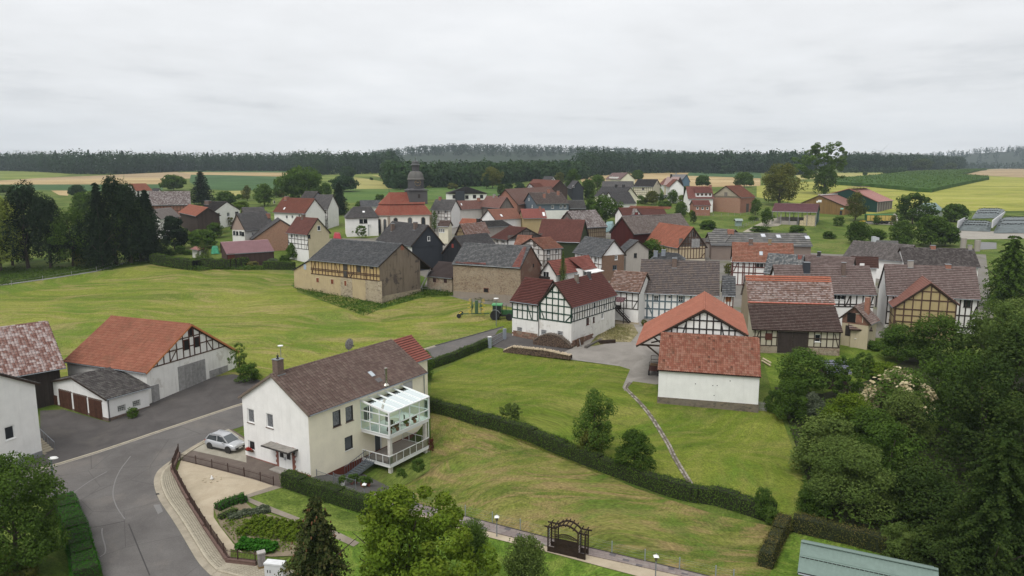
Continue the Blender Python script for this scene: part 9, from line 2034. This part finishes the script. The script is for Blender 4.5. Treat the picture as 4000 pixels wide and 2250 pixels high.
for(p,q)in((0,x1),(x2,Lp)):
 for k in range(7):bar_obj('trellis_slat',PW,o,(p,D,.5+k*.22),(q,D,.5+k*.22),.03,.02,(0,1,0));bar_obj('trellis_slat',PW,o,(p if p else 0,0,.5+k*.22),(p if p else 0,D,.5+k*.22),.03,.02,(1,0,0))
 for k in range(3):x=p+(q-p)*(k+1)/4;bar_obj('trellis_slat',PW,o,(x,D,.4),(x,D,2.05),.03,.02,(0,1,0))
 for k in range(4):fbox('planter_board',PW,o,((p+q)/2,-.02,.06+k*.12),(q-p,.04,.11));fbox('planter_board',PW,o,((p+q)/2,D,.06+k*.12),(q-p,.04,.11))
GRN=plain('green_sheet',(.150,.205,.180,1),.5,var=.08);h=V('green_metal_shed','shed with ribbed grey green metal roof at the bottom right',A8(312,1430),A8(1120,1612),ridge=A8(382,1258),pitch=24,h=2.5,lvl=0,roof=GRN,wall=WOODG,cat='shed',ridge_cap=False,th=9,barge=GRN,depth=.4)
h.done();L_=h.L
for k in range(int(L_/.28)):
 x=.1+k*.28
 for y,z in((0,h.ze),(h.W,h.ze)):bar_obj('roof_rib',GRN,h.root,(x,y,z+.05),(x,h.vr,h.zr+.05),.05,.05,(0,0,1))
bar_obj('ridge_cap',GRN,h.root,(0,h.vr,h.zr+.09),(L_,h.vr,h.zr+.09),.3,.05,(0,0,1));bar_obj('sheet_joint',GRN,h.root,(0,h.vr*.55,h.ze+(h.zr-h.ze)*.55+.09),(L_,h.vr*.55,h.ze+(h.zr-h.ze)*.55+.09),.1,.05,(0,0,1))
p=ground(C6(965,628));tr=sq('tractor',p,-.12,'green tractor with yellow wheel hubs half hidden by the timbered house','tractor');TG=plain('tractor_green',(.030,.10,.035,1),.4);YEL=plain('hub_yellow',(.62,.42,.03,1),.5)
for y in(.15,1.75):wheel(tr,(0,y,.86),.86,.5,YEL);wheel(tr,(2.5,y,.62),.62,.4,YEL)
fbox('hood',TG,tr,(2.2,.95,1.35),(2.2,.8,.75));fbox('chassis',FRAME_DK,tr,(1.1,.95,.85),(3.6,.7,.5));fbox('cab',glass_dark('cab_glass',(.03,.04,.035,1),.1),tr,(.35,.95,1.95),(1.5,1.45,1.2));fbox('cab_roof',plain('roof_green',(.10,.34,.15,1),.45),tr,(.3,.95,2.66),(1.75,1.6,.22))
for x in(-.4,1.1):
 for y in(.22,1.68):bar_obj('cab_post',TG,tr,(x,y,1.4),(x,y,2.6),.08,.08,(0,1,0))
for y in(.15,1.75):
 m=MB();pts=[(math.cos(a)*1.0,y,.86+math.sin(a)*1.0)for a in[R(20+16*k)for k in range(9)]]
 for q,r in zip(pts,pts[1:]):m.face([(q[0],y-.3,q[2]),(r[0],y-.3,r[2]),(r[0],y+.3,r[2]),(q[0],y+.3,q[2])])
 m.obj('fender',plain('fender_grey',(.3,.32,.31,1),.5),tr)
MB().tube([(1.9,.6,1.7),(1.9,.6,2.7)],.06,8).obj('exhaust',FRAME_DK,tr)
rk=sq('hay_rake',ground(C6(640,580)),-.12,'folded rotary hay rake hitched behind the green tractor','hay rake');RG=plain('rake_green',(.05,.10,.05,1),.6);bar_obj('drawbar',RG,rk,(-2.7,.2,.55),(2.6,.2,.75),.16,.16,(0,1,0));fbox('gearbox',RG,rk,(.3,.2,1.9),(.5,.5,2.2));bar_obj('axle',YEL,rk,(-2.7,-.7,.6),(-2.7,1.4,.6),.16,.14,(0,0,1))
for y in(-.8,1.5):wheel(rk,(-2.7,y,.38),.38,.26,plain('grey_hub',(.3,.3,.3,1)))
for s in(-1,1):
 hub=Vector((.3+s*.75,.2,2.0));MB().lathe([(.0,-.2),(.3,-.15),(.3,.15),(.0,.2)],(0,0,0),10).obj('rotor',RG,rk,Matrix.Translation(hub)@Matrix.Rotation(math.pi/2,4,'Y'))
 for k in range(10):
  a=k*.628;e=hub+Vector((s*.15,math.cos(a)*1.35,math.sin(a)*1.35));bar_obj('rake_arm',RG,rk,hub,e,.06,.06,(1,0,0))
  for j in range(3):f=.7+.14*j;q=hub.lerp(e,f);bar_obj('tine',YEL,rk,q,q+Vector((s*.5,0,-.05)),.025,.025,(0,0,1))
a,b=ground(C6(882,1068)),ground(C6(1122,935));PST=plain('grey_post',(.25,.28,.32,1),.8)
for q,l in((a,'grey gate post with white cap at the hedge end'),(b,'grey gate post at the corner of the green timbered house')):
 o=sq('gate_post',q,.5,l,'gate post','grey gate posts');fbox('shaft',PST,o,(0,0,.8),(.42,.42,1.7));fbox('cap',WHITE_P if q is a else PST,o,(0,0,1.68),(.5,.5,.08))
d=b-a;o=sq('wire_gate',a,math.atan2(d.y,d.x),'grey wire mesh gate across the yard entrance','gate')
for z in(.15,.75,1.35):bar_obj('rail',GREY_ZINC,o,(.25,0,z),(d.length-.25,0,z+d.z),.05,.05,(0,1,0))
for k in range(26):x=.25+(d.length-.5)*k/25;fbox('bar',GREY_ZINC,o,(x,0,.75+d.z*k/25),(.015 if k%13 else .06,.02,1.2))
LOGM=plain('log_end',(.13,.09,.065,1),.95,var=.85,scale=5);LOGT=plain('split_wood',(.50,.41,.29,1),.9,var=.35,scale=7)
def woodpile(label,a,b,hf,depth,topm):
 a,b=ground(a),ground(b);d=b-a;Lw=d.length;o=sq('firewood_stack',a,math.atan2(d.y,d.x),label,'firewood');m=MB();s=.17;ny=0;x=0
 while x<Lw:
  hh=hf(x/Lw);z=.08
  while z<hh:
   r=s*.5*random.uniform(.85,1.1);y0=random.uniform(-.06,.06);pts=[(x+r*math.cos(t*1.05),z+r*math.sin(t*1.05))for t in range(6)];m.face([(q[0],y0,q[1])for q in pts])
   for i in range(6):q,w_=pts[i],pts[(i+1)%6];m.face([(q[0],y0,q[1]),(q[0],y0+.3,q[1]),(w_[0],y0+.3,w_[1]),(w_[0],y0,w_[1])])
   z+=s*.9
  x+=s
 m.obj('log_ends',LOGM,o,kind='stuff');n=int(Lw/.5);P_=[(Lw*i/n,hf(i/n))for i in range(n+1)];mm=MB()
 for(xa,ha),(xb,hb)in zip(P_,P_[1:]):mm.face([(xa,.12,ha-.1),(xb,.12,hb-.1),(xb,depth,hb-.1),(xa,depth,ha-.1)]);mm.face([(xa,depth,-.1),(xb,depth,-.1),(xb,depth,hb-.1),(xa,depth,ha-.1)])
 mm.obj('inner_logs',LOGM,o);lm=MB().tube([(0,0,0),(0,1.0,0)],.085,5).mesh('log',topm)
 for i in range(int(Lw/.2)):x=.1+i*.2;link('log',lm,o,Matrix.Translation((x,-.08+random.uniform(-.08,.08),hf(x/Lw)+.02))@Matrix.Rotation(random.uniform(-.12,.12),4,'Z')@Matrix.Diagonal((1,depth*random.uniform(.9,1.15),random.uniform(.7,1.1),1)))
woodpile('high heap of split firewood against the green timbered house',C2(665,1112),C2(1195,1182),lambda t:.15+1.75*math.sin(math.pi*min(1,max(0,t*.9+.08)))**.8,1.0,timber('grey_log',(.17,.14,.115,1)))
woodpile('long low firewood stack topped with pale logs on the lawn edge',C2(240,1222),C2(1185,1348),lambda t:.25+(.75 if t<.62 else .75-(t-.62)*1.1)*min(1,t*7+.1),.95,LOGT)
o=sq('brown_board',ground(C2(1340,1130)),.95,'rust brown board leaning on the timbered house corner','board');fbox('sheet',plain('rust_board',(.12,.07,.045,1),.9,var=.3),o,(0,.12,.65),(1.9,.06,1.35));bar_obj('prop',WOOD_G1,o,(-.5,-.25,0),(-.4,.1,1.2),.09,.09,(0,1,0))
a,b=ground(C2(1405,1165)),ground(C2(1725,975));o=sq('concrete_trough',a,math.atan2((b-a).y,(b-a).x),'long dark beam lying in the weedy yard','beam');fbox('beam',plain('trough',(.10,.09,.08,1),.9,var=.3),o,((b-a).length/2,0,.18),((b-a).length,.45,.42))
o=sq('timber_pile',ground(C2(1700,1085)),.2,'heap of old dark timbers beside the long beam','timber')
for k in range(9):bar_obj('old_timber',DARK_WOOD,o,(-1.3+random.uniform(0,.3),-.5+k%4*.32,.1+.18*(k//4)),(1.3,-.4+k%4*.3,.12+.18*(k//4)),.2,.17,(0,0,1))
o=sq('ladder',ground(C2(1520,1000)),.95,'pale ladder frame standing at the side wall of the timbered house','ladder')
for x in(0,.75):bar_obj('stile',GREY_ZINC,o,(x,0,0),(x,.25,3.4),.05,.05,(0,1,0))
for k in range(10):bar_obj('rung',GREY_ZINC,o,(0,.025*k,.3+k*.32),(.75,.025*k,.3+k*.32),.035,.035,(0,1,0))
p=ground((2552,1470));rzw=math.atan2(OF.M[1][1],OF.M[0][1])-math.pi/2;o=sq('old_wagon',p,rzw,'old brown farm wagon beside the white walled barn','wagon')
for x in(-.62,.62):
 for y in(.35,3.3):wheel(o,(x,y,.42),.42,.16,DARK_WOOD,0)
for k in range(12):fbox('plank',WOOD_RB if k<7 else timber('bed_board',(.16,.095,.05,1)),o,(0,.05+k*.32,.82),(1.3,.29,.05))
for x in(-.55,.55):bar_obj('frame_beam',DARK_WOOD,o,(x,-.1,.7),(x,3.9,.7),.12,.12,(1,0,0))
for y in(.3,3.8):
 for x in(-.6,.6):fbox('stake',DARK_WOOD,o,(x,y,1.35),(.06,.06,1.1))
 for z in(1.35,1.88):bar_obj('rail',DARK_WOOD,o,(-.6,y,z),(.6,y,z),.06,.05,(0,1,0))
a,b=ground(A7(1160,1108)),ground(A7(1300,1128));d=b-a;o=sq('picket_panel',a+Vector((0,-.15,0)),math.atan2(d.y,d.x),'grey picket fence panel leaning at the white barn corner','fence panel')
for k in range(17):bar_obj('picket',WOOD_G1,o,(.05+k*.125,0,0),(.12+k*.125,.25,1.05),.05,.025,(0,1,0))
for z in(.25,.85):bar_obj('rail',WOOD_G1,o,(0,.04+z*.24,z),(2.2,.04+z*.24,z),.06,.03,(0,1,0))
for k,(x,y)in enumerate(((1285,700),(1292,690),(1300,705))):o=MB().tube([(0,0,.15),(.25,-2.6+k*.3,.15)],.12,7).obj('log',LOGT);o.location=ground(A7(x,y),.05+.16*k);tag(o,('pale log lying lowest right of the white walled barn','pale log resting on the first log by the barn','topmost pale log beside the white walled barn')[k],'log')
h=V('solar_roof_shed','little shed with blue grey tile roof in the right garden',A7(1845,795),A7(2068,800),ridge=A7(1850,690),pitch=26,h=2.3,roof=tiles('blue_grey_small',((.16,.17,.21,1),(.20,.21,.25,1)),wave=.9),wall=WOODB,cat='shed',tw=.4,th=.42);h.done()
def mound(name,label,px,hh,cat,mat,group=None,tyres=0):
 q=[at(p)for p in px];c=sum((Vector((p.x,p.y,hz(p.y)))for p in q),Vector())/4;o=sq(name,c,0,label,cat,group);m=MB();n=8;A,B_,C_,D_=[Vector((p.x-c.x,p.y-c.y,hz(p.y)-c.z))for p in q]
 P_=lambda u,v:A.lerp(B_,u).lerp(D_.lerp(C_,u),v)+Vector((0,0,hh*(min(1,5*min(u,1-u)+.25))*(min(1,4*min(v,1-v)+.05))**.7+.08*math.sin(u*40+v*9)*math.sin(v*31)*(0<v<1)))
 for i in range(n*2):
  for j in range(n):m.face([P_(i/n/2,j/n),P_((i+1)/n/2,j/n),P_((i+1)/n/2,(j+1)/n),P_(i/n/2,(j+1)/n)])
 m.obj('sheet',mat,o,weld=True);tm=MB().lathe([(.18,-.09),(.36,-.09),(.36,.09),(.18,.09)],(0,0,0),10).mesh('tyre',RUBBER)
 for k in range(tyres):v=(.25,.5,.75)[k%3];link('tyre',tm,o,Matrix.Translation(P_(.06+.88*((k//3)+.5)/(tyres/3),v)+Vector((0,0,.1))))
 return o
SIL=plain('silage_sheet',(.085,.105,.105,1),.45,var=.35,scale=.6)
mound('silage_heap','back silage heap under dark sheet and tyres',(B7(1915,950),B7(2260,945),B7(2340,835),B7(2000,832)),1.3,'silage heap',SIL,'silage heaps',30);mound('silage_heap','front left silage heap under dark sheet',(B7(1745,1100),B7(2150,1115),B7(2180,1000),B7(1800,990)),1.4,'silage heap',SIL,'silage heaps',30);mound('silage_heap','right silage heap cut by the photo edge',(B7(2190,1135),B7(2750,1135),B7(2750,950),B7(2280,950)),1.8,'silage heap',SIL,'silage heaps',42)
for(a,b,l)in((B7(1735,1100),B7(1870,950),'pale silage wall at the left of the front heap'),(B7(2165,1125),B7(2335,870),'pale silage wall between the two silage bays')):
 a,b=ground(a),ground(b);d=b-a;o=sq('silage_wall',a,math.atan2(d.y,d.x),l,'wall');fbox('panel',plain('white_sheet_wall',(.55,.55,.56,1),.7,var=.15),o,(d.length/2,0,1.0+d.z/2),(d.length,.3,2.4))
lw=sq('loader_wagon',ground(B7(740,1010)),-.15,'yellow and green loader wagon parked behind the orchard bush','wagon')
fbox('body',TG,lw,(0,0,2.0),(8.4,2.4,2.2));fbox('top_rail',plain('rail_green',(.06,.2,.08,1)),lw,(0,0,3.2),(8.8,2.5,.2));fbox('chassis',FRAME_DK,lw,(0,0,.8),(8.0,1.6,.3))
for k in range(7):fbox('side_panel',plain('panel_yellow',(.50,.36,.10,1),.6),lw,(-3.6+k*1.2,-1.22,2.0),(1.05,.06,1.8))
for x in(.8,2.4):wheel(lw,(x,-1.1,.6),.6,.45,YEL);wheel(lw,(x,1.1,.6),.6,.45,YEL)
bar_obj('drawbar',YEL,lw,(-4.2,0,.9),(-6.2,0,.7),.3,.3,(0,0,1))
for(x,y0,y1,l)in((1370,240,135,'left grey concrete column behind the dark long roof'),(1517,245,155,'right grey concrete column behind the dark long roof')):
 b=at(C5(x,y0+25));z=z_at(b.x,b.y,C5(x,y1)[1])-hz(b.y);o=MB().tube([(0,0,-.3),(0,0,z)],.75,14).obj('concrete_column',GREYW);o.location=(b.x,b.y,hz(b.y));tag(o,l,'column','grey concrete columns')
for(x,y,l)in((430,117,'taller white flue behind the brown long roof'),(462,128,'shorter white flue behind the brown long roof')):
 b=at(C5(x,235));z=z_at(b.x,b.y,C5(x,y)[1])-hz(b.y);o=fbox('white_flue',plain('flue_white',(.45,.47,.50,1)),None,(b.x,b.y,hz(b.y)+z/2),(.95,.95,z));tag(o,l,'chimney','white flues')
b=at_y(B7(765,178),2600);zt=z_at(b.x,b.y,B7(765,100)[1]);o=sq('wind_turbine',(b.x,b.y,hill_z(b.x,b.y)),0,'distant white wind turbine on the skyline','wind turbine');Hh=zt-hill_z(b.x,b.y);WTM=plain('turbine_white',(.62,.64,.66,1));MB().tube([(0,0,-5),(0,0,Hh)],[2.6,1.5],8).obj('tower',WTM,o);fbox('nacelle',WTM,o,(0,0,Hh),(3.5,7,3.5))
for a in(.75,2.85,4.94):m=MB();m.face([(-.4,-4,0),(1.6,-4,4),(.5,-4,40),(-.1,-4,40)]);m.face([(-.4,-3.4,0),(1.6,-3.4,4),(.5,-3.8,40),(-.1,-3.8,40)][::-1]);m.obj('blade',WTM,o,Matrix.Translation((0,0,Hh))@Matrix.Rotation(a,4,'Y'))
mound('tarpaulin_heap','heap under bright green tarpaulin left of the mauve shed',(C7(640,490),C7(812,480),C7(800,400),C7(650,400)),1.5,'tarpaulin',plain('green_tarp',(.02,.20,.10,1),.5,var=.4));mound('tarpaulin_heap','vehicles under pale teal sheets by the dark red barn',(B5(410,1040),B5(560,1000),B5(570,930),B5(440,940)),2.2,'tarpaulin',plain('teal_tarp',(.22,.33,.34,1),.5,var=.5));mound('red_trailer','red covered trailer before the white hipped house',(B3(500,1160),B3(605,1168),B3(600,1125),B3(505,1120)),1.3,'trailer',plain('red_cover',(.30,.02,.03,1),.4))
h=V('small_white_shed','tiny white shed with pink roof beside the blue spruce',C7(385,408),C7(218,375),ridge=C7(380,365),pitch=20,h=2.4,lvl=0,roof=T_PINKS,wall=WHITE_OLD,cat='shed');h.done()
h=V('cold_frame','white topped cold frame in front of the mauve shed',C7(1885,522),C7(1765,532),ridge=C7(1830,478),pitch=15,h=1.2,lvl=0,roof=WHITE_P,wall=WOODG,cat='cold frame');h.done()
h=V('greenhouse','small glass greenhouse in the paddock garden',B6(870,1110),B6(765,1110),ridge=B6(840,1085),pitch=30,h=1.8,lvl=0,roof=plain('greenhouse_glass',(.42,.50,.47,1),.2),wall=plain('greenhouse_wall',(.25,.33,.30,1),.3),cat='greenhouse');h.done()
fence('paddock_fence','wooden paddock fence before the brick barn',[at(p)for p in(B6(250,1045),B6(600,1050),B6(950,1030))],1.1,3,0,WOOD_G1,0,(.4,.9));fence('paddock_fence','pale wooden rail fence beside the farm track',[at(p)for p in(B6(800,1225),B6(960,1165),B6(1090,1110))],1.1,3,0,WOOD_G1,0,(.4,.9));fence('field_fence','line of old posts along the track below the conifers',[at(p)for p in(B1(110,1340),B1(500,1280),B1(885,1215),B1(1225,1110))],1.0,6,0,WOOD_G1,0,(.85,));fence('meadow_fence','post and tape fence between the stone barn and the stone shed',[at(p)for p in(B8(1990,940),B8(2250,955),C1(420,920))],1.1,4,0,WOOD_G1,0,(.6,.95))
hb=MB().box2((-3550,-230,-1.5),(3550,4550,300))
hm=bpy.data.materials.new('haze_air');hm.use_nodes=True
for n in list(hm.node_tree.nodes):hm.node_tree.nodes.remove(n)
_o=hm.node_tree.nodes.new('ShaderNodeOutputMaterial');_v=hm.node_tree.nodes.new('ShaderNodeVolumePrincipled')
_v.inputs['Color'].default_value=(.78,.89,1,1);_v.inputs['Density'].default_value=.00014;_v.inputs['Anisotropy'].default_value=.2
hm.node_tree.links.new(_v.outputs[0],_o.inputs['Volume'])
hb.obj('haze',hm,kind='stuff')
bpy.context.view_layer.update()
